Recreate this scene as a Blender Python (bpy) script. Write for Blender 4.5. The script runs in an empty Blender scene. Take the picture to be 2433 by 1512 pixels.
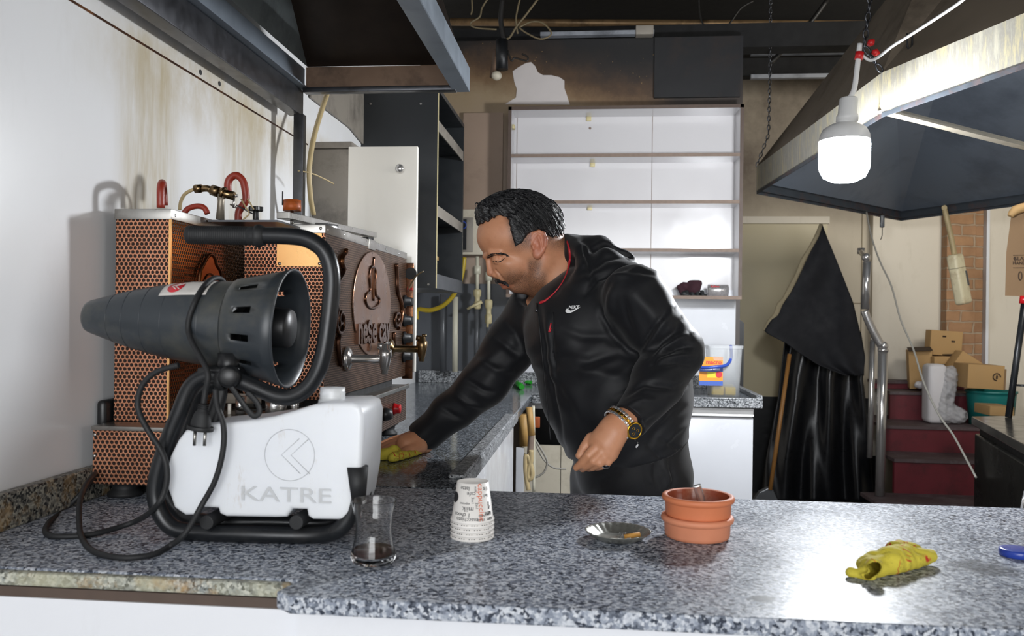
import bpy, bmesh, math, random
import numpy as np
from mathutils import Vector, Matrix
random.seed(7); np.random.seed(7)
SC = bpy.context.scene
COL = SC.collection

# ------------------------------------------------------------------ camera
FPX = 2000.0; CX, CY = 1216.5, 756.0
YAW = math.atan(194.0 / FPX); ROLL = 0.0125; CAMZ = 1.25
_F = Vector((-math.sin(YAW), math.cos(YAW), 0)); _R0 = Vector((math.cos(YAW), math.sin(YAW), 0)); _U0 = Vector((0, 0, 1))
_R = _R0 * math.cos(ROLL) + _U0 * math.sin(ROLL); _U = _U0 * math.cos(ROLL) - _R0 * math.sin(ROLL)
CAMPOS = Vector((0, 0, CAMZ))
cam_data = bpy.data.cameras.new('camera'); cam = bpy.data.objects.new('camera', cam_data); COL.objects.link(cam)
cam_data.sensor_fit = 'HORIZONTAL'; cam_data.sensor_width = 36.0; cam_data.lens = 36.0 * FPX / 2433.0
cam_data.clip_start = 0.05; cam_data.clip_end = 60
M = Matrix.Identity(4)
for i in range(3):
    M[i][0] = _R[i]; M[i][1] = _U[i]; M[i][2] = -_F[i]; M[i][3] = CAMPOS[i]
cam.matrix_world = M
cam_data.dof.use_dof = True; cam_data.dof.focus_distance = 2.0; cam_data.dof.aperture_fstop = 7.1
SC.camera = cam

def ray(px, py):
    return _F + _R * ((px - CX) / FPX) + _U * ((CY - py) / FPX)
def PY(px, py, Y):
    d = ray(px, py); return CAMPOS + d * (Y / d.y)
def PZ(px, py, Z):
    d = ray(px, py); return CAMPOS + d * ((Z - CAMZ) / d.z)
def PX(px, py, X):
    d = ray(px, py); return CAMPOS + d * (X / d.x)

# ------------------------------------------------------------------ light and exposure
SC.view_settings.view_transform = 'Standard'; SC.view_settings.look = 'None'
SC.view_settings.gamma = 1.0; SC.view_settings.use_curve_mapping = False
SC.view_settings.exposure = 0.0
w = bpy.data.worlds.new('world'); SC.world = w; w.use_nodes = True
bg = w.node_tree.nodes['Background']; bg.inputs[0].default_value = (1.0, 0.95, 0.88, 1); bg.inputs[1].default_value = 0.40

def area(name, loc, target, sx, sy, power, col):
    l = bpy.data.lights.new(name, 'AREA'); l.shape = 'RECTANGLE'; l.size = sx; l.size_y = sy; l.energy = power; l.color = col
    o = bpy.data.objects.new(name, l); COL.objects.link(o); o.location = loc
    o.rotation_euler = (Vector(target) - Vector(loc)).to_track_quat('-Z', 'Y').to_euler()
    return o
# daylight through the open shop front behind the camera
area('shopfront_daylight', (0.05, -2.5, 1.5), (0.05, 2.5, 1.2), 2.2, 1.8, 105, (0.96, 0.98, 1.0))
# weak fill lamp at the right, no window is built there
area('side_fill', (2.9, 0.4, 1.9), (-0.4, 1.9, 1.15), 1.2, 1.2, 8, (1.0, 0.98, 0.95))
# unseen fill lamp added to brighten the stairs and back-room wall
area('stair_fill', (2.4, 3.6, 2.45), (2.0, 6.0, 0.9), 1.0, 0.6, 60, (1.0, 0.96, 0.88))

# ------------------------------------------------------------------ node helpers
class G:
    def __init__(s, name):
        s.m = bpy.data.materials.new(name); s.m.use_nodes = True
        s.t = s.m.node_tree; s.n = s.t.nodes; s.l = s.t.links
        s.b = s.n['Principled BSDF']; s.out = s.n['Material Output']; s._tc = None
    def set(s, node, key, v):
        inp = node.inputs[key]
        if hasattr(v, 'is_linked') or isinstance(v, bpy.types.NodeSocket): s.l.new(v, inp)
        elif isinstance(v, (tuple, list)) and len(v) == 3 and inp.type == 'RGBA': inp.default_value = (*v, 1)
        else: inp.default_value = v
    def tc(s, which='Object'):
        if s._tc is None: s._tc = s.n.new('ShaderNodeTexCoord')
        return s._tc.outputs[which]
    def math(s, op, a, b=0.0, c=0.0, clamp=False):
        n = s.n.new('ShaderNodeMath'); n.operation = op; n.use_clamp = clamp
        s.set(n, 0, a); s.set(n, 1, b)
        if op in ('MULTIPLY_ADD', 'SMOOTH_MIN', 'WRAP'): s.set(n, 2, c)
        return n.outputs[0]
    def sep(s, v):
        n = s.n.new('ShaderNodeSeparateXYZ'); s.l.new(v, n.inputs[0]); return n.outputs
    def comb(s, x, y, z):
        n = s.n.new('ShaderNodeCombineXYZ'); s.set(n, 0, x); s.set(n, 1, y); s.set(n, 2, z); return n.outputs[0]
    def mapv(s, v, scale=(1, 1, 1), loc=(0, 0, 0), rot=(0, 0, 0)):
        n = s.n.new('ShaderNodeMapping'); s.l.new(v, n.inputs[0]); n.inputs['Scale'].default_value = scale
        n.inputs['Location'].default_value = loc; n.inputs['Rotation'].default_value = rot; return n.outputs[0]
    def noise(s, v, scale=5, detail=4, rough=.55, dist=0, out=0):
        n = s.n.new('ShaderNodeTexNoise'); s.l.new(v, n.inputs['Vector']); n.inputs['Scale'].default_value = scale
        n.inputs['Detail'].default_value = detail; n.inputs['Roughness'].default_value = rough; n.inputs['Distortion'].default_value = dist
        return n.outputs[out]
    def voro(s, v, scale=5, feat='F1', out='Distance', rnd=1):
        n = s.n.new('ShaderNodeTexVoronoi'); n.feature = feat; s.l.new(v, n.inputs['Vector']); n.inputs['Scale'].default_value = scale
        n.inputs['Randomness'].default_value = rnd; return n.outputs[out]
    def ramp(s, f, stops, interp='LINEAR'):
        n = s.n.new('ShaderNodeValToRGB'); s.l.new(f, n.inputs[0]); cr = n.color_ramp; cr.interpolation = interp
        while len(cr.elements) < len(stops): cr.elements.new(0.5)
        for e, (p, c) in zip(cr.elements, stops):
            e.position = p; e.color = (c, c, c, 1) if isinstance(c, (int, float)) else (*c, 1)
        return n.outputs[0]
    def mix(s, f, a, b, mode='MIX'):
        n = s.n.new('ShaderNodeMix'); n.data_type = 'RGBA'; n.blend_type = mode
        s.set(n, 0, f); s.set(n, 6, a); s.set(n, 7, b); return n.outputs[2]
    def mapr(s, v, a, b, c=0, d=1, smooth=False):
        n = s.n.new('ShaderNodeMapRange'); n.interpolation_type = 'SMOOTHSTEP' if smooth else 'LINEAR'
        s.set(n, 0, v); n.inputs[1].default_value = a; n.inputs[2].default_value = b; n.inputs[3].default_value = c; n.inputs[4].default_value = d
        return n.outputs[0]
    def bump(s, h, strength=.3, dist=.002, normal=None):
        n = s.n.new('ShaderNodeBump'); s.l.new(h, n.inputs['Height']); n.inputs['Strength'].default_value = strength; n.inputs['Distance'].default_value = dist
        if normal: s.l.new(normal, n.inputs['Normal'])
        return n.outputs[0]
    def fin(s, color=None, rough=None, metal=None, normal=None, **kw):
        for k, v in (('Base Color', color), ('Roughness', rough), ('Metallic', metal), ('Normal', normal)):
            if v is not None: s.set(s.b, k, v)
        for k, v in kw.items(): s.set(s.b, k.replace('_', ' '), v)
        return s.m

def hexc(h):
    h = h.lstrip('#'); r = [int(h[i:i+2], 16) / 255 for i in (0, 2, 4)]
    return tuple((c / 12.92 if c <= .04045 else ((c + .055) / 1.055) ** 2.4) for c in r)
def plain(name, col, rough=.5, metal=0.0, var=.12, nscale=18, bump=.12, bscale=90, dirt=None, dirtamt=.5, **kw):
    """one colour with slight mottling, optional dirt patches with a shape of their own"""
    if isinstance(col, str): col = hexc(col)
    g = G(name); v = g.tc()
    n = g.noise(v, nscale, 5)
    c = g.mix(n, tuple(x * (1 - var) for x in col), tuple(min(1, x * (1 + var)) for x in col))
    if dirt is not None:
        if isinstance(dirt, str): dirt = hexc(dirt)
        d = g.ramp(g.noise(v, nscale * .6, 6, .7), [(0.5, 0), (.72, dirtamt)])
        c = g.mix(d, c, dirt)
    r = g.mapr(g.noise(v, nscale * 2, 4), 0.3, .7, max(0, rough - .06), min(1, rough + .06))
    nm = g.bump(g.noise(v, bscale, 3), bump, .001) if bump else None
    return g.fin(c, r, metal, nm, **kw)

# ------------------------------------------------------------------ mesh helpers
class MB:
    def __init__(s): s.v = []; s.f = []; s.smooth = []
    def add(s, verts, faces, smooth=False):
        o = len(s.v); s.v += [tuple(x) for x in verts]; s.f += [tuple(i + o for i in f) for f in faces]; s.smooth += [smooth] * len(faces)
        return s
    def box(s, x0, x1, y0, y1, z0, z1, mat=None, bev=0.0):
        if x0 > x1: x0, x1 = x1, x0
        if y0 > y1: y0, y1 = y1, y0
        if z0 > z1: z0, z1 = z1, z0
        if bev <= 0:
            vs = [(x, y, z) for z in (z0, z1) for y in (y0, y1) for x in (x0, x1)]
            fs = [(0, 2, 3, 1), (4, 5, 7, 6), (0, 1, 5, 4), (2, 6, 7, 3), (0, 4, 6, 2), (1, 3, 7, 5)]
            sm = False
        else:
            bm = bmesh.new(); bmesh.ops.create_cube(bm, size=1)
            for v in bm.verts: v.co = Vector((x0 + (v.co.x + .5) * (x1 - x0), y0 + (v.co.y + .5) * (y1 - y0), z0 + (v.co.z + .5) * (z1 - z0)))
            bmesh.ops.bevel(bm, geom=bm.edges[:], offset=min(bev, .49 * min(x1 - x0, y1 - y0, z1 - z0)), segments=3, profile=.5, affect='EDGES')
            bm.verts.index_update(); vs = [v.co.copy() for v in bm.verts]; fs = [[v.index for v in f.verts] for f in bm.faces]; bm.free(); sm = True
        if mat is not None: vs = [mat @ Vector(v) for v in vs]
        return s.add(vs, fs, sm)
    def tube(s, pts, r, seg=12, smooth=4, cap=True, flat=1.0, closed=False):
        P = [Vector(p) for p in pts]
        rs = list(r) if isinstance(r, (list, tuple)) else [r] * len(P)
        if smooth > 1 and len(P) > 2:
            Q = []; RR = []; n = len(P)
            rng = n if closed else n - 1
            for i in range(rng):
                p1, p2 = P[i], P[(i + 1) % n]
                p0 = P[(i - 1) % n] if closed else P[max(i - 1, 0)]; p3 = P[(i + 2) % n] if closed else P[min(i + 2, n - 1)]
                for k in range(smooth):
                    t = k / smooth; t2 = t * t; t3 = t2 * t
                    Q.append(.5 * ((2 * p1) + (p2 - p0) * t + (2 * p0 - 5 * p1 + 4 * p2 - p3) * t2 + (3 * p1 - p0 - 3 * p2 + p3) * t3))
                    RR.append(rs[i] * (1 - t) + rs[(i + 1) % n] * t)
            if not closed: Q.append(P[-1]); RR.append(rs[-1])
            P, rs = Q, RR
        n = len(P); T = []
        for i in range(n):
            a = P[(i - 1) % n] if closed else P[max(i - 1, 0)]; b = P[(i + 1) % n] if closed else P[min(i + 1, n - 1)]
            d = (b - a); T.append(d.normalized() if d.length > 1e-9 else Vector((0, 0, 1)))
        up = Vector((0, 0, 1)) if abs(T[0].z) < .9 else Vector((1, 0, 0))
        N = (up - T[0] * up.dot(T[0])).normalized(); vs = []; fs = []
        for i in range(n):
            if i: 
                N = N - T[i] * N.dot(T[i])
                N = N.normalized() if N.length > 1e-6 else T[i].orthogonal().normalized()
            B = T[i].cross(N)
            for k in range(seg):
                a = 2 * math.pi * k / seg
                vs.append(P[i] + (N * math.cos(a) + B * math.sin(a) * flat) * rs[i])
        for i in range(n if closed else n - 1):
            j = (i + 1) % n
            for k in range(seg):
                k2 = (k + 1) % seg; fs.append((i * seg + k, i * seg + k2, j * seg + k2, j * seg + k))
        s.add(vs, fs, True)
        if cap and not closed:
            o = len(s.v) - len(vs)
            s.f.append(tuple(o + k for k in range(seg))[::-1]); s.smooth.append(False)
            s.f.append(tuple(o + (n - 1) * seg + k for k in range(seg))); s.smooth.append(False)
        return s
    def lathe(s, prof, center=(0, 0, 0), axis=(0, 0, 1), seg=40, cap0=False, cap1=False, sharp=False, skip=None, closed=False):
        """prof: list of (radius, height)"""
        A = Vector(axis).normalized(); N = A.orthogonal().normalized()
        if abs(A.z) > .99: N = Vector((1, 0, 0))
        B = A.cross(N); C = Vector(center); vs = []; fs = []
        for r, h in prof:
            for k in range(seg):
                a = 2 * math.pi * k / seg; vs.append(C + A * h + (N * math.cos(a) + B * math.sin(a)) * r)
        m = len(prof)
        for i in range(m if closed else m - 1):
            j = (i + 1) % m
            for k in range(seg):
                if skip and skip(i, k): continue
                k2 = (k + 1) % seg; fs.append((i * seg + k, i * seg + k2, j * seg + k2, j * seg + k))
        s.add(vs, fs, not sharp); o = len(s.v) - len(vs)
        if cap0: s.f.append(tuple(o + k for k in range(seg))[::-1]); s.smooth.append(False)
        if cap1: s.f.append(tuple(o + (m - 1) * seg + k for k in range(seg))); s.smooth.append(False)
        return s
    def cyl(s, a, b, r, seg=20, r2=None):
        a = Vector(a); b = Vector(b); return s.lathe([(r, 0), (r if r2 is None else r2, (b - a).length)], a, b - a, seg, True, True)
    def prism(s, poly, origin, ux, uy, thick):
        """polygon in plane (origin,ux,uy), extruded by vector thick"""
        O = Vector(origin); ux = Vector(ux); uy = Vector(uy); t = Vector(thick); n = len(poly)
        vs = [O + ux * p[0] + uy * p[1] for p in poly]; vs += [v + t for v in vs]
        fs = [tuple(range(n))[::-1], tuple(range(n, 2 * n))] + [(i, (i + 1) % n, n + (i + 1) % n, n + i) for i in range(n)]
        return s.add(vs, fs)
    def pts(s, P3, thick):
        n = len(P3); t = Vector(thick); vs = [Vector(p) for p in P3]; vs += [v + t for v in vs]
        fs = [tuple(range(n))[::-1], tuple(range(n, 2 * n))] + [(i, (i + 1) % n, n + (i + 1) % n, n + i) for i in range(n)]
        return s.add(vs, fs)
    def sphere(s, c, r, sc=(1, 1, 1), seg=20, rings=12, mat=None):
        C = Vector(c); vs = []; fs = []
        for i in range(rings + 1):
            th = math.pi * i / rings
            for k in range(seg):
                a = 2 * math.pi * k / seg
                v = Vector((math.sin(th) * math.cos(a) * sc[0], math.sin(th) * math.sin(a) * sc[1], math.cos(th) * sc[2])) * r
                if mat is not None: v = mat @ v
                vs.append(C + v)
        for i in range(rings):
            for k in range(seg):
                k2 = (k + 1) % seg; fs.append((i * seg + k, (i + 1) * seg + k, (i + 1) * seg + k2, i * seg + k2))
        return s.add(vs, fs, True)
    def xf(s, f): s.v = [tuple(f(Vector(v))) for v in s.v]; return s

def wloc(o):
    p = Vector((0, 0, 0))
    while o is not None: p = p + Vector(o.location); o = o.parent
    return p
def tag(o, label=None, cat=None, group=None, kind=None):
    if label: o['label'] = label
    if cat: o['category'] = cat
    if group: o['group'] = group
    if kind: o['kind'] = kind
    return o
def thing(name, loc, label, cat, group=None):
    o = bpy.data.objects.new(name, None); o.empty_display_size = .05; COL.objects.link(o); o.location = loc
    return tag(o, label, cat, group)
def ob(name, mb, mat, parent=None, label=None, cat=None, group=None, kind=None, uv=True, merge=1e-6, norm=True, bevel=0, sub=0, solid=0):
    """world-space mesh builder -> one object; origin at base centre (top level) or at its parent's origin"""
    me = bpy.data.meshes.new(name)
    V = [Vector(v) for v in mb.v]
    if parent is not None: org = wloc(parent)
    else:
        xs = [v.x for v in V]; ys = [v.y for v in V]; zs = [v.z for v in V]
        org = Vector(((min(xs) + max(xs)) / 2, (min(ys) + max(ys)) / 2, min(zs)))
    me.from_pydata([v - org for v in V], [], mb.f); me.update()
    for p, sm in zip(me.polygons, mb.smooth): p.use_smooth = sm
    if norm or merge:
        bm = bmesh.new(); bm.from_mesh(me)
        if merge: bmesh.ops.remove_doubles(bm, verts=bm.verts, dist=merge)
        if norm: bmesh.ops.recalc_face_normals(bm, faces=bm.faces)
        bm.to_mesh(me); bm.free()
    if uv:
        u = me.uv_layers.new(name='UVMap').data
        for p in me.polygons:
            nx, ny, nz = (abs(c) for c in p.normal)
            for li in p.loop_indices:
                c = me.vertices[me.loops[li].vertex_index].co + org
                u[li].uv = (c.x, c.y) if nz >= nx and nz >= ny else ((c.y, c.z) if nx >= ny else (c.x, c.z))
    o = bpy.data.objects.new(name, me); COL.objects.link(o)
    for m in (mat if isinstance(mat, (list, tuple)) else [mat]): me.materials.append(m)
    if parent is not None: o.parent = parent
    else: o.location = org
    if bevel:
        md = o.modifiers.new('bevel', 'BEVEL'); md.width = bevel; md.segments = 2; md.limit_method = 'ANGLE'; md.angle_limit = math.radians(40)
    if solid:
        md = o.modifiers.new('solid', 'SOLIDIFY'); md.thickness = solid; md.offset = 0
    if sub:
        md = o.modifiers.new('sub', 'SUBSURF'); md.levels = sub; md.render_levels = sub
    return tag(o, label, cat, group, kind)
def text_mb(s, size=.02, depth=.001, bold=0.0, align='CENTER'):
    c = bpy.data.curves.new('t', 'FONT'); c.body = s; c.size = size; c.extrude = depth / 2; c.offset = bold; c.align_x = align; c.align_y = 'CENTER'; c.resolution_u = 3
    o = bpy.data.objects.new('t', c); COL.objects.link(o)
    bpy.context.view_layer.update(); dg = bpy.context.evaluated_depsgraph_get()
    me = bpy.data.meshes.new_from_object(o.evaluated_get(dg)); mb = MB()
    mb.add([v.co.copy() for v in me.vertices], [tuple(p.vertices) for p in me.polygons])
    bpy.data.objects.remove(o); bpy.data.curves.remove(c); bpy.data.meshes.remove(me); return mb
def text_on(mb, s, O, ux, uy, size, depth=.001, bold=0.0, wrap=None):
    t = text_mb(s, size, depth, bold); O = Vector(O); ux = Vector(ux).normalized(); uy = Vector(uy).normalized(); n = ux.cross(uy)
    if wrap: t.xf(wrap)
    else: t.xf(lambda v: O + ux * v.x + uy * v.y + n * v.z)
    return mb.add(t.v, t.f)

# ------------------------------------------------------------------ signed-distance sculpting
def surfnet(f, lo, hi, h):
    lo = np.array(lo, np.float32); n = np.ceil((np.array(hi) - lo) / h).astype(int) + 1
    ax = [lo[i] + h * np.arange(n[i], dtype=np.float32) for i in range(3)]
    X, Y, Z = np.meshgrid(*ax, indexing='ij', sparse=False)
    D = f(X, Y, Z).astype(np.float32); S = D < 0
    nx, ny, nz = D.shape; c = (nx - 1, ny - 1, nz - 1)
    acc = np.zeros(c + (3,), np.float32); cnt = np.zeros(c, np.float32)
    corners = [(i, j, k) for i in (0, 1) for j in (0, 1) for k in (0, 1)]
    for a in corners:
        for axis in range(3):
            if a[axis]: continue
            b = list(a); b[axis] = 1
            sa = tuple(slice(a[i], a[i] + c[i]) for i in range(3)); sb = tuple(slice(b[i], b[i] + c[i]) for i in range(3))
            m = S[sa] != S[sb]; da = D[sa][m]; db = D[sb][m]; t = da / (da - db + 1e-12)
            for i in range(3):
                acc[..., i][m] += a[i] + (t if i == axis else 0)
            cnt[m] += 1
    act = cnt > 0; idx = -np.ones(c, np.int64); ii = np.argwhere(act); idx[act] = np.arange(len(ii))
    V = (ii + acc[act] / cnt[act][:, None]) * h + lo
    F = []
    for axis in range(3):
        u, v = [(1, 2), (2, 0), (0, 1)][axis]
        sl = [slice(1, -1)] * 3; sl[axis] = slice(0, -1); sl2 = list(sl); sl2[axis] = slice(1, None)
        A = S[tuple(sl)]; B = S[tuple(sl2)]
        for flip, mask in ((False, A & ~B), (True, ~A & B)):
            p = np.argwhere(mask)
            if not len(p): continue
            off = np.ones(3, int); off[axis] = 0; p = p + off
            q = []
            for du, dv in ((-1, -1), (0, -1), (0, 0), (-1, 0)):
                r = p.copy(); r[:, u] += du; r[:, v] += dv; q.append(idx[r[:, 0], r[:, 1], r[:, 2]])
            q = np.stack(q, 1)
            if flip: q = q[:, ::-1]
            F.append(q[(q >= 0).all(1)])
    F = np.concatenate(F); return V, F
def smin(a, b, k):
    h = np.clip(.5 + .5 * (b - a) / k, 0, 1); return b + (a - b) * h - k * h * (1 - h)
def smax(a, b, k): return -smin(-a, -b, k)
def s_sph(c, r, sc=(1, 1, 1)):
    c = list(c)
    def f(X, Y, Z):
        return (np.sqrt(((X - c[0]) / sc[0]) ** 2 + ((Y - c[1]) / sc[1]) ** 2 + ((Z - c[2]) / sc[2]) ** 2) - r) * min(sc)
    return f
def s_cap(a, b, ra, rb, sy=1.0):
    """round cone; sy stretches depth"""
    a = np.array([a[0], a[1], a[2]], float); b = np.array([b[0], b[1], b[2]], float)
    my = (a[1] + b[1]) / 2
    def f(X, Y, Z):
        Yq = my + (Y - my) / sy
        ab = b - a; ab = ab.copy(); ab[1] /= sy; a1 = my + (a[1] - my) / sy
        px, py, pz = X - a[0], Yq - a1, Z - a[2]
        t = np.clip((px * ab[0] + py * ab[1] + pz * ab[2]) / (ab @ ab + 1e-12), 0, 1)
        return (np.sqrt((px - t * ab[0]) ** 2 + (py - t * ab[1]) ** 2 + (pz - t * ab[2]) ** 2) - (ra + (rb - ra) * t)) * min(1, sy)
    return f
def s_chain(pts, rs):
    fs = [s_cap(pts[i], pts[i + 1], rs[i], rs[i + 1]) for i in range(len(pts) - 1)]
    def f(X, Y, Z):
        d = fs[0](X, Y, Z)
        for g in fs[1:]: d = np.minimum(d, g(X, Y, Z))
        return d
    return f
def blend(items):
    """items: (op, f, k) op in + - """
    def f(X, Y, Z):
        d = None
        for op, g, k in items:
            q = g(X, Y, Z)
            if d is None: d = q
            elif op == '+': d = smin(d, q, k)
            elif op == '-': d = smax(d, -q, k)
            elif op == '&': d = smax(d, q, k)
        return d
    return f
def net_mb(f, lo, hi, h, relax=1):
    V, F = surfnet(f, lo, hi, h)
    for _ in range(relax):
        acc = np.zeros_like(V); cnt = np.zeros(len(V))
        for i in range(4):
            a = F[:, i]; b = F[:, (i + 1) % 4]
            np.add.at(acc, a, V[b]); np.add.at(cnt, a, 1); np.add.at(acc, b, V[a]); np.add.at(cnt, b, 1)
        V = V * .5 + acc / np.maximum(cnt, 1)[:, None] * .5
    mb = MB(); mb.v = [tuple(v) for v in V.tolist()]; mb.f = [tuple(q) for q in F.tolist()]; mb.smooth = [True] * len(F); return mb
# ------------------------------------------------------------------ materials
def granite(name, dark='#343a46', mid='#8f97a5', light='#d2d6dc', scale=250, warm=0.0, rough=.34, worn=0.0, spots=None, wet=None):
    g = G(name); v = g.tc('Object')
    vs = g.mapv(v, (1, 1, 1))
    nz = g.noise(vs, scale * .9, 3, .6, 0, 1)
    vd = g.n.new('ShaderNodeVectorMath'); vd.operation = 'MULTIPLY_ADD'; g.l.new(nz, vd.inputs[0]); vd.inputs[1].default_value = (.006,) * 3; g.l.new(vs, vd.inputs[2])
    c1 = g.sep(g.voro(vd.outputs[0], scale, out='Color'))[0]
    c2 = g.noise(vs, scale * .35, 5, .7)
    f = g.math('ADD', g.math('MULTIPLY', c1, .62), g.math('MULTIPLY', c2, .5))
    col = g.ramp(f, [(.30, hexc(dark)), (.42, tuple(.45 * a + .55 * b for a, b in zip(hexc(dark), hexc(mid)))), (.55, hexc(mid)), (.72, hexc(light)), (.86, hexc(mid))])
    if warm: 
        wn = g.ramp(g.noise(vs, 22, 5, .7), [(.52, 0), (.66, warm)])
        col = g.mix(wn, col, hexc('#a8895c'))
    if worn:
        wn = g.ramp(g.noise(vs, 12, 5, .65), [(.35, 0), (.6, worn)])
        col = g.mix(wn, col, hexc('#b5b39a'))
    if spots:
        for (sx, sy, rr, cc, amt) in spots:      # dried stains, world position on the slab
            p = g.sep(g.n_geo()); dx = g.math('SUBTRACT', p[0], sx); dy = g.math('SUBTRACT', p[1], sy)
            d = g.math('SQRT', g.math('ADD', g.math('MULTIPLY', dx, dx), g.math('MULTIPLY', dy, dy)))
            d = g.math('ADD', d, g.math('MULTIPLY', g.math('SUBTRACT', g.noise(vs, 45, 5, .7), .5), rr * 1.7))
            col = g.mix(g.mapr(d, rr * .55, rr, amt, 0), col, hexc(cc))
    r = g.mapr(g.noise(vs, 9, 5, .6), .3, .7, max(.03, rough - .06), rough + .1)
    return g.fin(col, r, 0, g.bump(g.noise(vs, 260, 2), .05, .0006), Specular_IOR_Level=.17)
def _geo(self):
    if not hasattr(self, '_g'): self._g = self.n.new('ShaderNodeNewGeometry')
    return self._g.outputs['Position']
G.n_geo = _geo

def hexmetal(name, base, pit, s=.011, rough=.33, edge='#3a1c10', rad=.31, stain='#5a3020', metal=1.0, bumpd=.004):
    """embossed sheet: hexagonally packed dimples, with patina"""
    g = G(name); uv = g.tc('UV')
    def rowd(off):
        p = g.sep(g.mapv(uv, (1, 1, 1), off))
        x = g.math('SUBTRACT', g.math('FLOORED_MODULO', p[0], s), s / 2); y = g.math('SUBTRACT', g.math('FLOORED_MODULO', p[1], s * 1.732), s * .866)
        return g.math('SQRT', g.math('ADD', g.math('MULTIPLY', x, x), g.math('MULTIPLY', y, y)))
    d = g.math('MINIMUM', rowd((0, 0, 0)), rowd((s / 2, s * .866, 0)))
    d = g.math('DIVIDE', d, s)
    v = g.tc('Object'); pat = g.noise(v, 14, 6, .65)
    col = g.mix(g.ramp(pat, [(.3, 0), (.75, 1)]), hexc(base), hexc(stain))
    pc = g.mapr(d, rad - .05, rad + .02, 1, 0, True)
    col = g.mix(pc, col, hexc(pit))
    ring = g.math('MULTIPLY', g.mapr(d, rad - .02, rad + .05, 0, 1), g.mapr(d, rad + .05, rad + .13, 1, 0))
    col = g.mix(g.math('MULTIPLY', ring, .35), col, tuple(min(1, c * 1.5) for c in hexc(base)))
    h = g.mapr(d, rad - .12, rad + .1, 0, 1, True)
    return g.fin(col, g.mapr(pc, 0, 1, rough, .5), g.mapr(pc, 0, 1, metal, .3), g.bump(h, .8, bumpd))

def wallpaint(name, base, stain=None, streaks=(), rough=.35, dirt=.25, extra=None):
    g = G(name); v = g.tc('Object'); P = g.n_geo(); p = g.sep(P)
    col = g.mix(g.noise(v, 2.5, 5), tuple(c * .93 for c in hexc(base)), hexc(base))
    if stain:
        for (y0, y1, z0, z1, amt) in streaks:
            m = g.math('MULTIPLY', g.mapr(p[1], y0 - .05, y0 + .05, 0, 1, True), g.mapr(p[1], y1 - .05, y1 + .05, 1, 0, True))
            m = g.math('MULTIPLY', m, g.math('MULTIPLY', g.mapr(p[2], z0 - .05, z0 + .15, 0, 1, True), g.mapr(p[2], z1 - .03, z1 + .03, 1, 0, True)))
            st = g.ramp(g.noise(g.mapv(P, (1, 14, 1.6)), 3, 6, .65), [(.3, .2), (.7, 1)])
            col = g.mix(g.math('MULTIPLY', m, g.math('MULTIPLY', st, amt)), col, hexc(stain))
    d = g.ramp(g.noise(g.mapv(P, (3, 3, .8)), 4, 7, .75), [(.55, 0), (.8, dirt)])
    col = g.mix(d, col, hexc('#8d8369'))
    if extra: col = extra(g, p, P, col)
    return g.fin(col, rough, 0, g.bump(g.noise(v, 30, 4), .08, .002))

def _sp(px, py, Z=.922): q = PZ(px, py, Z); return q.x, q.y
MAT = {}
MAT['granite'] = granite('granite_front', spots=[(*_sp(1812, 1420), .018, '#0e1116', .9), (*_sp(2330, 1345), .05, '#23272d', .7)])
MAT['granite_in'] = granite('granite_inner', dark='#14171b', mid='#565b61', light='#9aa0a6', rough=.09)
MAT['granite_edge'] = granite('granite_edge_worn', dark='#2a3138', mid='#8d9290', light='#c9cac2', warm=.8, worn=.75, rough=.5)
MAT['granite_splash'] = granite('granite_backsplash', dark='#1d2024', mid='#6e6c66', light='#a9a698', warm=.55, rough=.3)
MAT['granite_grey'] = granite('granite_grey', dark='#24272b', mid='#75787b', light='#b4b6b8', rough=.35)
MAT['white_lam'] = plain('white_laminate', '#cfd1d6', .22, 0, .03, 6, .02, 60)
def _drips(g, p, P, col):
    d = g.ramp(g.noise(g.mapv(P, (16, 16, 2.0)), 2.2, 7, .8), [(.68, 0), (.78, .6)])
    col = g.mix(d, col, hexc('#6f5a45'))
    q = g.ramp(g.voro(g.mapv(P, (1, 1, 1)), 9), [(.02, 1), (.045, 0)])
    return g.mix(q, col, hexc('#5a3a35'))
MAT['front_panel'] = wallpaint('front_panel_white', '#e9ebf0', extra=_drips, dirt=.1)
def _leftwall(g, p, P, col):
    # tan grease along the top band and pipe-smoke stain
    m = g.math('MULTIPLY', g.mapr(p[2], 1.60, 1.76, 0, 1, True), g.mapr(p[2], 1.80, 1.86, 1, .15, True))
    st = g.ramp(g.noise(g.mapv(P, (1, 5, 3)), 3, 6, .7), [(.3, .15), (.7, .8)])
    m = g.math('MULTIPLY', m, g.mapr(p[1], 1.2, 1.8, 0, .9, True))
    return g.mix(g.math('MULTIPLY', m, st), col, hexc('#b09c6c'))
MAT['left_wall'] = wallpaint('left_wall_gloss', '#eeeff1', '#b3a276', [(1.52, 1.72, 1.30, 1.80, .8), (1.95, 2.2, 1.30, 1.80, .7)], rough=.3, dirt=.08, extra=_leftwall)
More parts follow.
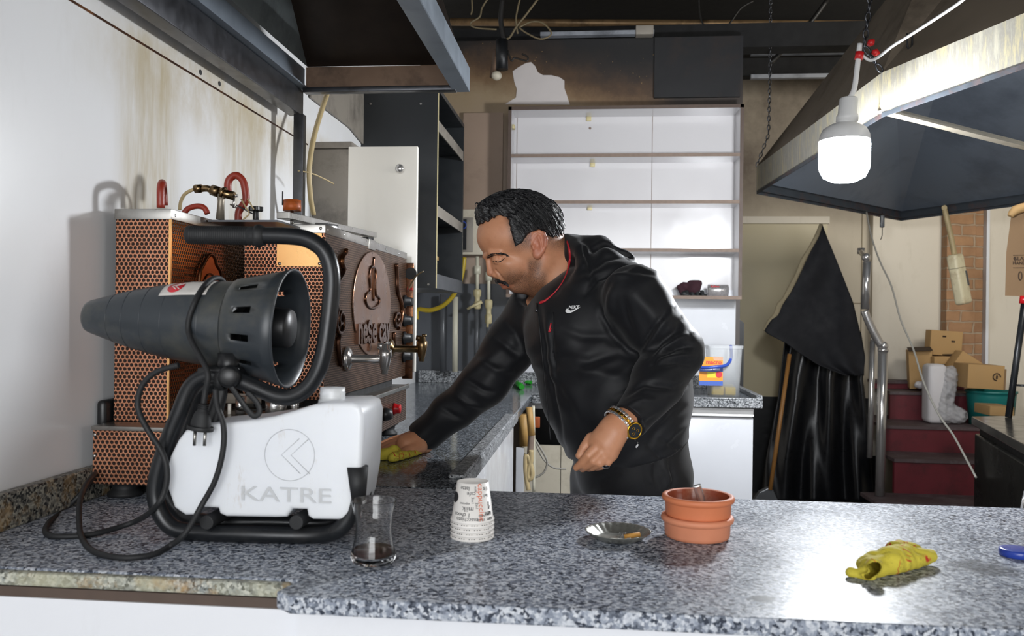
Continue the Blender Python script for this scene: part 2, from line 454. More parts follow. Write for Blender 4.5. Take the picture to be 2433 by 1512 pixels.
def _burnt(g, p, P, col):
    # soot from the ceiling downwards with brown rim and one wiped white patch above the cabinet
    n1 = g.noise(P, 3.2, 7, .7); 
    zz = g.math('ADD', g.math('ADD', p[2], g.math('MULTIPLY', n1, .35)), g.mapr(p[0], -.45, .1, -.06, .08, True))
    br = g.ramp(g.mapr(zz, 2.2, 3.0), [(0, hexc('#9a8878')), (.33, hexc('#8f7c60')), (.45, hexc('#735a3e')), (.55, hexc('#4d3722')), (.68, hexc('#241a13')), (.78, hexc('#0c0b0c'))])
    sx = g.mapr(p[0], .2, .42, 0, 1, True)
    br = g.mix(g.math('MULTIPLY', sx, .85), br, hexc('#15151a'))
    sp = g.ramp(g.voro(P, 38), [(.04, 1), (.09, 0)])
    br = g.mix(g.math('MULTIPLY', sp, g.mapr(g.noise(P, 6, 3), .5, .6)), br, hexc('#b08c58'))
    return br
MAT['burnt_wall'] = wallpaint('burnt_wall', '#8a7560', extra=_burnt, rough=.55)
MAT['white_wipe'] = plain('wiped_plaster', '#c9c2bf', .6, 0, .08, 12)
def _far(g, p, P, col):
    m = g.mapr(p[2], 1.75, 2.4, 0, 1, True); n = g.ramp(g.noise(P, 2, 6, .7), [(.3, .4), (.7, 1)])
    return g.mix(g.math('MULTIPLY', m, n), col, hexc('#4c3d31'))
MAT['far_wall'] = wallpaint('far_wall', '#b5aa96', extra=_far, rough=.6)
MAT['stair_wall'] = wallpaint('stair_wall', '#cbc3b4', rough=.6, dirt=.3)
MAT['soot'] = plain('soot_black', '#070708', .85, 0, .3, 8)
MAT['soot_board'] = plain('soot_board', '#111114', .6, 0, .25, 6, dirt='#3a2414', dirtamt=.5)
MAT['floor'] = plain('floor_tile', '#4b4642', .5, 0, .2, 5)
MAT['black_lam'] = plain('black_laminate', '#24272a', .35, 0, .15, 8, .05, dirt='#3a3b38', dirtamt=.25)
MAT['dark_door'] = plain('dark_door', '#0b0c0e', .4, 0, .1)
MAT['copper'] = hexmetal('copper_sheet', '#e8a482', '#1c0f0c', .0085, rad=.34, stain='#a0644a', metal=.7)
MAT['bronze'] = hexmetal('bronze_sheet', '#8c6a50', '#140d0a', .0060, rough=.3, rad=.34, stain='#5d4332', metal=.8)
MAT['amber'] = hexmetal('amber_sheet', '#a9652e', '#180d07', .0078, rough=.2, rad=.33, stain='#6b3a18')
MAT['plaque'] = plain('plaque_metal', '#86695a', .3, .85, .3, 9, .5, 14, dirt='#a5703a', dirtamt=.5)
MAT['plaque_dark'] = plain('ornament_metal', '#5b4032', .3, .95, .35, 20, .2, dirt='#b0703c', dirtamt=.6)
MAT['brass'] = plain('brass_plate', '#e6b274', .3, .75, .15, 12, .06)
MAT['steel'] = plain('steel', '#a9a7a3', .32, 1, .1, 20, .08, dirt='#6b6048', dirtamt=.35)
MAT['steel_shiny'] = plain('polished_steel', '#d6d6d6', .2, .85, .05, 14, .02)
MAT['steel_dark'] = plain('dark_steel', '#55565a', .35, .9, .15, 12, .06, dirt='#2a2622', dirtamt=.6)
MAT['galv'] = plain('galvanised_steel', '#7c858f', .42, .45, .12, 7, .05, dirt='#4b4f56', dirtamt=.4)
MAT['chrome'] = plain('chrome', '#c8c6c4', .2, .8, .05, 10, .02)
MAT['oldbrass'] = plain('old_brass', '#8a7455', .3, 1, .25, 30, .1, dirt='#4d4436', dirtamt=.6)
MAT['castmetal'] = plain('cast_fitting', '#8f877a', .5, .7, .2, 50, .4)
MAT['redhose'] = plain('red_hose', '#8c2f20', .42, 0, .15, 30, .05)
MAT['creamhose'] = plain('cream_hose', '#b09d74', .5, 0, .15, 30)
MAT['yellowhose'] = plain('yellow_hose', '#a58d1c', .45, 0, .15, 20)
MAT['black_pl'] = plain('black_plastic', '#17181a', .4, 0, .15, 20, .08)
MAT['black_rub'] = plain('black_rubber', '#1a1b1d', .62, 0, .12, 30, .15)
MAT['tube_black'] = plain('black_painted_tube', '#1e2023', .32, .2, .12, 16, .08, dirt='#4a4642', dirtamt=.25)
MAT['gun'] = plain('grey_plastic_shell', '#30353a', .36, 0, .15, 9, .12, dirt='#6a6656', dirtamt=.45)
MAT['knobred'] = plain('red_plastic', '#b01018', .35, 0, .1)
MAT['brown_steel'] = plain('smoked_steel', '#7a6250', .42, .3, .25, 8, .08, dirt='#2e241d', dirtamt=.7)
MAT['hood_in'] = plain('smoked_hood_inside', '#332a24', .34, .45, .35, 4, .06, dirt='#171311', dirtamt=.8)
MAT['hood_in_grey'] = plain('hood_inside_grey', '#8a9293', .42, .3, .25, 4, .06, dirt='#26292a', dirtamt=.8)
MAT['hood2_in'] = plain('hood2_inside', '#6b7480', .5, .1, .25, 3, .06, dirt='#3d4550', dirtamt=.7)
def _hood2():
    g = G('greasy_galvanised'); P = g.n_geo()
    st = g.ramp(g.noise(g.mapv(P, (1, 9, 1.4)), 4, 7, .75), [(.35, hexc('#b9b4a2')), (.5, hexc('#96938a')), (.62, hexc('#bcb290')), (.8, hexc('#6c6c69'))])
    return g.fin(st, .45, .12, g.bump(g.noise(P, 7, 4), .25, .01))
MAT['hood2'] = _hood2()
MAT['hood2_rim'] = plain('hood2_rim', '#4c5259', .5, .6, .25, 18, .3, dirt='#8a4f2a', dirtamt=.45)
MAT['duct'] = plain('duct_steel', '#85796a', .55, .15, .25, 6, .1, dirt='#3b332b', dirtamt=.7)
MAT['rust'] = plain('rusty_steel', '#6b3a1c', .75, .4, .4, 20, .4, dirt='#2a1710', dirtamt=.8)
MAT['pipe_white'] = plain('white_pipe', '#c3bfac', .4, 0, .1)
MAT['valve'] = plain('valve_plastic', '#b5a982', .45, 0, .12)
MAT['pipe_grey'] = plain('grey_pipe', '#55575a', .35, .2, .15, 12)
MAT['grey_tile'] = plain('grey_wall_panel', '#4a4d52', .45, 0, .18, 5, .06, dirt='#35373a', dirtamt=.6)
MAT['smoked_panel'] = plain('smoked_beige_panel', '#927d6c', .5, 0, .15, 4, .05, dirt='#5c4a3d', dirtamt=.7)
MAT['meterbox'] = plain('cream_box', '#c8c0ae', .45, 0, .08, dirt='#8f8268', dirtamt=.4)
MAT['greyboard'] = plain('stained_grey_board', '#8d867c', .5, 0, .15, 8, .08, dirt='#3d3833', dirtamt=.7)
MAT['ceramic_cream'] = plain('cream_gloss', '#f3efe6', .12, 0, .03, 5, .02)
MAT['cab_edge'] = plain('worn_chipboard_edge', '#7d6c60', .7, 0, .25, 60, .3)
MAT['cab_in'] = plain('white_cabinet_inside', '#c9c7c8', .16, 0, .02, 4, .01)
MAT['cab_edge_dark'] = plain('brown_edge', '#52433a', .6, 0, .25, 40, .2)
MAT['hinge'] = plain('hinge_cream', '#c5b98d', .5, .2, .1)
MAT['terracotta'] = plain('terracotta', '#cf7a52', .6, 0, .1, 18, .15, 200)
MAT['terracotta2'] = plain('terracotta_pale', '#d68a68', .6, 0, .1, 18, .15, 200)
MAT['terra_in'] = plain('glazed_inside', '#8f4228', .2, 0, .15, 20, .05, dirt='#c79a78', dirtamt=.6)
MAT['butt'] = plain('cigarette_filter', '#d39a4a', .7, 0, .2, 120, .1)
MAT['ash'] = plain('ash', '#7d7c7a', .9, 0, .4, 90, .5)
MAT['bluecap'] = plain('blue_plastic', '#2d47a8', .3, 0, .05)
MAT['paper'] = plain('paper_cup_white', '#f1ede8', .42, 0, .02, 10, .03)
MAT['ink'] = plain('ink_black', '#2b2b2e', .5)
MAT['ink_or'] = plain('ink_orange', '#e0714c', .5)
MAT['white'] = plain('white_print', '#ececec', .45, 0, .02)
MAT['red'] = plain('red_print', '#c22a36', .45, 0, .05)
MAT['sticker'] = plain('sticker', '#cdc9c4', .4, 0, .08, dirt='#8d877c', dirtamt=.3)
MAT['tea'] = plain('tea_dregs', '#2c1006', .3, 0, .1, Specular_IOR_Level=.15)
MAT['wood'] = plain('broom_wood', '#8f6433', .5, 0, .2, 20, .1)
MAT['woodpale'] = plain('pale_wood', '#a8844c', .6, 0, .2, 12, .1)
MAT['card'] = plain('cardboard', '#a98758', .75, 0, .08, 8, .08)
MAT['card2'] = plain('cardboard_dark', '#7d6347', .75, 0, .08, 8, .08)
MAT['cardin'] = plain('cardboard_inside', '#3a2a1c', .8)
MAT['teal'] = plain('teal_plastic', '#156a66', .35, 0, .08)
MAT['stairred'] = plain('red_stair_carpet', '#5d1620', .55, 0, .25, 14, .15, dirt='#1d0c0e', dirtamt=.6)
MAT['stairtop'] = plain('worn_tread', '#4d3f40', .6, 0, .25, 16, .15, dirt='#7a7476', dirtamt=.5)
MAT['blackcloth'] = plain('black_fabric', '#0c0d13', .8, 0, .2, 10, .2, 400)
MAT['blackshine'] = plain('black_leatherette', '#0e0f12', .32, 0, .2, 14, .15)
MAT['cloth_hem'] = plain('frayed_hem', '#8d8268', .8, 0, .3, 60, .4)
MAT['cable_white'] = plain('cable_grey', '#8f8c84', .5)
MAT['cable_dark'] = plain('cable_dark', '#1b1917', .5, 0, .3)
MAT['cable_tan'] = plain('cable_tan', '#6f6248', .6, 0, .3)
MAT['plug_cream'] = plain('cream_plastic_dirty', '#e2d7b4', .4, 0, .08, 20, .1, dirt='#96703c', dirtamt=.6)
MAT['fridge'] = plain('dark_fridge_metal', '#191917', .3, .3, .2, 5, .04)
MAT['fridge_top'] = plain('fridge_top', '#57544f', .18, .7, .15, 8, .04)
MAT['glove'] = plain('maroon_knit', '#2c0d18', .9, 0, .3, 40, .5, 300)
MAT['glove_blk'] = plain('black_rubber_glove', '#131618', .6)
MAT['tin'] = plain('tin_can', '#c6c3c2', .25, .8, .12, 30, .1)
MAT['green'] = plain('green_plastic', '#158a18', .35, 0, .08)
MAT['sponge'] = plain('yellow_sponge', '#d9b72a', .9, 0, .15, 60, .4)
MAT['orange'] = plain('orange_clip', '#9a4a1c', .5)
MAT['label_or'] = plain('label_orange', '#e09024', .45, 0, .05)
MAT['label_bl'] = plain('label_blue', '#3f5fb0', .45, 0, .05)
MAT['label_ye'] = plain('label_yellow', '#d8c72e', .45, 0, .05)
MAT['handle_blue'] = plain('handle_blue', '#2846a0', .35)
MAT['beam_rust'] = plain('smoked_conduit', '#8a7152', .45, .5, .3, 10, .1, dirt='#2a2019', dirtamt=.9)
MAT['tube_grey'] = plain('grey_channel', '#8b8f96', .5, .2, .2, 8, .05, dirt='#25272b', dirtamt=.6)
MAT['redtape'] = plain('red_tape', '#c81e22', .4)
MAT['bulb_white'] = plain('bulb_housing', '#d8d8d8', .4, 0, .02)

def glassm(name, col=(1, 1, 1), rough=.01, ior=1.38):
    g = G(name); return g.fin(col, rough, 0, None, Transmission_Weight=1.0, IOR=ior)
MAT['glass'] = glassm('clear_glass')
MAT['clearplastic'] = G('clear_plastic').fin((.82, .84, .85), .25, 0, None, Transmission_Weight=.6, IOR=1.1, Alpha=.55)
def _tank():
    g = G('milky_tank'); v = g.tc(); P = g.n_geo()
    c = g.mix(g.noise(v, 4, 4), hexc('#dfe3ea'), hexc('#eff1f4'))
    d = g.ramp(g.noise(g.mapv(P, (5, 5, 1.2)), 7, 7, .8), [(.60, 0), (.74, .5)])
    c = g.mix(d, c, hexc('#b9a58d'))
    return g.fin(c, .35, 0, g.bump(g.noise(v, 9, 3), .06, .004), Subsurface_Weight=.5, Subsurface_Scale=.02, Subsurface_Radius=(1, 1, 1.1))
MAT['tank'] = _tank()
def _bag():
    g = G('clear_film'); v = g.tc(); n = g.ramp(g.voro(g.mapv(v, (1, 1, 1)), 16), [(0, 0), (.5, 1)])
    return g.fin(hexc('#c9c9cc'), .18, 0, g.bump(g.math('ADD', n, g.noise(v, 30, 4)), .8, .02), Alpha=.5)
MAT['bag'] = _bag()
MAT['foam'] = plain('white_foam_stack', '#cfccce', .6, 0, .06, 8, .1)
def _emit():
    g = G('lit_diffuser'); g.fin((1, 1, 1), .4); g.set(g.b, 'Emission Color', (0.93, 0.96, 1.0)); g.set(g.b, 'Emission Strength', 400.0); return g.m
MAT['emit'] = _emit()
def _cloth(name, c, inkc, sc=34):
    g = G(name); v = g.tc(); col = g.mix(g.noise(v, 12, 5), tuple(x * .75 for x in hexc(c)), hexc(c))
    col = g.mix(g.ramp(g.noise(v, 90, 5, .7), [(.56, 0), (.66, .55)]), col, hexc('#7d7432'))
    q = g.math('ABSOLUTE', g.math('SUBTRACT', g.noise(v, sc * 1.6, 1, .5, .6), .5))
    q = g.math('MULTIPLY', g.mapr(q, .018, .04, 1, 0), g.mapr(g.noise(v, sc * .7, 1), .53, .56, 0, 1))
    col = g.mix(q, col, hexc(inkc))
    return g.fin(col, .8, 0, g.bump(g.noise(v, 220, 3), .4, .002))
MAT['yellowcloth'] = _cloth('yellow_cleaning_cloth', '#dccb45', '#c0301e')
def _brick():
    g = G('brick_panel'); uv = g.tc('UV'); n = g.n.new('ShaderNodeTexBrick'); 
    nz = g.noise(uv, 14, 3, .5, 0, 1); vd = g.n.new('ShaderNodeVectorMath'); vd.operation = 'MULTIPLY_ADD'; g.l.new(nz, vd.inputs[0]); vd.inputs[1].default_value = (.025,) * 3; g.l.new(uv, vd.inputs[2])
    g.l.new(vd.outputs[0], n.inputs['Vector']); n.inputs['Scale'].default_value = 1; n.inputs['Brick Width'].default_value = .17; n.inputs['Row Height'].default_value = .075
    n.inputs['Mortar Size'].default_value = .007; n.inputs['Mortar Smooth'].default_value = .3
    n.inputs['Color1'].default_value = (*hexc('#9a7658'), 1); n.inputs['Color2'].default_value = (*hexc('#ab8560'), 1); n.inputs['Mortar'].default_value = (*hexc('#aba08a'), 1)
    c = g.mix(g.noise(g.tc(), 20, 5), n.outputs[0], hexc('#866347')); g.n[-1].name
    return g.fin(c, .85, 0, g.bump(g.math('SUBTRACT', 1, n.outputs[1]), .8, .012))
MAT['brick'] = _brick()
# ------------------------------------------------------------------ the room
ZC = 0.92
WX = -0.895      # left wall face
YB = 4.22       # kitchen back wall face
def struct(name, mb, mat, **k): return ob(name, mb, mat, kind='structure', **k)
struct('floor', MB().box(-1.2, 4.6, -3.2, 7.2, -.06, 0), MAT['floor'])
struct('ceiling', MB().box(-1.2, 4.6, -.6, 7.2, 3.1, 3.16), MAT['soot'])
struct('wall_left', MB().box(WX - .1, WX, -3.2, YB + .1, 0, 3.1), MAT['left_wall'])
struct('wall_back', MB().box(WX, .714, YB, YB + .09, 0, 2.65), MAT['burnt_wall'])
struct('wall_rear', MB().box(-1.2, 4.6, 6.3, 6.4, 0, 3.1), MAT['far_wall'])
struct('wall_right', MB().box(4.5, 4.6, -3.2, 6.3, 0, 3.1), MAT['stair_wall'])
bxa, bxb, bxc = PY(2250, 600, 6.12).x, PY(2318, 600, 6.12).x, PY(2336, 600, 6.17).x
struct('wall_stair', MB().box(1.975, bxa + .03, 6.22, 6.298, .3, 2.9).box(bxc, 4.4, 6.2, 6.298, .3, 2.9), MAT['stair_wall'])
# panel joint of the left wall and its two screw holes
a = PX(185, 0, WX); zs = PX(560, 240, WX).z
struct('trim_1', MB().box(WX - .002, WX + .0015, .3, 2.55, zs - .0022, zs + .0022), MAT['plaque_dark'])
mb = MB()
for p in ((476, 172), (521, 199)):
    q = PX(*p, WX); mb.cyl((WX - .004, q.y, q.z), (WX + .0012, q.y, q.z), .0062, 14)
struct('trim_2', mb, MAT['black_rub'])
# scraped paper glue block left on the wall edge near the ceiling hood
q = PX(395, 35, WX + .01)
ob('wood_block', MB().box(WX + .001, WX + .012, q.y - .01, q.y + .012, q.z - .018, q.z + .012, bev=.002), MAT['rust'], None, 'small splintered brown wood block stuck to the wall under the left hood beam', 'wood block')
# soffit/smoked panel between left wall and the black cabinet, upper left corner behind the post
poly = [PX(735, 232, WX + .004), PX(735, 160, WX + .004), PX(860, 160, WX + .004), PX(862, 345, WX + .004), PX(830, 305, WX + .004)]
ob('smoke_board', MB().pts(poly, (.006, 0, 0)), MAT['greyboard'], None, 'smoke-stained grey board on the left wall behind the hood post', 'board')
# lower panels on the back wall
struct('trim_3', MB().box(WX, -.40, YB - .02, YB, .92, 1.42), MAT['grey_tile'])
struct('trim_4', MB().box(-.36, .69, YB - .02, YB, .92, 1.40), MAT['white_lam'])
q1 = PY(1102, 270, YB - .02); q2 = PY(1192, 604, YB - .02)
struct('trim_5', MB().box(q1.x, q2.x, YB - .03, YB, q2.z, q1.z), MAT['smoked_panel'])
# black board + wiped plaster patch above the shelf cabinet
q1 = PY(1555, 92, YB); q2 = PY(1757, 232, YB)
ob('soot_board', MB().box(q1.x, q2.x, YB - .02, YB - .001, q2.z, q1.z), MAT['soot_board'], None, 'soot-blackened rectangular board on the wall above the white shelf unit', 'board')
patch = [(1200,248),(1226,232),(1228,212),(1222,195),(1218,170),(1232,160),(1250,150),(1262,148),(1272,158),(1278,172),(1290,179),(1310,179),(1330,184),(1341,192),(1341,210),(1348,230),(1354,249)]
ob('plaster_patch', MB().pts([PY(x, y, YB - .0015) for x, y in patch], (0, -.002, 0)), MAT['white_wipe'], None, 'pale ragged patch wiped clean in the soot above the shelf unit', 'plaster patch')
# rear room: beige panel, moulding, black wainscot
q1 = PY(1765, 532, 6.28); q2 = PY(1960, 945, 6.28)
ob('beige_panel', MB().box(q1.x - .2, q2.x, 6.265, 6.298, q2.z, q1.z), plain('beige_panel', '#aea385', .5, 0, .06, 3, .03), None, 'large beige panel on the far wall behind the black hanging fabric', 'panel')
struct('trim_6', MB().box(q1.x - .2, q2.x + .01, 6.25, 6.298, q1.z, q1.z + .05), MAT['stair_wall'])
struct('baseboard_rear', MB().box(.6, 2.05, 6.26, 6.299, 0, q2.z), MAT['dark_door'])
struct('trim_7', MB().box(1.92, 1.925, 6.294, 6.3, .9, 2.4).box(1.7, 2.0, 6.294, 6.3, 1.385, 1.39), MAT['cable_tan'])
# brick column
ob('brick_column', MB().box(bxa, bxb, 6.12, 6.215, .5, 2.6).box(bxb, bxc, 6.17, 6.215, .5, 2.6), MAT['brick'], None, 'narrow brown brick-faced column on the stair wall', 'column')
struct('trim_8', MB().box(bxc + .001, bxc + .02, 6.12, 6.199, .4, 2.6), MAT['white_lam'])
# black door edge beside the back worktop
P = [PY(1746, 750, 4.5), PY(1768, 768, 4.5), PY(1766, 935, 4.5), PY(1746, 935, 4.5)]
P = [P[0], P[1], Vector((P[1].x, 4.5, .02)), Vector((P[0].x - .02, 4.5, .02)), Vector((P[0].x - .02, 4.5, P[0].z))]
ob('black_door_leaf', MB().pts(P, (0, .03, 0)), MAT['dark_door'], None, 'black board edge standing right of the clear bucket on the back worktop', 'board')

# ------------------------------------------------------------------ stairs
st = thing('staircase', (2.4, 5.6, 0), 'short flight of red carpeted steps leading up at the right', 'stairs')
def step(yf, z0, z1, x0, x1, yb, skew=0.0, tread=.02):
    r = ob('riser', MB().pts([(x0, yf, z0), (x1, yf + skew, z0), (x1, yf + skew, z1 - tread), (x0, yf, z1 - tread)], (0, .03, 0)), MAT['stairred'], st)
    ob('tread', MB().pts([(x0 - .005, yf - .012, z1 - tread), (x1, yf + skew - .012, z1 - tread), (x1, yb, z1 - tread), (x0 - .005, yb, z1 - tread)], (0, 0, tread)), MAT['stairtop'], st)
zz = lambda px, py, Y: PY(px, py, Y).z
z1 = PY(2090, 1179, 5.1).z
step(4.95, 0.0, z1, 1.6, 3.6, 5.2); z2 = zz(2200, 1092, 5.2); z3 = zz(2200, 1013, 5.5); z4 = zz(2200, 932, 5.85)
step(5.2, z1, z2, 1.79, 3.6, 5.5); step(5.5, z2, z3, 1.83, 3.6, 6.1, -.03); step(5.85, z3, z4, 1.98, 2.62, 6.11, -.04)
step(6.08, z4, zz(2150, 905, 6.08), 1.95, 2.55, 6.21)

# ------------------------------------------------------------------ counters
sl = PZ(684, 1381, ZC); cx0 = PZ(684, 1422, ZC).x
poly = [(WX, 1.018), (sl.x + .012, 1.018), (sl.x, .975), (cx0, .957), (1.75, .957), (1.75, 1.595), (WX, 1.595)]
wt = thing('front_worktop', (.4, 1.27, ZC - .02), 'long speckled grey granite worktop across the foreground', 'worktop')
ob('slab', MB().prism(poly, (0, 0, ZC - .021), (1, 0, 0), (0, 1, 0), (0, 0, .021)), MAT['granite'], wt, bevel=.003)
P = [(WX, 1.004), (sl.x + .008, 1.004), (sl.x + .004, 1.0185), (WX, 1.0185)]
ob('broken_edge', MB().prism(P, (0, 0, ZC - .019), (1, 0, 0), (0, 1, 0), (0, 0, .0175)), MAT['granite_edge'], wt, 'worn yellowed broken edge strip', bevel=.004)
bp = thing('counter_front', (.4, 1.0, 0), 'white panelled counter front under the granite worktop', 'counter')
ob('front_panel', MB().box(WX + .002, cx0, 1.008, 1.03, .02, ZC - .034), MAT['front_panel'], bp)
ob('front_panel', MB().box(cx0, 1.72, .985, 1.03, .02, ZC - .0215), MAT['front_panel'], bp)
ob('shadow_gap_batten', MB().box(WX + .002, cx0, 1.011, 1.03, ZC - .034, ZC - .0215), MAT['cab_edge_dark'], bp)
ob('plinth', MB().box(WX + .002, 1.72, 1.032, 1.56, .02, ZC - .0215), MAT['white_lam'], bp)

iw = thing('inner_worktop', (-.57, 2.6, ZC - .03), 'dark wet polished granite worktop running back along the left wall', 'worktop')
IX = PZ(1180, 1048, ZC).x
poly = [(WX, 1.60), (-.262, 1.60), (-.262, 3.58), (.70, 3.58), (.70, YB - .02), (WX, YB - .02)]
ob('slab', MB().prism(poly, (0, 0, ZC - .03), (1, 0, 0), (0, 1, 0), (0, 0, .03)), MAT['granite_in'], iw, bevel=.004)
ob('edge_strip', MB().box(-.262, -.256, 1.605, 2.9, ZC - .028, ZC + .002), MAT['granite_grey'], iw, bevel=.002)
ob('raised_lip', MB().box(-.292, -.258, 1.70, 2.82, ZC, ZC + .008), MAT['granite_grey'], iw, bevel=.003)
ob('edge_strip', MB().box(-.256, .702, 3.572, 3.58, ZC - .032, ZC), MAT['granite_grey'], iw, bevel=.002)
ob('front_lip', MB().box(-.262, .705, 3.585, 3.61, ZC, ZC + .007), MAT['granite_grey'], iw, bevel=.003)
ob('end_lip', MB().box(.68, .705, 3.59, YB - .047, ZC, ZC + .02), MAT['granite_grey'], iw, bevel=.003)
# granite upstands
ob('granite_upstand', MB().box(WX, WX + .02, 1.02, 3.1, ZC, ZC + .057), MAT['granite_splash'], None, 'stained speckled granite upstand along the left wall behind the machine', 'upstand', bevel=.003)
ob('granite_upstand', MB().box(WX + .02, .70, YB - .045, YB - .021, ZC, ZC + .06), MAT['granite_grey'], None, 'grey granite upstand along the back wall under the pipes', 'upstand', bevel=.003)

# units under the inner worktop
cu = thing('base_cabinet', (-.57, 2.3, 0), 'white base cabinet under the inner worktop left of the man', 'cabinet')
ob('side_panel', MB().box(-.31, -.285, 1.62, 2.35, .05, ZC - .031), MAT['white_lam'], cu)
ob('side_panel', MB().box(-.312, -.292, 2.36, 3.12, .05, ZC - .031), MAT['white_lam'], cu)
ob('carcass', MB().box(WX + .003, -.32, 1.62, 3.1, .05, ZC - .031), MAT['white_lam'], cu)
ob('plinth', MB().box(WX + .01, -.36, 1.64, 3.1, 0, .05), MAT['dark_door'], cu)
c2 = thing('base_cabinet', (.35, 3.9, 0), 'white base cabinet under the back worktop right of the man', 'cabinet')
ob('carcass', MB().box(-.02, .672, 3.64, YB - .022, .06, ZC - .04), MAT['white_lam'], c2)
for x0, x1 in ((-.02, .298), (.302, .672)):
    d = ob('door', MB().box(x0, x1, 3.615, 3.638, .08, .842, bev=.002), MAT['white_lam'], c2)
ob('handle_profile', MB().box(-.02, .672, 3.6, 3.638, .848, .858, bev=.002).box(-.02, .672, 3.612, 3.638, .858, .872).box(-.02, .672, 3.604, 3.638, .872, .882, bev=.002), MAT['white'], c2)
ob('plinth', MB().box(0, .66, 3.66, 4.15, 0, .06), MAT['dark_door'], c2)
c3 = thing('base_cabinet', (-.16, 3.9, 0), 'old white cabinet with open top bay under the back worktop, behind the hanging pipes', 'cabinet')
ob('door', MB().box(-.30, -.135, 3.64, 3.66, .06, .70), MAT['meterbox'], c3)
ob('door', MB().box(-.132, -.03, 3.64, 3.66, .06, .70), MAT['meterbox'], c3)
ob('back_board', MB().box(-.30, -.03, 4.05, 4.07, .06, .88), MAT['black_lam'], c3)
ob('top_rail', MB().box(-.30, -.03, 3.63, 3.66, .86, .885), MAT['white_lam'], c3)
# plumbing hanging in the open bay
pl = thing('drain_plumbing', (-.26, 3.25, .3), 'tangle of stained drain pipes and brown wood under the worktop edge', 'plumbing')
f = lambda L, Y=3.25: [PY(x, y, Y) for x, y in L]
ob('wood_batten', MB().tube(f([(1243, 985), (1246, 1060)], 3.3), .02, 8, 1), MAT['woodpale'], pl)
ob('wood_batten', MB().tube(f([(1257, 968), (1263, 1035)], 3.2), [.012, .014], 8, 1), MAT['woodpale'], pl)
ob('drain_pipe', MB().tube(f([(1263, 1030), (1260, 1070), (1258, 1100)], 3.2), .012), MAT['cab_edge'], pl)
ob('pipe', MB().tube(f([(1267, 965), (1268, 1060), (1268, 1170)], 3.22), .006), MAT['pipe_white'], pl)
ob('hose', MB().tube(f([(1262, 1070), (1262, 1095), (1254, 1125), (1258, 1140), (1265, 1128), (1260, 1100), (1250, 1080), (1249, 1120), (1253, 1150), (1256, 1165)], 3.15), .009), MAT['creamhose'], pl)
ob('cable', MB().tube(f([(1268, 1040), (1290, 1075), (1300, 1100), (1290, 1125), (1265, 1138)], 3.3), .004), MAT['cable_white'], pl)
ob('cable', MB().tube(f([(1270, 1050), (1290, 1090), (1315, 1112), (1345, 1115)], 3.35), .0035), MAT['cable_white'], pl)
ob('orange_clip', MB().box(*[v for v in (PY(1268, 1010, 3.3).x, PY(1283, 1010, 3.3).x)], 3.28, 3.3, PY(1270, 1016, 3.3).z, PY(1270, 990, 3.3).z, bev=.004), MAT['orange'], pl)
ob('white_post', MB().box(PY(1226, 1100, 3.2).x, PY(1245, 1100, 3.2).x, 3.2, 3.22, .1, PY(1235, 1065, 3.2).z), MAT['white_lam'], pl)

# ------------------------------------------------------------------ wall shelf unit
SY = YB - .17
q1 = PY(1208, 254, SY); q2 = PY(1762, 711, SY); x0, x1, zt, zb = q1.x, q2.x, q1.z, q2.z - .002
su = thing('shelf_unit', ((x0 + x1) / 2, SY + .12, zb), 'white open wall shelf unit with worn brown edges above the back worktop', 'shelf unit')
t = .016
ob('back_panel', MB().box(x0 + t, x1 - t, YB - .012, YB - .001, zb + t, zt - t), MAT['cab_in'], su)
ob('side_panel', MB().box(x0, x0 + t, SY + .001, YB - .001, zb, zt), MAT['cab_in'], su)
ob('side_panel', MB().box(x1 - t, x1, SY + .001, YB - .001, zb, zt), MAT['cab_in'], su)
ob('top_panel', MB().box(x0 + t, x1 - t, SY + .001, YB - .001, zt - t, zt), MAT['cab_in'], su)
ob('bottom_panel', MB().box(x0 + t, x1 - t, SY + .001, YB - .001, zb, zb + t), MAT['cab_in'], su)
ob('edge_banding', MB().box(x0, x0 + t, SY - .002, SY + .001, zb, zt).box(x1 - t, x1, SY - .002, SY + .001, zb, zt).box(x0, x1, SY - .002, SY + .001, zt - t, zt), MAT['cab_edge_dark'], su)
ob('edge_banding', MB().box(x0, x1, SY - .004, SY + .001, zb, zb + t), MAT['cab_edge'], su)
for i, yy in enumerate((369, 480, 594)):
    z = PY(1480, yy, SY).z
    s = ob('shelf', MB().box(x0 + t, x1 - t, SY + .001, YB - .012, z - .008, z + .008), MAT['cab_in'], su)
    ob('edge_banding', MB().box(x0 + t, x1 - t, SY - .002, SY + .001, z - .008, z + .008), MAT['cab_edge'], s)
xj = PY(1549, 400, YB - .012).x
ob('panel_joint', MB().box(xj - .0012, xj + .0012, YB - .0135, YB - .012, zb + t, zt - t).box(x0 + t + .012, x0 + t + .0145, YB - .0135, YB - .012, zb + .4, zt - t), MAT['cab_edge'], su)
for (px, py) in ((1399, 283), (1408, 392), (1401, 495)):
    q = PY(px, py, YB - .012)
    ob('hinge_bracket', MB().box(q.x - .012, q.x + .012, YB - .022, YB - .012, q.z - .011, q.z + .011, bev=.002).box(q.x - .012, q.x + .012, YB - .026, YB - .012, q.z + .012, q.z + .022, bev=.002), MAT['hinge'], su)
q = PY(1224, 308, SY + .1)
ob('hinge_bracket', MB().box(x0 + t, x0 + t + .012, SY + .03, SY + .07, q.z - .01, q.z + .01, bev=.002), MAT['hinge'], su)
q = PY(1402, 305, YB - .012); ob('screw_cap', MB().cyl((q.x, YB - .016, q.z), (q.x, YB - .012, q.z), .006), MAT['cab_edge'], su)
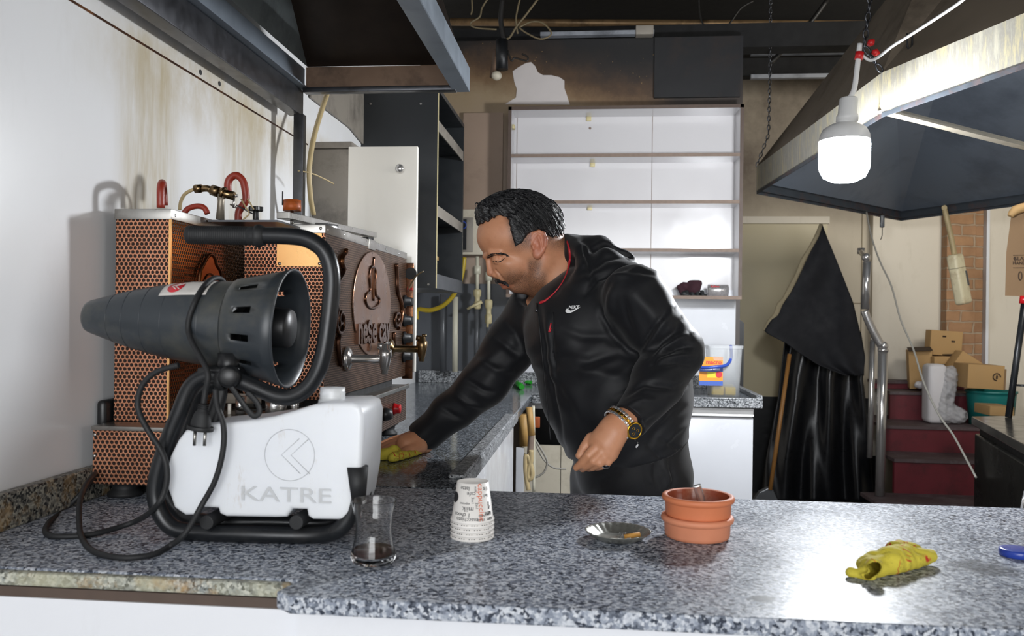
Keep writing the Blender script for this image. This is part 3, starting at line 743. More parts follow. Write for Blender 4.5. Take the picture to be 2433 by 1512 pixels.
# things on its lowest shelf
zf = zb + t
gl = thing('work_glove', (PY(1640, 700, SY + .08).x, SY + .08, zf), 'crumpled maroon and black work gloves on the lowest shelf beside the tin', 'gloves')
gy = SY + .08
def gp(x, y, Y=gy): return PY(x, y, Y)
F = blend([('+', s_sph(gp(1648, 686), .034, (1, 1.0, .95)), 0), ('+', s_cap(gp(1640, 672), gp(1660, 674), .012, .017), .012), ('+', s_cap(gp(1613, 682), gp(1625, 702), .011, .014), .01), ('+', s_cap(gp(1625, 680), gp(1640, 692), .02, .016), .012)])
c = gp(1640, 690)
ob('knitted_back', net_mb(blend([('+', F, 0), ('&', lambda X, Y, Z: zf + .001 - Z, .002)]), (c.x - .09, c.y - .06, zf - .01), (c.x + .09, c.y + .06, c.z + .09), .004), MAT['glove'], gl)
F = blend([('+', s_cap(gp(1625, 699, gy - .02), gp(1632, 706, gy - .02), .014, .016), 0)] + [('+', s_cap(gp(1632 + 12 * i, 694, gy - .015), gp(1634 + 12 * i, 706, gy - .03), .01, .011), .004) for i in range(4)] + [('+', s_cap(gp(1655, 700, gy), gp(1676, 704, gy), .014, .01), .006)])
ob('rubber_palm', net_mb(blend([('+', F, 0), ('&', lambda X, Y, Z: zf + .001 - Z, .002)]), (c.x - .09, c.y - .08, zf - .01), (c.x + .11, c.y + .05, c.z + .05), .0035), MAT['glove_blk'], gl)
a = PY(1681, 692, SY + .08); b = PY(1730, 693, SY + .08); rr = .0285; a.z = b.z = zf + rr
tc = thing('tin_can', ((a.x + b.x) / 2, a.y, zf), 'dented silver tin lying on its side at the right end of the lowest shelf', 'tin')
ob('can_body', MB().lathe([(0, 0), (rr - .003, 0), (rr, .002), (rr, (b - a).length - .002), (rr - .003, (b - a).length), (rr - .003, (b - a).length - .004), (0, (b - a).length - .004)], a, b - a, 32), MAT['tin'], tc)
mb = MB(); text_on(mb, 'Kafem', a + Vector((.032, -rr * .74 - .001, rr * .62)), (1, 0, 0), (0, .55, .83), .016, .0006, .0004); ob('printed_text', mb, MAT['red'], tc)

# ------------------------------------------------------------------ black cabinet on the left wall
Y0 = 3.15; xr = -.598; zB = 1.36; Y1 = 3.80; zT = 2.13
bc = thing('black_cabinet', ((WX + xr) / 2, (Y0 + Y1) / 2, zB), 'tall black open cabinet fixed to the left wall behind the white cupboard door', 'cabinet')
ob('side_panel', MB().box(WX, xr, Y0, Y0 + .018, zB, zT), MAT['black_lam'], bc)
ob('side_panel', MB().box(WX, xr, Y1 - .018, Y1, zB, zT), MAT['black_lam'], bc)
ob('back_panel', MB().box(WX, WX + .01, Y0 + .018, Y1 - .018, zB, zT), MAT['black_lam'], bc)
ob('top_panel', MB().box(WX + .01, xr, Y0 + .018, Y1 - .018, zT - .018, zT), MAT['black_lam'], bc)
ob('bottom_panel', MB().box(WX + .01, xr, Y0 + .018, Y1 - .018, zB, zB + .055), MAT['grey_tile'], bc)
for z in (1.99, 1.665):
    s = ob('shelf', MB().box(WX + .01, xr - .004, Y0 + .019, Y1 - .019, z - .009, z + .009), MAT['black_lam'], bc)
    ob('edge_banding', MB().box(xr - .004, xr, Y0 + .019, Y1 - .019, z - .03, z + .012), MAT['greyboard'], s)
ob('edge_banding', MB().box(xr, xr + .001, Y0, Y0 + .018, zB, zT), MAT['hinge'], bc)
for p in ((881, 247), (1000, 247)):
    q = PY(*p, Y0); ob('screw', MB().cyl((q.x, Y0 - .003, q.z), (q.x, Y0, q.z), .004), MAT['steel'], bc)
q = PY(1018, 676, Y0); ob('screw', MB().cyl((q.x, Y0 - .003, q.z), (q.x, Y0, q.z), .004), MAT['steel'], bc)
ob('wood_ledge', MB().box(xr - .12, xr - .02, Y0 + .02, Y0 + .16, 1.475, 1.49), MAT['woodpale'], bc)
q = PX(1080, 480, -.64); ob('plastic_wrap', MB().sphere((q.x - .02, 3.62, 1.695), .02, (1, 1.6, .7)).sphere((q.x, 3.35, 1.69), .018, (1, 1.4, .6)), MAT['bag'], None, 'crumpled clear plastic wrap on the middle shelf of the black cabinet', 'plastic')

# ------------------------------------------------------------------ white cupboard with an open door
g0 = 2.6
cp = thing('wall_cupboard', (-.81, 2.85, 1.12), 'stained grey cupboard on the left wall with its glossy cream door swung open', 'cupboard')
xh = PY(828, 500, g0).x; xd = PY(994, 500, g0).x; zt = PY(900, 351, g0).z; zb = PY(980, 884, g0).z
ob('side_board', MB().box(WX + .002, xh, g0, g0 + .02, zb, zt - .004), MAT['greyboard'], cp)
ob('body', MB().box(WX + .002, xh, g0 + .02, g0 + .5, zb, zt - .004), MAT['greyboard'], cp)
ob('cap_board', MB().box(WX + .002, xh + .01, g0 - .01, g0 + .52, zt - .002, zt + .018), MAT['greyboard'], cp)
d = ob('door', MB().box(xh + .003, xd, g0 - .02, g0 - .002, zb, zt, bev=.003), MAT['ceramic_cream'], cp)
q = PY(953, 403, g0 - .02)
ob('knob', MB().lathe([(.005, 0), (.005, .012), (.0125, .016), (.0135, .022), (.009, .027), (0, .028)], (q.x, g0 - .02, q.z), (0, -1, 0), 24), MAT['chrome'], d)

# ------------------------------------------------------------------ pipes, valves and boxes on the back wall (left of the man)
def pt(L, Y): return [PY(x, y, Y) for x, y in L]
ob('wall_pipe', MB().tube(pt([(1082, 706), (1081, 884)], 4.12), .014, 14, 1), MAT['pipe_white'], None, 'vertical white plastic pipe below the black cabinet', 'pipe')
ob('wall_pipe', MB().tube(pt([(1052, 700), (1052, 884)], 4.15), .014, 14, 1), MAT['pipe_grey'], None, 'vertical grey painted pipe left of the white pipe', 'pipe')
def valve(x, ytop, ybody, yend, lev, label):
    v = thing('water_valve', PY(x, yend, 4.12), label, 'valve')
    Y = 4.12
    ob('riser_pipe', MB().tube(pt([(x - 1, yend), (x - 2, 884)], Y), .010, 12, 1), MAT['pipe_grey'], v)
    ob('upper_pipe', MB().tube(pt([(x, ytop), (x, ybody)], Y), .009, 12, 1), MAT['pipe_white'], v)
    a, b = PY(x, ytop + 22, Y), PY(x, ytop + 42, Y); ob('coupling', MB().cyl(a, b, .017), MAT['pipe_white'], v)
    a, b = PY(x, ybody, Y), PY(x, yend, Y); L = (a - b).length
    ob('valve_body', MB().lathe([(.012, 0), (.017, .006), (.017, L * .35), (.013, L * .4), (.013, L * .6), (.019, L * .68), (.020, L * .94), (.014, L)], b, a - b, 20, True, True), MAT['valve'], v)
    ob('lever', MB().tube([PY(*lev[0], Y - .03), PY(*lev[1], Y - .035)], [.009, .006], 8, 1, flat=.5), MAT['valve'], v)
valve(1134, 610, 688, 735, ((1145, 717), (1110, 735)), 'left cream water valve with its lever turned out to the left')
valve(1161, 625, 712, 770, ((1160, 745), (1158, 778)), 'right cream water valve with its lever pointing down')
ob('yellow_hose', MB().tube(pt([(1103, 612), (1100, 640), (1092, 672), (1075, 705), (1050, 728), (1020, 738), (992, 736), (990, 760)], 3.95), .011), MAT['yellowhose'], None, 'yellow gas hose looping under the black cabinet', 'hose')
mx = thing('meter_box', PY(1150, 604, 4.15), 'cream meter box with a small dark window on the back wall', 'meter box')
a = PY(1096, 512, 4.14); b = PY(1192, 606, 4.14)
ob('housing', MB().box(a.x, b.x, 4.14, 4.19, b.z, a.z + .03, bev=.004), MAT['meterbox'], mx)
a = PY(1097, 517, 4.135); b = PY(1124, 599, 4.135)
ob('window_frame', MB().box(a.x, b.x, 4.132, 4.14, b.z, a.z, bev=.002), MAT['greyboard'], mx)
a = PY(1097, 521, 4.128); b = PY(1108, 594, 4.128)
ob('meter', MB().box(a.x, b.x, 4.126, 4.133, b.z, a.z), MAT['black_pl'], mx)
q = PY(1099, 535, 4.12); ob('gauge_ring', MB().lathe([(.016, 0), (.02, 0), (.02, .006), (.016, .006)], (q.x, 4.126, q.z), (0, -1, 0), 24, closed=True), MAT['handle_blue'], mx)
# green squeegee lying on the back worktop
sq = thing('squeegee', PZ(1235, 912, ZC), 'bright green plastic squeegee lying on the back worktop', 'squeegee')
ob('blade', MB().tube([PZ(1210, 905, ZC + .012), PZ(1262, 909, ZC + .012)], .009, 10, 1), MAT['green'], sq)
ob('handle', MB().tube([PZ(1222, 906, ZC + .016), PZ(1240, 920, ZC + .014)], .013, 12, 1), MAT['green'], sq)

# bucket on the back worktop
bx = PZ(1697, 928, ZC); bx = Vector((bx.x, 3.78, ZC + .001))
bk = thing('plastic_bucket', bx, 'clear plastic bucket with blue handle and orange label holding yellow sponges', 'bucket')
def sqr(hw, hd, z, n=8, r=.02):
    out = []
    for (sx, sy, a0) in ((1, 1, 0), (-1, 1, 90), (-1, -1, 180), (1, -1, 270)):
        for k in range(n + 1):
            a = math.radians(a0 + 90 * k / n); out.append((bx.x + sx * (hw - r) + r * math.cos(a), bx.y + sy * (hd - r) + r * math.sin(a), z))
    return out
def loft(rings, cap=True):
    n = len(rings[0]); mb = MB(); vs = [p for r in rings for p in r]
    fs = [(i * n + k, i * n + (k + 1) % n, (i + 1) * n + (k + 1) % n, (i + 1) * n + k) for i in range(len(rings) - 1) for k in range(n)]
    if cap: fs += [tuple(range(n))[::-1]]
    return mb.add(vs, fs, True)
s = 3.78 / 2000; H = (928 - 812) * s
wt_, wb = 38 * s, 33 * s
ob('bucket_wall', loft([sqr(wb, wb * .9, bx.z), sqr(wt_, wt_ * .9, bx.z + H)]), MAT['clearplastic'], bk, solid=.002)
ob('rim', loft([sqr(wt_ + .004, wt_ * .9 + .004, bx.z + H - .012), sqr(wt_ + .005, wt_ * .9 + .005, bx.z + H + .002), sqr(wt_ - .002, wt_ * .9 - .002, bx.z + H + .002)], False), MAT['clearplastic'], bk)
mb = MB(); yl = bx.y - wb * .9 - .006
a = PY(1662, 848, yl); b = PY(1717, 917, yl)
lb = ob('label', MB().box(a.x, b.x, yl - .001, yl, b.z, a.z), MAT['label_or'], bk)
a2 = PY(1662, 905, yl); ob('label_band', MB().box(a.x, b.x, yl - .002, yl - .001, b.z, a2.z), MAT['label_bl'], lb)
a3 = PY(1668, 872, yl); b3 = PY(1713, 884, yl); ob('label_band', MB().box(a.x, b.x, yl - .002, yl - .001, b3.z, a3.z), MAT['label_bl'], lb)
a3 = PY(1680, 884, yl); b3 = PY(1703, 898, yl); ob('label_blob', MB().box(a3.x, b3.x, yl - .002, yl - .001, b3.z, a3.z), MAT['label_ye'], lb)
q = PY(1708, 890, yl); ob('round_seal', MB().cyl((q.x, yl - .003, q.z), (q.x, yl - .001, q.z), .014), MAT['red'], lb)
mb = MB(); text_on(mb, 'macro', PY(1696, 861, yl - .002), (1, 0, 0), (0, 0, 1), .026, .0006, .0006); ob('label_text', mb, MAT['red'], lb)
mb = MB(); text_on(mb, 'Temizlik Paketi', PY(1690, 878, yl - .003), (1, 0, 0), (0, 0, 1), .012, .0006, .0002); ob('label_text', mb, MAT['white'], lb)
ob('handle', MB().tube([PY(1736, 822, bx.y), PY(1737, 850, bx.y - .05), PY(1726, 868, bx.y - .085), PY(1700, 872, bx.y - .1), PY(1668, 874, bx.y - .09), PY(1655, 862, bx.y - .05)], .007), MAT['handle_blue'], bk)
ob('sponge', MB().box(bx.x - .052, bx.x - .002, bx.y - .04, bx.y + .03, bx.z + .003, bx.z + .045, bev=.006), MAT['sponge'], None, 'yellow sponge inside the bucket, left of its pair', 'sponge', 'sponges in the bucket')
ob('sponge', MB().box(bx.x + .003, bx.x + .05, bx.y - .035, bx.y + .035, bx.z + .003, bx.z + .038, bev=.006), MAT['sponge'], None, 'yellow sponge inside the bucket, right of its pair', 'sponge', 'sponges in the bucket')

# ------------------------------------------------------------------ left hood
hz = 1.876
h1 = thing('extractor_hood', (-.57, 1.7, hz), 'steel extractor hood with smoked inside hanging over the copper machine', 'hood')
hx0, hx1, hy0, hy1 = -.825, -.349, .7, 2.305
top = [(-.73, 1.1, 2.32), (-.46, 1.1, 2.32), (-.46, 1.65, 2.32), (-.73, 1.65, 2.32)]
lz = 1.945
ob('left_slope', MB().pts([(hx0 + .02, hy0, lz), (hx0 + .02, hy1 - .02, lz), top[3], top[0]], (-.004, 0, .004)), MAT['hood_in_grey'], h1)
ob('back_slope', MB().pts([(hx0 + .02, hy1 - .02, lz), (hx1 - .02, hy1 - .02, lz), top[2], top[3]], (0, .004, .004)), MAT['hood_in'], h1)
ob('right_slope', MB().pts([(hx1 - .02, hy1 - .02, lz), (hx1 - .02, hy0, lz), top[1], top[2]], (.004, 0, .004)), MAT['hood_in'], h1)
ob('front_slope', MB().pts([(hx1 - .02, hy0, lz), (hx0 + .02, hy0, lz), top[0], top[1]], (0, -.004, .004)), MAT['hood_in'], h1)
ob('top_plate', MB().pts(top, (0, 0, .004)), MAT['hood_in'], h1)
ob('back_band', MB().box(hx0 + .015, hx1 - .04, hy1 - .015, hy1 - .004, hz + .012, lz), MAT['brown_steel'], h1)
ob('back_lip', MB().box(hx0 + .01, hx1 - .035, hy1 - .03, hy1, hz - .004, hz + .010, bev=.002), MAT['steel_dark'], h1)
ob('right_channel', MB().box(hx1 - .006, hx1, hy0, hy1, hz, hz + .062).box(hx1 - .045, hx1, hy0, hy1, hz - .002, hz + .001), MAT['galv'], h1)
ob('left_channel', MB().box(hx0 + .0, hx0 + .006, hy0, hy1, hz + .012, lz).box(hx0 - .01, hx0 + .022, hy0, hy1, hz + .008, hz + .012), MAT['galv'], h1)
ob('support_beam', MB().box(hx0 - .036, hx0 + .003, hy0, hy1, hz - .064, hz + .006, bev=.002), MAT['steel_dark'], h1)
ob('support_post', MB().box(-.8385, -.811, 2.272, 2.300, ZC + .001, hz - .0645, bev=.002), MAT['steel_dark'], None, 'dark square steel post holding up the left hood behind the copper machine', 'post')
ob('hanging_hose', MB().tube([PX(782, 210, -.80), PX(765, 260, -.80), PX(745, 330, -.80), PX(735, 400, -.80), PX(738, 470, -.80), PX(745, 510, -.80)], .0075), MAT['creamhose'], None, 'stained cream hose hanging down beside the hood post', 'hose')
ob('stray_wire', MB().tube([PY(708, 406, 2.27), PY(740, 412, 2.3), PY(770, 425, 2.35), PY(793, 437, 2.38)], .0022, 8), MAT['creamhose'], None, 'short stiff wire sticking out from the hood post', 'wire')

# ------------------------------------------------------------------ right hood
def Wc(xc, zc, z): p = _F * zc + _R0 * xc; return Vector((p.x, p.y, z))
rz = 1.90
A = PZ(1797, 455, rz); B = PZ(2095, 268, rz); C1 = PZ(2433, 150, rz); D = PZ(2140, 520, rz); E1 = PZ(2433, 482, rz)
C = B + (C1 - B) * 1.7; E = D + (E1 - D) * 2.4
rim = [A, B, C, E, D]; ctr = Wc(1.76, 3.20, 0)
h2 = thing('hanging_hood', (ctr.x, ctr.y, rz), 'large greasy galvanised hood hanging from chains at the right', 'hood')
up = Vector((0, 0, .125))
mbs = MB()
for i in range(5):
    p, q = rim[i], rim[(i + 1) % 5]
    nrm = Vector(((q - p).y, -(q - p).x, 0)).normalized()
    if nrm.dot(ctr - p) < 0: nrm = -nrm
    ob('skirt', MB().pts([p, q, q + up, p + up], nrm * .003), MAT['hood2' if i < 3 else 'hood2_rim'], h2)
    ob('rim_angle', MB().pts([p, q, q + nrm * .022, p + nrm * .022], (0, 0, .004)).pts([p + nrm * .001, q + nrm * .001, q + nrm * .001 - Vector((0, 0, .014)), p + nrm * .001 - Vector((0, 0, .014))], nrm * .003), MAT['hood2_rim'], h2)
K = 30; R = .36
ringp = [Vector((ctr.x + R * math.cos(2 * math.pi * k / K), ctr.y + R * math.sin(2 * math.pi * k / K), 2.50)) for k in range(K)]
def edgepts(lift, shrink):
    out = []
    for r in ringp:
        d = (Vector((r.x, r.y)) - Vector((ctr.x, ctr.y))).normalized(); best = None
        for i in range(5):
            p, q = rim[i], rim[(i + 1) % 5]; e = Vector((q.x - p.x, q.y - p.y)); pc = Vector((p.x - ctr.x, p.y - ctr.y))
            den = d.x * e.y - d.y * e.x
            if abs(den) < 1e-9: continue
            t_ = (pc.x * e.y - pc.y * e.x) / den; u_ = (pc.x * d.y - pc.y * d.x) / den
            if t_ > 0 and -1e-6 <= u_ <= 1 + 1e-6: best = t_
        out.append(Vector((ctr.x + d.x * best * shrink, ctr.y + d.y * best * shrink, rz + lift)))
    return out
def shell(rings):
    mb = MB(); n = len(rings[0]); vs = [p for r in rings for p in r]
    fs = [(i * n + k, i * n + (k + 1) % n, (i + 1) * n + (k + 1) % n, (i + 1) * n + k) for i in range(len(rings) - 1) for k in range(n)]
    mb.add(vs, fs, False); return mb
# five flat slopes fanned from the rim corners to the duct collar
def slopes(lift, sh, r, z):
    mb = MB(); cor = [Vector((ctr.x + (p.x - ctr.x) * sh, ctr.y + (p.y - ctr.y) * sh, rz + lift)) for p in rim]
    tp = [Vector((ctr.x + (p.x - ctr.x) / math.hypot(p.x - ctr.x, p.y - ctr.y) * r, ctr.y + (p.y - ctr.y) / math.hypot(p.x - ctr.x, p.y - ctr.y) * r, z)) for p in rim]
    for i in range(5): mb.add([cor[i], cor[(i + 1) % 5], tp[(i + 1) % 5], tp[i]], [(0, 1, 2, 3)])
    return mb
ob('outer_slope', slopes(.125, 1.0, .40, 2.62), MAT['duct'], h2)
ob('inner_slope', slopes(.043, .985, .38, 2.58), MAT['hood2_in'], h2)
ob('duct_pipe', MB().lathe([(.40, 0), (.40, .03), (.36, .04), (.36, .48)], (ctr.x, ctr.y, 2.61), (0, 0, 1), 40), MAT['duct'], h2)
S1 = PZ(2433, 352, rz); Se = B + (S1 - B) * 1.9
dr = (Se - B).normalized(); nn = Vector((dr.y, -dr.x, 0))
ob('cross_bar', MB().pts([B + nn * .018, Se + nn * .018, Se - nn * .018, B - nn * .018], (0, 0, .008)).pts([B - nn * .018, Se - nn * .018, Se - nn * .018 + Vector((0, 0, .03)), B - nn * .018 + Vector((0, 0, .03))], nn * .003), MAT['meterbox'], h2)
def chain(pts, r=.011, wr=.0028, name='chain', label='', mat='steel_dark'):
    mb = MB(); P = [Vector(p) for p in pts]; k = 0
    for i in range(len(P) - 1):
        L = (P[i + 1] - P[i]).length; n = max(1, int(L / (r * 2.0))); d = (P[i + 1] - P[i]).normalized()
        for j in range(n):
            c = P[i] + d * (L * (j + .5) / n); s1 = d.cross(Vector((1, 0, 0)) if k % 2 else Vector((0, 1, 0))).normalized()
            mb.tube([c + d * (r * 1.2 * math.cos(a)) + s1 * (r * .6 * math.sin(a)) for a in [2 * math.pi * t_ / 8 for t_ in range(8)]], wr, 6, 1, closed=True); k += 1
    return ob(name, mb, MAT[mat], None, label, 'chain')
ka = A + up
chain([ka + Vector((0, 0, .0)), PY(1826, 320, ka.y), PY(1829, 200, ka.y), PY(1831, 0, ka.y), PY(1831, -30, ka.y)], label='long sooty chain holding the far left corner of the right hood')
kb = B + up
chain([kb, PY(2053, 110, kb.y), PY(2064, 30, kb.y), PY(2072, -60, kb.y)], .013, .003, label='black chain at the near corner of the right hood above the bulb')
q = PY(2160, 95, kb.y - .02)
ob('hook', MB().tube([q + Vector((0, 0, .02)), q + Vector((.008, 0, .018)), q + Vector((.008, 0, -.02)), q + Vector((-.004, 0, -.022)), q + Vector((-.006, 0, .02))], .003, 8), MAT['black_rub'], None, 'small black hook clipped on the top edge of the right hood', 'hook')

# ------------------------------------------------------------------ lit bulb
bc_ = PY(2006, 372, 2.62); BS = 2.62 / 2.28; Rb = .064 * BS
bl = thing('light_bulb', (bc_.x, bc_.y, bc_.z - .08), 'large lit white bulb hanging on a cable before the right hood', 'light bulb')
bt = bc_.z
ob('diffuser', MB().lathe([(r * BS, h * BS) for r, h in [(0, -.068), (.03, -.066), (.052, -.055), (.062, -.035), (.064, -.01), (.064, .03), (.0635, .040)]], (bc_.x, bc_.y, bt), (0, 0, 1), 40), MAT['emit'], bl)
ob('bulb_housing', MB().lathe([(r * BS, h * BS) for r, h in [(.0637, .040), (.062, .056), (.054, .072), (.036, .083), (.022, .088), (.020, .094), (.020, .1)]], (bc_.x, bc_.y, bt), (0, 0, 1), 40), MAT['bulb_white'], bl)
tilt = (PY(2038, 130, bc_.y) - Vector((bc_.x + .012, bc_.y, bt + .16))).normalized()
ob('lamp_socket', MB().lathe([(r * BS, h * BS) for r, h in [(.018, .088), (.0275, .092), (.0275, .106), (.024, .112), (.023, .150), (.020, .154), (.006, .156)]], (bc_.x, bc_.y, bt), (.06, 0, 1), 28), MAT['bulb_white'], bl)
cabl = ob('lamp_cable', MB().tube([Vector((bc_.x + .012, bc_.y, bt + .15 * BS)), PY(2030, 210, bc_.y), PY(2038, 150, bc_.y), PY(2043, 104, bc_.y)], .008), MAT['bulb_white'], bl)
ob('red_tape', MB().tube([PY(2040, 141, bc_.y), PY(2043, 124, bc_.y)], .0125, 12, 1), MAT['redtape'], bl)
for a_, b_ in (((2063, 108), (2077, 94)), ((2072, 123), (2090, 127))):
    ob('wire_connector', MB().tube([PY(*a_, bc_.y), PY((a_[0] + b_[0]) / 2, (a_[1] + b_[1]) / 2, bc_.y), PY(*b_, bc_.y)], [.006, .012, .003], 8, 2), MAT['redtape'], bl)
ob('supply_wire', MB().tube([PY(2045, 128, bc_.y), PY(2065, 143, bc_.y), PY(2085, 137, bc_.y - .02), PY(2120, 110, bc_.y - .1), PY(2160, 85, kb.y - .25), PY(2260, 20, kb.y - .4), PY(2300, -10, kb.y - .45)], .0045), MAT['bulb_white'], bl)

# ------------------------------------------------------------------ ceiling clutter
ob('conduit', MB().tube([PY(1070, 52, 4.9), PY(1400, 55, 4.95), PY(2060, 58, 5.0)], .022, 12, 1), MAT['beam_rust'], None, 'rusty smoked conduit across the dark ceiling from left to right', 'conduit')
ob('steel_rail', MB().box(1.0, 2.6, 5.6, 5.64, 2.985, 3.02), MAT['tube_grey'], None, 'upper grey steel rail in the dark ceiling void at right', 'rail')
ob('steel_rail', MB().box(1.0, 2.6, 5.6, 5.64, 2.83, 2.855), MAT['tube_grey'], None, 'lower grey steel rail in the dark ceiling void at right', 'rail')
ob('soot_beam', MB().box(-.9, 3.2, 5.66, 5.74, 2.86, 2.98), MAT['soot'], None, 'black sooty beam between the two steel rails', 'beam')
ob('soot_beam', MB().box(WX, 1.6, 4.3, 4.42, 2.62, 2.74), MAT['soot'], None, 'black sooty beam along the top of the back partition', 'beam')
a = PY(1285, 86, 4.2); b = PY(1553, 88, 4.2)
ft = thing('light_fitting', (a.x, 4.2, a.z), 'long grey light channel along the top of the sooty wall', 'light fitting')
ob('channel', MB().box(a.x, b.x, 4.16, 4.2, a.z - .012, a.z + .008), MAT['tube_grey'], ft)
q = PY(1531, 76, 4.18); ob('end_box', MB().box(q.x - .043, q.x + .043, 4.15, 4.21, q.z - .02, q.z + .024, bev=.003), MAT['greyboard'], ft)
lf = thing('spot_lamp', PY(1190, 160, 3.9), 'black tube lamp with glass end hanging crooked from the ceiling wires', 'lamp')
ob('tube_body', MB().tube([PY(1192, 95, 3.9), PY(1193, 166, 3.9)], .028, 10, 1), MAT['black_pl'], lf)
ob('tilted_shade', MB().tube([PY(1185, 120, 3.93), PY(1174, 186, 3.93)], [.026, .022], 4, 1), MAT['brown_steel'], lf)
q = PY(1180, 180, 3.9); ob('glass_end', MB().sphere(q, .024, (1, 1, .9)), MAT['meterbox'], lf)
ob('loop_wire', MB().tube([PY(1206, 120, 3.9), PY(1215, 145, 3.9), PY(1222, 138, 3.9), PY(1240, 142, 3.9), PY(1252, 145, 3.9), PY(1254, 136, 3.9), PY(1240, 128, 3.9)], .004), MAT['cable_dark'], lf)
rnd = random.Random(5)
cw = [([(1280, -5), (1250, 35), (1228, 62), (1212, 88), (1203, 93)], 'cable_tan', 'pale ceiling wire slanting down to the crooked tube lamp', .005),
      ([(1121, -5), (1122, 22), (1119, 35)], 'cable_tan', 'short pale wire end dangling near the left hood channel', .004),
      ([(1236, -5), (1230, 20), (1226, 48), (1230, 80)], 'cable_tan', 'thin brown wire hanging right of the bundle', .004),
      ([(1160, -5), (1145, 20), (1140, 40), (1118, 55), (1130, 66), (1180, 70)], 'cable_tan', 'tangled brown wire looping left of the bundle', .004),
      ([(1232, 66), (1262, 52), (1290, 55), (1310, 80), (1285, 93), (1250, 78), (1234, 66)], 'cable_tan', 'drooping wire loop right of the tube lamp', .004),
      ([(1195, -5), (1190, 50), (1200, 100)], 'cable_dark', 'thick black cable bundle feeding the tube lamp', .012),
      ([(1660, -5), (1663, 35), (1675, 65), (1700, 84), (1715, 80), (1738, 50), (1760, 20), (1790, 2)], 'cable_dark', 'big black wire loop under the ceiling conduit', .005),
      ([(1920, 50), (1940, 85), (1980, 98), (2010, 95), (2040, 83)], 'cable_tan', 'sagging brown wire in the ceiling void by the right hood', .005),
      ([(1965, 0), (1920, 60), (1860, 120), (1830, 150)], 'cable_dark', 'black strut wire slanting across the ceiling void', .012)]
for L, m_, lab, r_ in cw:
    ob('ceiling_wire', MB().tube(pt(L, 3.95 if L[0][0] < 1500 else 4.6), r_, 8), MAT[m_], None, lab, 'wire')
# ------------------------------------------------------------------ copper tea machine
tm = thing('tea_machine', (-.68, 1.9, ZC), 'copper and bronze perforated tea boiler with two taps against the left wall', 'tea machine')
zb0, zb1 = .950, 1.052      # base
za, zta = 1.053, 1.440
# base box
ob('base_front', MB().box(-.872, -.543, 1.400, 1.404, zb0, zb1 - .008), MAT['copper'], tm)
ob('base_side', MB().box(-.547, -.543, 1.404, 2.42, zb0, zb1 - .012), MAT['bronze'], tm)
ob('base_body', MB().box(-.870, -.548, 1.405, 2.418, zb0 + .002, zb1 - .006), MAT['black_pl'], tm)
ob('base_top_strip', MB().box(-.8735, -.541, 1.396, 2.422, zb1 - .008, zb1, bev=.001), MAT['steel'], tm)
for x in (-.84, -.57):
    for y in (1.45, 2.3):
        ob('foot', MB().lathe([(.030, 0), (.030, .006), (.022, .012), (.024, .025), (.032, .029)], (x, y, ZC + .001), (0, 0, 1), 20, True, True), MAT['black_rub'], tm)
for q in ((225, 1034), (224, 1084)):
    p = PY(*q, 1.4); ob('rivet', MB().sphere(p, .0035, (1, .5, 1), 12, 8), MAT['steel'], tm)
ob('back_flap', MB().box(-.893, -.8745, 1.44, 1.52, zb1 - .01, 1.092, bev=.008), MAT['black_pl'], tm)
# tower A
ob('tower_front', MB().box(-.870, -.766, 1.46, 1.463, za, zta - .018), MAT['copper'], tm)
ob('tower_side', MB().box(-.769, -.766, 1.463, 1.785, za, zta - .018), MAT['amber'], tm)
ob('tower_body', MB().box(-.869, -.770, 1.4635, 1.784, za, zta - .019), MAT['black_pl'], tm)
ob('corner_trim', MB().box(-.7685, -.7645, 1.4585, 1.4625, za, zta - .018), MAT['copper'] if 0 else MAT['brass'], tm)
ob('tower_top_strip', MB().box(-.872, -.764, 1.457, 1.787, zta - .019, zta, bev=.001), MAT['steel'], tm)
p = PX(410, 511, -.764); ob('rivet', MB().sphere((-.764, p.y + .01, zta - .010), .003, (.5, 1, 1), 12, 8), MAT['steel_shiny'], tm)
# body B
BX = -.566; b0, b1 = 1.0715, 1.443
ob('body_front', MB().box(-.742, BX, 1.73, 1.733, b0, b1 - .019), MAT['copper'], tm)
ob('body_side', MB().box(BX - .003, BX, 1.733, 2.505, b0, b1 - .019), MAT['bronze'], tm)
ob('body_shell', MB().box(-.742, BX - .004, 1.734, 2.504, b0, b1 - .019), MAT['black_pl'], tm)
ob('body_top_plate', MB().box(-.742, BX + .001, 1.728, 2.507, b1 - .019, b1, bev=.001), MAT['steel'], tm)
ob('top_strip_joint', MB().box(BX - .002, BX + .003, 2.07, 2.13, b1 - .024, b1 + .002, bev=.001), MAT['steel'], tm)
for yy in (1.745, 1.86, 2.25, 2.4): ob('rivet', MB().sphere((BX + .001, yy, b1 - .010), .0032, (.5, 1, 1), 10, 8), MAT['steel_shiny'], tm)
a = PY(659, 553, 1.73); b = PY(764, 634, 1.73)
bpz = ob('name_plate', MB().box(a.x, b.x, 1.7285, 1.73, b.z, a.z), MAT['brass'], tm)
for q in ((664, 627), (759, 627), (762, 543)): ob('rivet', MB().sphere(PY(*q, 1.7282), .0035, (1, .6, 1), 12, 8), MAT['steel'], tm)
ob('spacer', MB().box(-.73, -.576, 1.76, 2.38, zb1, b0), MAT['black_rub'], tm)
ob('drip_rail', MB().box(-.541, -.533, 1.42, 2.42, zb1 - .010, zb1 + .002, bev=.002), MAT['steel'], tm)
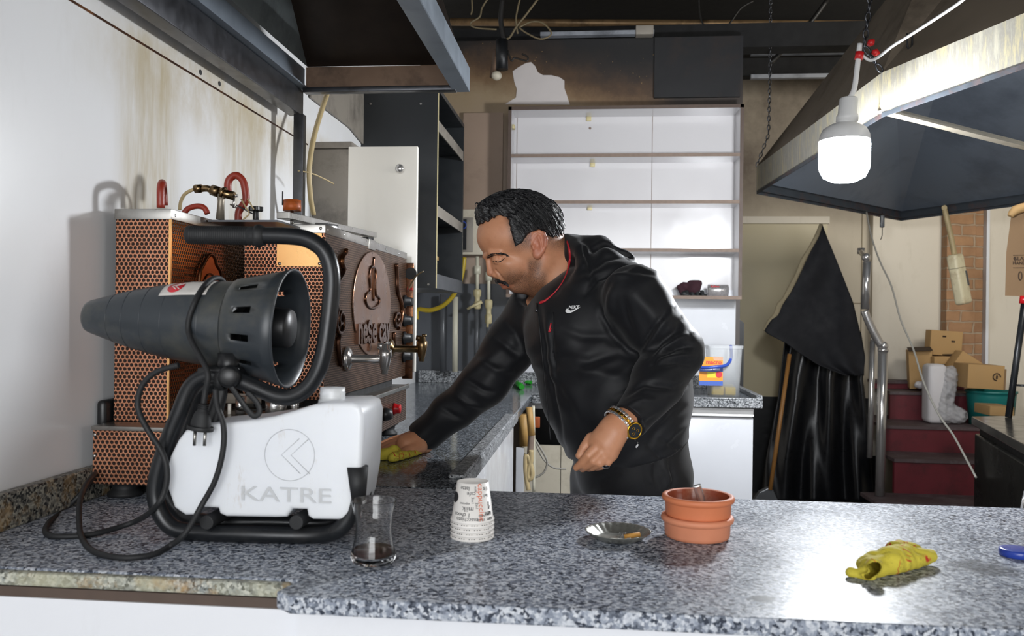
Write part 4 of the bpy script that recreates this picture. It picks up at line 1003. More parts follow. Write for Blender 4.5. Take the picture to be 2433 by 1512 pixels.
# floral boss on the tower side
fl = [(501, 604), (491, 613), (485, 625), (477, 640), (473, 668), (474, 720), (488, 750), (512, 740), (526, 710), (528, 668), (524, 645), (515, 630), (511, 614)]
bo = ob('flower_ornament', MB().pts([PX(x, y, -.7655) for x, y in fl], (.004, 0, 0)), plain('amber_boss', '#a4602a', .22, 1, .2, 14, .1, dirt='#5a3018', dirtamt=.4), tm, bevel=.0015)
ob('raised_outline', MB().tube([PX(x, y, -.761) for x, y in fl], .0028, 8, 3, closed=True), MAT['plaque_dark'], bo)
ob('inner_curl', MB().tube([PX(x, y, -.761) for x, y in ((485, 668), (492, 655), (503, 652), (511, 662))], .002, 8), MAT['plaque_dark'], bo)
# oval plaque
pc = PX(884, 722, BX); pr = .183; ph = .133
ov = [(pc.y + pr * math.cos(t * math.pi / 30), pc.z + ph * math.sin(t * math.pi / 30)) for t in range(60)]
pq = ob('oval_plaque', MB().prism(ov, (BX, 0, 0), (0, 1, 0), (0, 0, 1), (.004, 0, 0)), MAT['plaque'], tm, bevel=.002)
PL = BX + .005
TX = lambda L: [PX(x, y, PL) for x, y in L]
mb = MB()
mb.tube(TX([(879, 640), (877, 660), (879, 690), (870, 700), (868, 715), (876, 730), (889, 732), (899, 722), (900, 708), (892, 698), (891, 670), (892, 650), (890, 638), (884, 634)]), .004, 8, 4, closed=True)
ob('glass_emblem', mb, MAT['plaque_dark'], pq)
ob('spoon_emblem', MB().tube(TX([(888, 612), (886, 640), (886, 680), (887, 715)]), .004, 8), MAT['plaque_dark'], pq)
mb = MB(); text_on(mb, 'neşe çay', (PL - .001, pc.y + .008, pc.z - .068), (0, 1, 0), (0, 0, 1), .098, .010, .0024)
xs = [v[1] for v in mb.v]; cx_ = (max(xs) + min(xs)) / 2; sc_ = .315 / (max(xs) - min(xs))
mb.xf(lambda v: Vector((v.x, pc.y + .005 + (v.y - cx_) * sc_, v.z)))
ob('raised_lettering', mb, plain('letter_metal', '#6d5142', .28, .9, .2, 20, .1), pq)
def scroll(L, r, nm='scroll_ornament'):
    ob(nm, MB().tube([PX(x, y, BX + .003) for x, y in L], r, 10), MAT['plaque_dark'], tm)
scroll([(821, 594), (822, 603), (814, 612), (812, 625), (817, 640), (812, 655), (804, 668), (800, 680)], .0065)
scroll([(803, 738), (799, 755), (800, 780), (808, 792), (816, 780), (816, 755), (810, 742), (805, 752), (806, 770), (811, 768)], .005)
scroll([(800, 680), (797, 700), (801, 725), (803, 738)], .0045)
scroll([(807, 800), (803, 812), (806, 850), (810, 868)], .006)
scroll([(941, 627), (943, 660), (944, 690), (952, 715), (955, 740), (951, 765), (945, 780)], .007)
scroll([(951, 765), (943, 775), (938, 765), (940, 748), (947, 745), (948, 757), (943, 762)], .005)
scroll([(936, 790), (936, 810), (940, 826)], .006)
# taps
def tap(Yt, zt_, ln, mat, nm='tap'):
    t_ = ob(nm, MB().lathe([(0, 0), (.028, 0), (.029, .004), (.022, .010), (.012, .013), (.0095, .016), (.0095, ln)], (BX + .001, Yt, zt_), (1, 0, 0), 28, True, True), mat, tm)
    xe = BX + ln
    ob('spout', MB().lathe([(.006, -.034), (.0075, -.033), (.0075, -.024), (.0095, -.022), (.0155, .008), (.0155, .022), (.011, .024), (.010, .034), (.006, .036)], (xe + .004, Yt, zt_), (0, 0, 1), 20, True, True), mat, t_)
    ob('tap_lever', MB().tube([(xe + .004, Yt, zt_ + .030), (xe - .012, Yt - .004, zt_ + .032)], .0075, 10, 1).tube([(xe + .004, Yt, zt_ + .038), (xe + .016, Yt + .004, zt_ + .038)], .004, 8, 1), mat, t_)
q = PX(822, 853, BX); tap(q.y, q.z, .087, MAT['chrome'])
q = PX(925, 829, BX); tap(q.y, q.z, .088, MAT['oldbrass'])
# control end plate with knobs
ob('end_plate', MB().box(-.576, -.544, 2.507, 2.513, b0 - .01, b1 - .03, bev=.002), MAT['plaque_dark'], tm)
ob('gauge_hole', MB().cyl((-.552, 2.500, PX(972, 650, -.556).z), (-.552, 2.5065, PX(972, 650, -.556).z), .018), MAT['black_rub'], tm)
for yy in (716, 762, 805, 848):
    z = PX(975, yy, -.53).z
    k_ = ob('control_knob', MB().lathe([(.020, 0), (.020, .006), (.014, .008), (.013, .022), (0, .023)], (-.565, 2.475, z), (1, 0, 0), 20, True), MAT['black_pl'], tm)
    ob('knob_grip', MB().box(-.548, -.536, 2.471, 2.479, z - .012, z + .012, bev=.002), MAT['black_pl'], k_)
ob('loose_wire', MB().tube([PY(970, 690, 2.46), PY(980, 670, 2.45), PY(990, 655, 2.43), PY(1006, 645, 2.42)], .0022, 8), MAT['cable_tan'], tm)
ob('red_terminal', MB().box(-.561, -.546, 2.497, 2.505, PX(972, 688, -.54).z, PX(972, 682, -.54).z), MAT['knobred'], tm)
# base side controls
q = PX(936, 972, -.542); ob('control_knob', MB().lathe([(.017, 0), (.014, .006), (.012, .012), (.013, .018), (0, .019)], (-.542, q.y, q.z), (1, 0, 0), 14, True), MAT['knobred'], tm)
q = PX(913, 985, -.542); ob('control_knob', MB().lathe([(.018, 0), (.017, .006), (.013, .02), (0, .022)], (-.542, q.y, q.z), (1, 0, 0), 20, True), MAT['black_pl'], tm)
# burner bits between base and body
ob('burner_bracket', MB().box(PY(528, 950, 1.70).x, PY(622, 950, 1.70).x, 1.695, 1.70, PY(528, 958, 1.7).z, PY(528, 934, 1.7).z, bev=.002), MAT['greyboard'], tm)
for (px, w_) in ((572, 13), (656, 26), (700, 10)):
    p = PY(px, 985, 1.62); ob('burner_tube', MB().cyl((p.x, 1.62, zb1 + .001), (p.x, 1.62, zb1 + .035), w_ * 1.62 / 2000), MAT['steel_shiny'], tm)
p = PY(545, 990, 1.6); ob('igniter', MB().cyl((p.x, 1.6, zb1 + .001), (p.x, 1.6, zb1 + .022), .0035), MAT['ceramic_cream'], tm)
ob('igniter_wire', MB().tube([PY(500, 955, 1.66), PY(550, 968, 1.62), PY(580, 975, 1.6), PY(640, 972, 1.62), PY(720, 960, 1.66)], .0025, 8), MAT['cable_dark'], tm)
# top fittings
ob('top_vent_plate', MB().box(-.762, -.62, 1.60, 1.727, b1 - .010, b1 - .006), MAT['steel_dark'], tm)
lid = ob('boiler_lid', MB().lathe([(.0, .0), (.058, 0), (.058, .016), (.056, .020), (.01, .021), (0, .021)], (-.655, 1.93, b1), (0, 0, 1), 40), MAT['steel_shiny'], tm)
a = PY(672, 504, 1.72); b_ = PY(884, 553, 2.38)
d = (b_ - a).normalized(); s_ = Vector((d.y, -d.x, 0)).normalized()
P = [a - s_ * .014, a + s_ * .014, b_ + s_ * .014, b_ - s_ * .014]
ob('damper_channel', MB().pts([v - Vector((0, 0, .014)) for v in P], (0, 0, .014)), MAT['steel'], tm, bevel=.001)
p = PY(694, 489, 1.80); rr_ = 22 * 1.8 / 2000
ru = ob('rusty_burner_cap', MB().lathe([(rr_, 0), (rr_, .012), (rr_ * .98, .013), (rr_ * .98, .024), (rr_ * .8, .025), (0, .023)], (p.x, 1.80, p.z - .012), (0, 0, 1), 24, True), plain('burnt_enamel', '#a5501a', .5, .2, .5, 60, .3, dirt='#1a0d08', dirtamt=.9), tm)
ob('pin', MB().cyl((p.x - .018, 1.79, p.z), (p.x - .018, 1.79, p.z + .03), .0015, 8), MAT['black_rub'], ru)
ob('support_stub', MB().cyl((p.x, 1.80, b1), (p.x, 1.80, p.z - .012), .004, 10), MAT['steel'], tm)
def starknob(x, y, z, r, nm='star_knob'):
    mb = MB(); mb.lathe([(r * .45, -.018), (r * .45, 0)], (x, y, z), (0, 0, 1), 14, True, True); n = 48
    pr_ = [(r * (1 + .13 * math.cos(6 * 2 * math.pi * k / n)) * math.cos(2 * math.pi * k / n), r * (1 + .13 * math.cos(6 * 2 * math.pi * k / n)) * math.sin(2 * math.pi * k / n)) for k in range(n)]
    mb.prism(pr_, (x, y, z), (1, 0, 0), (0, 1, 0), (0, 0, .009)); return ob(nm, mb, MAT['black_pl'], tm, bevel=.001)
q = PY(608, 502, 1.68); starknob(q.x, 1.68, max(q.z, b1 + .012), .014)
q = PY(873, 545, 2.32); starknob(q.x, 2.32, b1 + .020, .017)
T = lambda L, Y=1.6: [PY(x, y, Y) for x, y in L]
ob('red_hose', MB().tube([PY(382, 494, 1.50), PY(382, 450, 1.50), PY(384, 437, 1.515), PY(386, 436, 1.54), PY(388, 450, 1.56), PY(390, 488, 1.565)], .0072), MAT['redhose'], tm)
ob('red_hose', MB().tube(T([(437, 508), (447, 496), (468, 490), (485, 494), (493, 508)], 1.56), .0055), MAT['redhose'], tm)
ob('red_hose', MB().tube(T([(543, 466), (541, 440), (547, 424), (562, 417), (577, 430), (583, 455), (584, 476), (574, 492), (567, 505), (566, 528)], 1.68), .0076), MAT['redhose'], tm)
ob('hose_tail', MB().tube(T([(566, 520), (566, 533)], 1.68), .0062), MAT['brass'], tm)
ob('cream_tube', MB().tube(T([(427, 499), (430, 478), (441, 460), (463, 449)]), .0034), MAT['creamhose'], tm)
vf = ob('brass_valve', MB().tube(T([(463, 449), (479, 448)]), .0085, 6, 1).tube(T([(479, 449), (492, 448), (503, 452)]), .0065, 12, 2).tube(T([(502, 451), (520, 457)]), .0105, 6, 1).tube(T([(518, 456), (556, 466)]), .0085, 12, 1).tube(T([(528, 458), (534, 460)]), .0125, 8, 1), MAT['oldbrass'], tm)
ob('valve_stem', MB().tube(T([(526, 462), (525, 480), (523, 522)]), [.0085, .0065, .0085], 10, 1), MAT['castmetal'], vf)
ob('valve_key', MB().tube(T([(556, 466), (565, 465)]), .003, 8, 1).tube(T([(556, 470), (555, 494)]), .0022, 8, 1).tube(T([(547, 486), (562, 494)]), .0018, 6, 1), MAT['steel'], vf)
ob('string_tie', MB().tube(T([(573, 473), (585, 495), (592, 508), (580, 520), (570, 530)], 1.66), .0016, 6).tube(T([(588, 472), (603, 498)], 1.66), .0016, 6), MAT['creamhose'], tm)
ob('thin_bolt', MB().tube(T([(562, 488), (600, 508)], 1.66), .0015, 6, 1), MAT['steel_dark'], tm)

# ------------------------------------------------------------------ fogging machine in the foreground
fg = thing('fogging_machine', (-.42, 1.26, ZC), 'black portable fogging machine with milky tank on a tubular frame', 'fogging machine')
zt0 = ZC + .0125; YN = PZ(600, 1270, zt0).y; YFr = PZ(640, 1240, zt0).y
N_ = lambda L, Y=YN: [PY(x, y, Y) for x, y in L]
path = N_([(620, 560), (690, 562), (735, 571), (772, 600), (788, 655), (783, 740), (766, 850), (740, 910), (702, 940), (660, 942), (600, 918), (545, 897), (495, 893), (455, 918), (425, 985), (395, 1060), (372, 1140), (372, 1195), (398, 1245), (450, 1270)])
path += [PZ(600, 1270, zt0), PZ(740, 1272, zt0)]; path[-3] = Vector((PY(450, 1270, YN).x, YN, zt0))
path += N_([(800, 1262), (832, 1222), (845, 1165), (848, 1120)])
ob('near_frame_tube', MB().tube(path, .0122, 16, 6), MAT['tube_black'], fg)
ob('grip_cap', MB().tube(N_([(848, 1190), (848, 1108)]), [.0125, .0165], 16, 3), MAT['black_rub'], fg)
F2 = lambda L: [PY(x, y, YFr) for x, y in L]
path = F2([(530, 905), (470, 940), (430, 1060), (398, 1160), (425, 1215)]) + [PZ(480, 1240, zt0), PZ(640, 1241, zt0), PZ(780, 1242, zt0)] + F2([(830, 1215), (860, 1160), (866, 1110)])
path[4] = PY(430, 1218, YFr)
ob('far_frame_tube', MB().tube(path, .0122, 16, 6), MAT['tube_black'], fg)
ob('grip_cap', MB().tube(F2([(862, 1180), (868, 1092)]), [.0125, .016], 16, 3), MAT['black_rub'], fg)
for px in (490, 703):
    a = PY(px, 1243, YN - .018); ob('cross_bar', MB().tube([a, Vector((a.x, YFr + .02, a.z))], .0103, 20, 1), MAT['black_rub'], fg, bevel=.001)
# handle grip with ribs
g0_, g1_ = PY(446, 558, YN), PY(608, 561, YN); L_ = (g1_ - g0_).length; prof = [(0, 0), (.0125, 0), (.0135, .002)]
k = .006
while k < L_ - .012: prof += [(.0128, k), (.0136, k + .0008), (.0136, k + .0018), (.0128, k + .0026)]; k += .0032
prof += [(.0136, L_ - .010), (.0136, L_)]
gr = ob('handle_grip', MB().lathe(prof, g0_, g1_ - g0_, 32), MAT['black_rub'], fg)
ob('grip_flange', MB().lathe([(.0136, L_), (.0165, L_ + .001), (.017, L_ + .005), (.0135, L_ + .013), (.0123, L_ + .014)], g0_, g1_ - g0_, 32), MAT['black_rub'], gr)
# tank
yt0, yt1 = YN - .012, YFr + .03
out = [(397, 1165), (393, 1125), (402, 1085), (420, 1048), (438, 1024), (470, 1011), (560, 1003), (650, 990), (700, 976), (745, 962), (775, 958), (835, 957), (856, 966), (863, 990), (860, 1060), (856, 1130), (845, 1195), (836, 1222), (815, 1237), (742, 1236), (730, 1228), (727, 1212), (694, 1211), (680, 1230), (655, 1231), (535, 1229), (520, 1222), (516, 1209), (478, 1207), (466, 1225), (438, 1226), (412, 1208)]
out = [(x, y) for x, y in out]
bm = bmesh.new(); P = [PY(x, y, yt0) for x, y in out]
vs = [bm.verts.new(p) for p in P]; f0 = bm.faces.new(vs)
r_ = bmesh.ops.extrude_face_region(bm, geom=[f0]); 
for v in r_['geom']:
    if isinstance(v, bmesh.types.BMVert): v.co.y = yt1
bm.normal_update(); ed = [e for e in bm.edges if abs(e.verts[0].co.y - e.verts[1].co.y) < 1e-6]
bmesh.ops.bevel(bm, geom=ed, offset=.011, segments=5, profile=.5, affect='EDGES', clamp_overlap=True)
bm.verts.index_update(); mb = MB(); mb.add([v.co.copy() for v in bm.verts], [[v.index for v in f.verts] for f in bm.faces], True); bm.free()
tk = ob('tank', mb, MAT['tank'], fg)
q = PY(790, 957, (yt0 + yt1) / 2); nr = .0185
ob('tank_neck', MB().lathe([(nr * 1.15, -.004), (nr * 1.12, .004), (nr, .006), (nr * 1.03, .009), (nr, .011), (nr * 1.03, .014), (nr, .016), (nr, .0225), (nr * .85, .0225), (nr * .85, .004)], q, (0, 0, 1), 32), MAT['tank'], tk)
mb = MB(); text_on(mb, 'KATRE', PY(680, 1178, yt0 - .0006), (1, 0, 0), (0, 0, 1), .030, .0014, .0001)
xs = [v[0] for v in mb.v]; cx_ = (max(xs) + min(xs)) / 2; sc_ = .132 / (max(xs) - min(xs)); mb.xf(lambda v: Vector((PY(680, 1178, yt0).x + (v.x - cx_) * sc_, v.y, v.z)))
ob('moulded_lettering', mb, MAT['tank'], tk)
c = PY(688, 1082, yt0 - .0002); R_ = 63 * yt0 / 2000
mb = MB().tube([c + Vector((R_ * math.cos(t), 0, R_ * math.sin(t))) for t in [2 * math.pi * k / 40 for k in range(40)]], .0005, 6, 1, closed=True)
for o_ in (0, .014): mb.tube([c + Vector((.014 + o_, 0, .024)), c + Vector((-.012 + o_, 0, 0)), c + Vector((.016 + o_, 0, -.026))], .0006, 6, 1)
ob('moulded_emblem', mb, MAT['tank'], tk)
# cannon
t0 = PY(212, 752, 1.243); t1 = PY(694, 781, 1.252); AX = (t1 - t0).normalized(); LT = (t1 - t0).length; m2 = LT / 483.0
prof = [(.0, 0.004), (.015, .003), (.0235, .0), (.0255, .004), (.0335, 45 * m2), (.046, 110 * m2), (.056, 180 * m2), (.0625, 250 * m2), (.0662, 310 * m2), (.068, 352 * m2)]
body = ob('barrel', MB().lathe(prof, t0, AX, 64), MAT['gun'], fg)
ob('nozzle_tip', MB().sphere(t0 - AX * .001 + Vector((0, -.004, 0)), .004), MAT['ceramic_cream'], body)
def rad(h):
    for (r0, h0), (r1, h1_) in zip(prof[2:], prof[3:]):
        if h0 <= h <= h1_: return r0 + (r1 - r0) * (h - h0) / (h1_ - h0)
    return prof[-1][0]
for h in (70, 112, 160, 212, 300): ob('barrel_seam', MB().lathe([(rad(h * m2) - .001, h * m2 - .0008), (rad(h * m2) + .0005, h * m2), (rad(h * m2) - .001, h * m2 + .0008)], t0, AX, 64), MAT['gun'], body)
NA = Vector((0, 0, 1)) - AX * AX.z; NA.normalize(); NB = Vector((0, -1, 0)) - AX * (-AX.y); NB = (NB - NA * NB.dot(NA)).normalized()   # up, toward camera
def onbarrel(h, a, lift=.0006): r = rad(h) + lift; return t0 + AX * h + (NA * math.cos(a) + NB * math.sin(a)) * r
def bpatch(h0, h1_, a0, a1, lift, n=10, m=6):
    mb = MB(); vs = [onbarrel(h0 + (h1_ - h0) * i / n, a0 + (a1 - a0) * j / m, lift) for i in range(n + 1) for j in range(m + 1)]
    fs = [(i * (m + 1) + j, (i + 1) * (m + 1) + j, (i + 1) * (m + 1) + j + 1, i * (m + 1) + j + 1) for i in range(n) for j in range(m)]
    return mb.add(vs, fs, True)
stk = ob('sticker', bpatch(196 * m2, 308 * m2, .12, .85, .0005), MAT['sticker'], fg, solid=.0004)
mb = MB(); ac, hc = .50, 226 * m2
n = 28; vs = [onbarrel(hc, ac, .0012)] + [onbarrel(hc + .0125 * math.cos(2 * math.pi * k / n), ac + .26 * math.sin(2 * math.pi * k / n), .0012) for k in range(n)]
mb.add(vs, [(0, k + 1, (k + 1) % n + 1) for k in range(n)], True); ob('red_emblem', mb, MAT['red'], stk, solid=.0003)
mb = MB()
for o_ in (-.002, .0035): mb.tube([onbarrel(hc + .006 + o_, ac - .14, .0016), onbarrel(hc - .004 + o_, ac, .0016), onbarrel(hc + .005 + o_, ac + .14, .0016)], .0008, 6, 1)
ob('emblem_stroke', mb, MAT['sticker'], stk)
# fan cowl with slots cut through
h = [352 * m2, 358 * m2, 372 * m2, 384 * m2, 428 * m2, 452 * m2, 483 * m2]
cr_ = [(.0665, h[0]), (.0705, h[1]), (.0725, h[2]), (.0745, h[3]), (.0808, h[4]), (.0845, h[5]), (.0900, h[6])]
ob('fan_cowl', MB().lathe(cr_, t0, AX, 96, skip=lambda i, k: i == 3 and (k + 2) % 8 < 2), MAT['gun'], fg, solid=.003)
ob('rim_ring', MB().lathe([(.0885, h[6] - .004), (.0918, h[6] - .002), (.0918, h[6]), (.0885, h[6])], t0, AX, 96, closed=True), MAT['gun'], fg)
ob('motor_hub', MB().lathe([(.030, h[2] + .004), (.031, h[4]), (.0305, 474 * m2), (.028, 481 * m2), (0, 482 * m2)], t0, AX, 40, True), MAT['black_pl'], fg)
ob('rear_bulkhead', MB().lathe([(0, h[1]), (.069, h[1])], t0, AX, 48), MAT['black_pl'], fg, solid=.002)
# swivel clamp
q = PY(545, 893, YN)
ob('swivel_bracket', MB().box(q.x - .045, q.x + .012, YN - .010, YN + .05, q.z - .012, q.z + .012, bev=.004), MAT['black_pl'], fg)
ob('swivel_post', MB().cyl((q.x - .01, YN + .02, q.z), (q.x - .01, YN + .02, q.z + .032), .016), MAT['black_pl'], fg)
kn = ob('clamp_knob', MB().lathe([(.014, 0), (.016, .004), (.016, .012), (.011, .016), (0, .016)], (q.x + .006, YN - .010, q.z), (0.25, -1, 0), 24, True), MAT['black_pl'], fg)
ob('clamp_band', MB().lathe([(.0145, -.005), (.0145, .005)], PY(527, 903, YN), (1, 0, 0), 20), MAT['black_rub'], fg, solid=.003)
ob('clamp_arm', MB().tube(N_([(527, 905), (524, 935), (505, 1000), (498, 1018)], YN + .02), [.009, .011, .013, .015], 10, 2, flat=.6), MAT['black_pl'], fg)
# power cord
zr = ZC + .0045
cord = [onbarrel(300 * m2, -.9, .005), onbarrel(302 * m2, -.2, .005), onbarrel(300 * m2, .4, .005), onbarrel(293 * m2, 1.1, .005), onbarrel(288 * m2, 1.75, .006)] + N_([(492, 880), (488, 930), (484, 960)], YN - .03)
pwr = ob('power_cord', MB().tube(cord, .0042, 10, 6), MAT['black_rub'], fg)
c2_ = N_([(512, 925), (516, 965), (531, 1010), (530, 1070), (512, 1140), (480, 1200)], YN - .035) + [PZ(440, 1268, zr + .02), PZ(400, 1300, zr), PZ(360, 1319, zr), PZ(290, 1326, zr), PZ(225, 1312, zr), PZ(195, 1280, zr), PZ(188, 1240, zr + .01)] + [PY(190, 1190, 1.25), PY(205, 1150, 1.33), PY(226, 1126, 1.39), PY(200, 1165, 1.36), PY(150, 1215, 1.33)] + [PZ(118, 1240, zr), PZ(108, 1264, zr), PZ(130, 1275, zr), PZ(220, 1270, zr), PZ(320, 1240, zr + .01)] + N_([(370, 1205), (392, 1165), (397, 1120), (385, 1075), (350, 1020), (328, 970), (336, 920), (370, 885), (425, 868)], YN - .03)
ob('cord_loop', MB().tube(c2_, .0042, 10, 6), MAT['black_rub'], pwr)
ob('strap_loop', MB().tube(N_([(535, 900), (560, 935), (585, 970), (603, 989), (616, 980), (612, 960), (595, 940), (586, 935)], YN - .02), .0042, 8, 5, flat=.4), MAT['black_rub'], pwr)
a, b_ = PY(484, 960, YN - .03), PY(476, 1016, YN - .03); d = (b_ - a)
pg = ob('plug', MB().tube([a, a + d * .25, a + d * .45, a + d * .8, b_], [.0055, .007, .0115, .0145, .0145], 16, 2, flat=.75), MAT['black_rub'], pwr)
for k in range(3): ob('strain_ring', MB().tube([a + d * (.02 + .08 * k), a + d * (.05 + .08 * k)], .0075, 12, 1), MAT['black_rub'], pg)
ob('plug_collar', MB().tube([b_ - d * .06, b_ + d * .12], .019, 24, 1, flat=.85), MAT['black_rub'], pg, bevel=.001)
for sx in (-.0075, .0075):
    e = b_ + Vector((sx, 0, -.004)); ob('plug_pin', MB().tube([e, e + Vector((-.001, 0, -.022))], .0024, 12, 1), MAT['steel'], pg)
# ------------------------------------------------------------------ things on the front worktop
def top(px, py): p = PZ(px, py, ZC); return Vector((p.x, p.y, ZC + .0004))
c = top(887, 1338)
tg = thing('tea_glass', c, 'small curved clear tea glass with dark dregs beside the fogging machine', 'glass')
po = [(0, 0), (.022, 0), (.0275, .002), (.0302, .008), (.0298, .014), (.0272, .023), (.0245, .036), (.0238, .048), (.0252, .062), (.0283, .076), (.0305, .0835), (.0304, .0842)]
pi = [(.0299, .0842), (.0297, .0835), (.0275, .0762), (.0242, .062), (.0228, .048), (.0235, .036), (.0262, .023), (.0282, .014), (.0262, .0095), (0, .009)]
ob('glass_wall', MB().lathe(po + pi, c, (0, 0, 1), 56), MAT['glass'], tg)
ob('tea_dregs', MB().lathe([(0, .0096), (.0258, .0100), (.0277, .0142), (.0264, .0195), (0, .0195)], c, (0, 0, 1), 48), MAT['tea'], tg)
# nested upturned paper cups
c = top(1122, 1277); rr, rb_, hh = .0320, .0232, .0575
words = [('cappuccino', .60, .030, 'v', 'ink_or', .0125), ('latte', -.35, .051, 'h', 'ink', .0085), ('cafe', .05, .0435, 'h', 'ink', .0085), ('milk', -.10, .0215, 'h', 'ink', .0105), ('3in1', .14, .034, 'v', 'ink', .006), ('macchiato', -.15, .0065, 'h', 'ink', .0085), ('milk', .55, .0055, 'h', 'ink', .0075), ('2in1', .36, .026, 'v', 'ink', .006), ('1 choco', -.42, .013, 'h', 'ink', .0085), ('latte', 1.02, .014, 'h', 'ink', .008), ('cafe', 1.1, .005, 'h', 'ink', .0085), ('macchiato', .78, .0115, 'h', 'ink', .005), ('espresso', -.3, .029, 'h', 'ink', .0045), ('1 lt', 1.0, .050, 'h', 'ink', .008), ('3in1', .95, .040, 'h', 'ink', .006), ('milk', .3, .050, 'v', 'ink', .005), ('cafe', 1.12, .025, 'v', 'ink', .007)]
def cup(dz, top_):
    cc = c + Vector((0, 0, dz)); k = 'topmost white paper cup with coffee words printed on it, upside down on the stack' if top_ else None
    return cc
for i in range(5):
    dz = .0066 * i; cc = c + Vector((0, 0, dz))
    lab = ['bottom cup of the upturned paper cup stack, only its rim showing', 'second cup from the bottom of the paper cup stack, a rim ring', 'middle rim ring in the upturned paper cup stack', 'fourth rim ring up, just under the full paper cup', 'topmost upturned white paper cup with orange cappuccino print'][i]
    cu_ = thing('paper_cup', cc, lab, 'cup', 'upturned paper cups')
    s_ = 1 - .0 * i
    ob('cup_wall', MB().lathe([(rr, .0), (rr + .0012, .0015), (rr + .0008, .0034), (rr - .0008, .0042), (rb_ + .0006, hh), (rb_ - .0006, hh + .0002), (rb_ - .0014, hh - .004), (0, hh - .0045)], cc, (0, 0, 1), 56), MAT['paper'], cu_)
    if i == 4:
        def wrapf(a0, z0, vert):
            def f(v):
                x, y = (v.y, -v.x) if vert else (-v.x, -v.y)
                if vert: x, y = -v.y, -v.x; x, y = v.y, -v.x
                z = z0 + y; r = rr - .0008 + (rb_ + .0006 - rr + .0008) * (z - .0042) / (hh - .0042) + .0003 + v.z
                a = -math.pi / 2 + a0 + x / r
                return cc + Vector((r * math.cos(a), r * math.sin(a), z))
            return f
        for col_ in ('ink', 'ink_or'):
            mb = MB()
            for (t_, a0, z0, o_, m_, sz) in words:
                if m_ == col_: text_on(mb, t_, (0, 0, 0), (1, 0, 0), (0, 1, 0), sz, .0003, 0, wrap=wrapf(a0, z0, o_ == 'v'))
            ob('printed_words', mb, MAT[col_], cu_)
        mb = MB(); n = 24
        def wp(x, y): return wrapf(-1.05, .036, False)(Vector((x, y, .0002)))
        mb.add([wp(0, 0)] + [wp(.008 * math.cos(2 * math.pi * k / n), .008 * math.sin(2 * math.pi * k / n)) for k in range(n)], [(0, k + 1, (k + 1) % n + 1) for k in range(n)])
        ob('printed_emblem', mb, MAT['ink'], cu_, solid=.0003)
    else:
        mb = MB()
        for k in range(20):
            a = -math.pi / 2 - 1.1 + k * .12
            if (k + i) % 4 == 0: continue
            r = rr + .0006; mb.tube([cc + Vector((r * math.cos(a), r * math.sin(a), .0045)), cc + Vector((r * math.cos(a + .045), r * math.sin(a + .045), .0045))], .0005, 5, 1)
        ob('printed_words', mb, MAT['ink'], cu_, kind='stuff')
# ashtray
c = top(1468, 1281)
at_ = thing('ashtray', c, 'round thin metal ashtray with fluted rim holding a cigarette butt', 'ashtray')
mb = MB(); n = 96; rings = []
for j, (r, z) in enumerate([(0, .001), (.030, .001), (.034, .003), (.043, .0095), (.048, .0128), (.0495, .0128), (.0485, .0115), (.0435, .0075), (.034, .0012), (.030, .0), (0, 0)]):
    ring = []
    for k in range(n):
        a = 2 * math.pi * k / n; f_ = (.0007 if k % 4 < 2 else -.0004) if .036 < r < .0485 else 0
        ring.append(c + Vector((r * math.cos(a), r * math.sin(a), z + f_)))
    rings.append(ring)
mb = shell(rings); mb.smooth = [True] * len(mb.f)
ob('dish', mb, MAT['steel_shiny'] if 0 else plain('tarnished_tin', '#9a9a93', .32, .6, .12, 30, .1, dirt='#55544c', dirtamt=.5), at_)
a = c + Vector((.004, -.018, .0062)); b_ = c + Vector((.032, -.012, .0105))
cb = thing('cigarette_butt', (a + b_) / 2, 'stubbed cigarette butt with orange filter lying in the metal ashtray', 'cigarette butt')
ob('filter', MB().tube([a + (b_ - a) * .15, b_], .0038, 14, 1), MAT['butt'], cb)
ob('burnt_end', MB().tube([a - (b_ - a) * .1, a + (b_ - a) * .15], [.0022, .0036], 12, 1), MAT['ash'], cb)
mb = MB(); rn = random.Random(3)
for k in range(46):
    p = c + Vector((.012 + rn.gauss(0, .006), .018 + rn.gauss(0, .005), .002 + .002 * rn.random())); mb.sphere(p, .0006 + .0011 * rn.random(), (1, 1, .6), 6, 4)
ob('cigarette_ash', mb, MAT['ash'], None, 'crumbs of grey cigarette ash in the metal ashtray', 'ash', kind='stuff')
# terracotta bowls
c = top(1656, 1276)
def bowl(cc, mat, lab, sh=0):
    t_ = thing('terracotta_bowl', cc, lab, 'bowl', 'stacked terracotta bowls')
    ob('bowl_wall', MB().lathe([(0, 0), (.044, 0), (.0475, .0015), (.0488, .006), (.0495, .022), (.0505, .0235), (.0535, .0252), (.0548, .0290), (.0535, .0325), (.0500, .0338), (.0465, .0325)], cc, (0, 0, 1), 64), mat, t_)
    ob('bowl_lining', MB().lathe([(.0466, .0326), (.0452, .028), (.0445, .010), (.040, .0055), (0, .005)], cc, (0, 0, 1), 64), MAT['terra_in'], t_); return t_
bowl(c, MAT['terracotta2'], 'lower paler terracotta bowl, bottom of the stack of two')
c2b = c + Vector((.001, .001, .0305)); bowl(c2b, MAT['terracotta'], 'upper terracotta bowl with glazed inside and spoon, top of the stack')
sp = thing('spoon', c2b + Vector((0, 0, .006)), 'steel spoon standing in the upper terracotta bowl', 'spoon')
a = PY(1655, 1153, c2b.y - .012); b_ = c2b + Vector((.010, -.002, .011))
ob('spoon_handle', MB().tube([a, a + (b_ - a) * .5, b_], [.0062, .0058, .0030], 12, 4, flat=.3), MAT['steel_shiny'], sp)
ob('spoon_head', MB().sphere(b_ + Vector((.008, .004, -.001)), .011, (1.3, .8, .25)), MAT['steel_shiny'], sp)
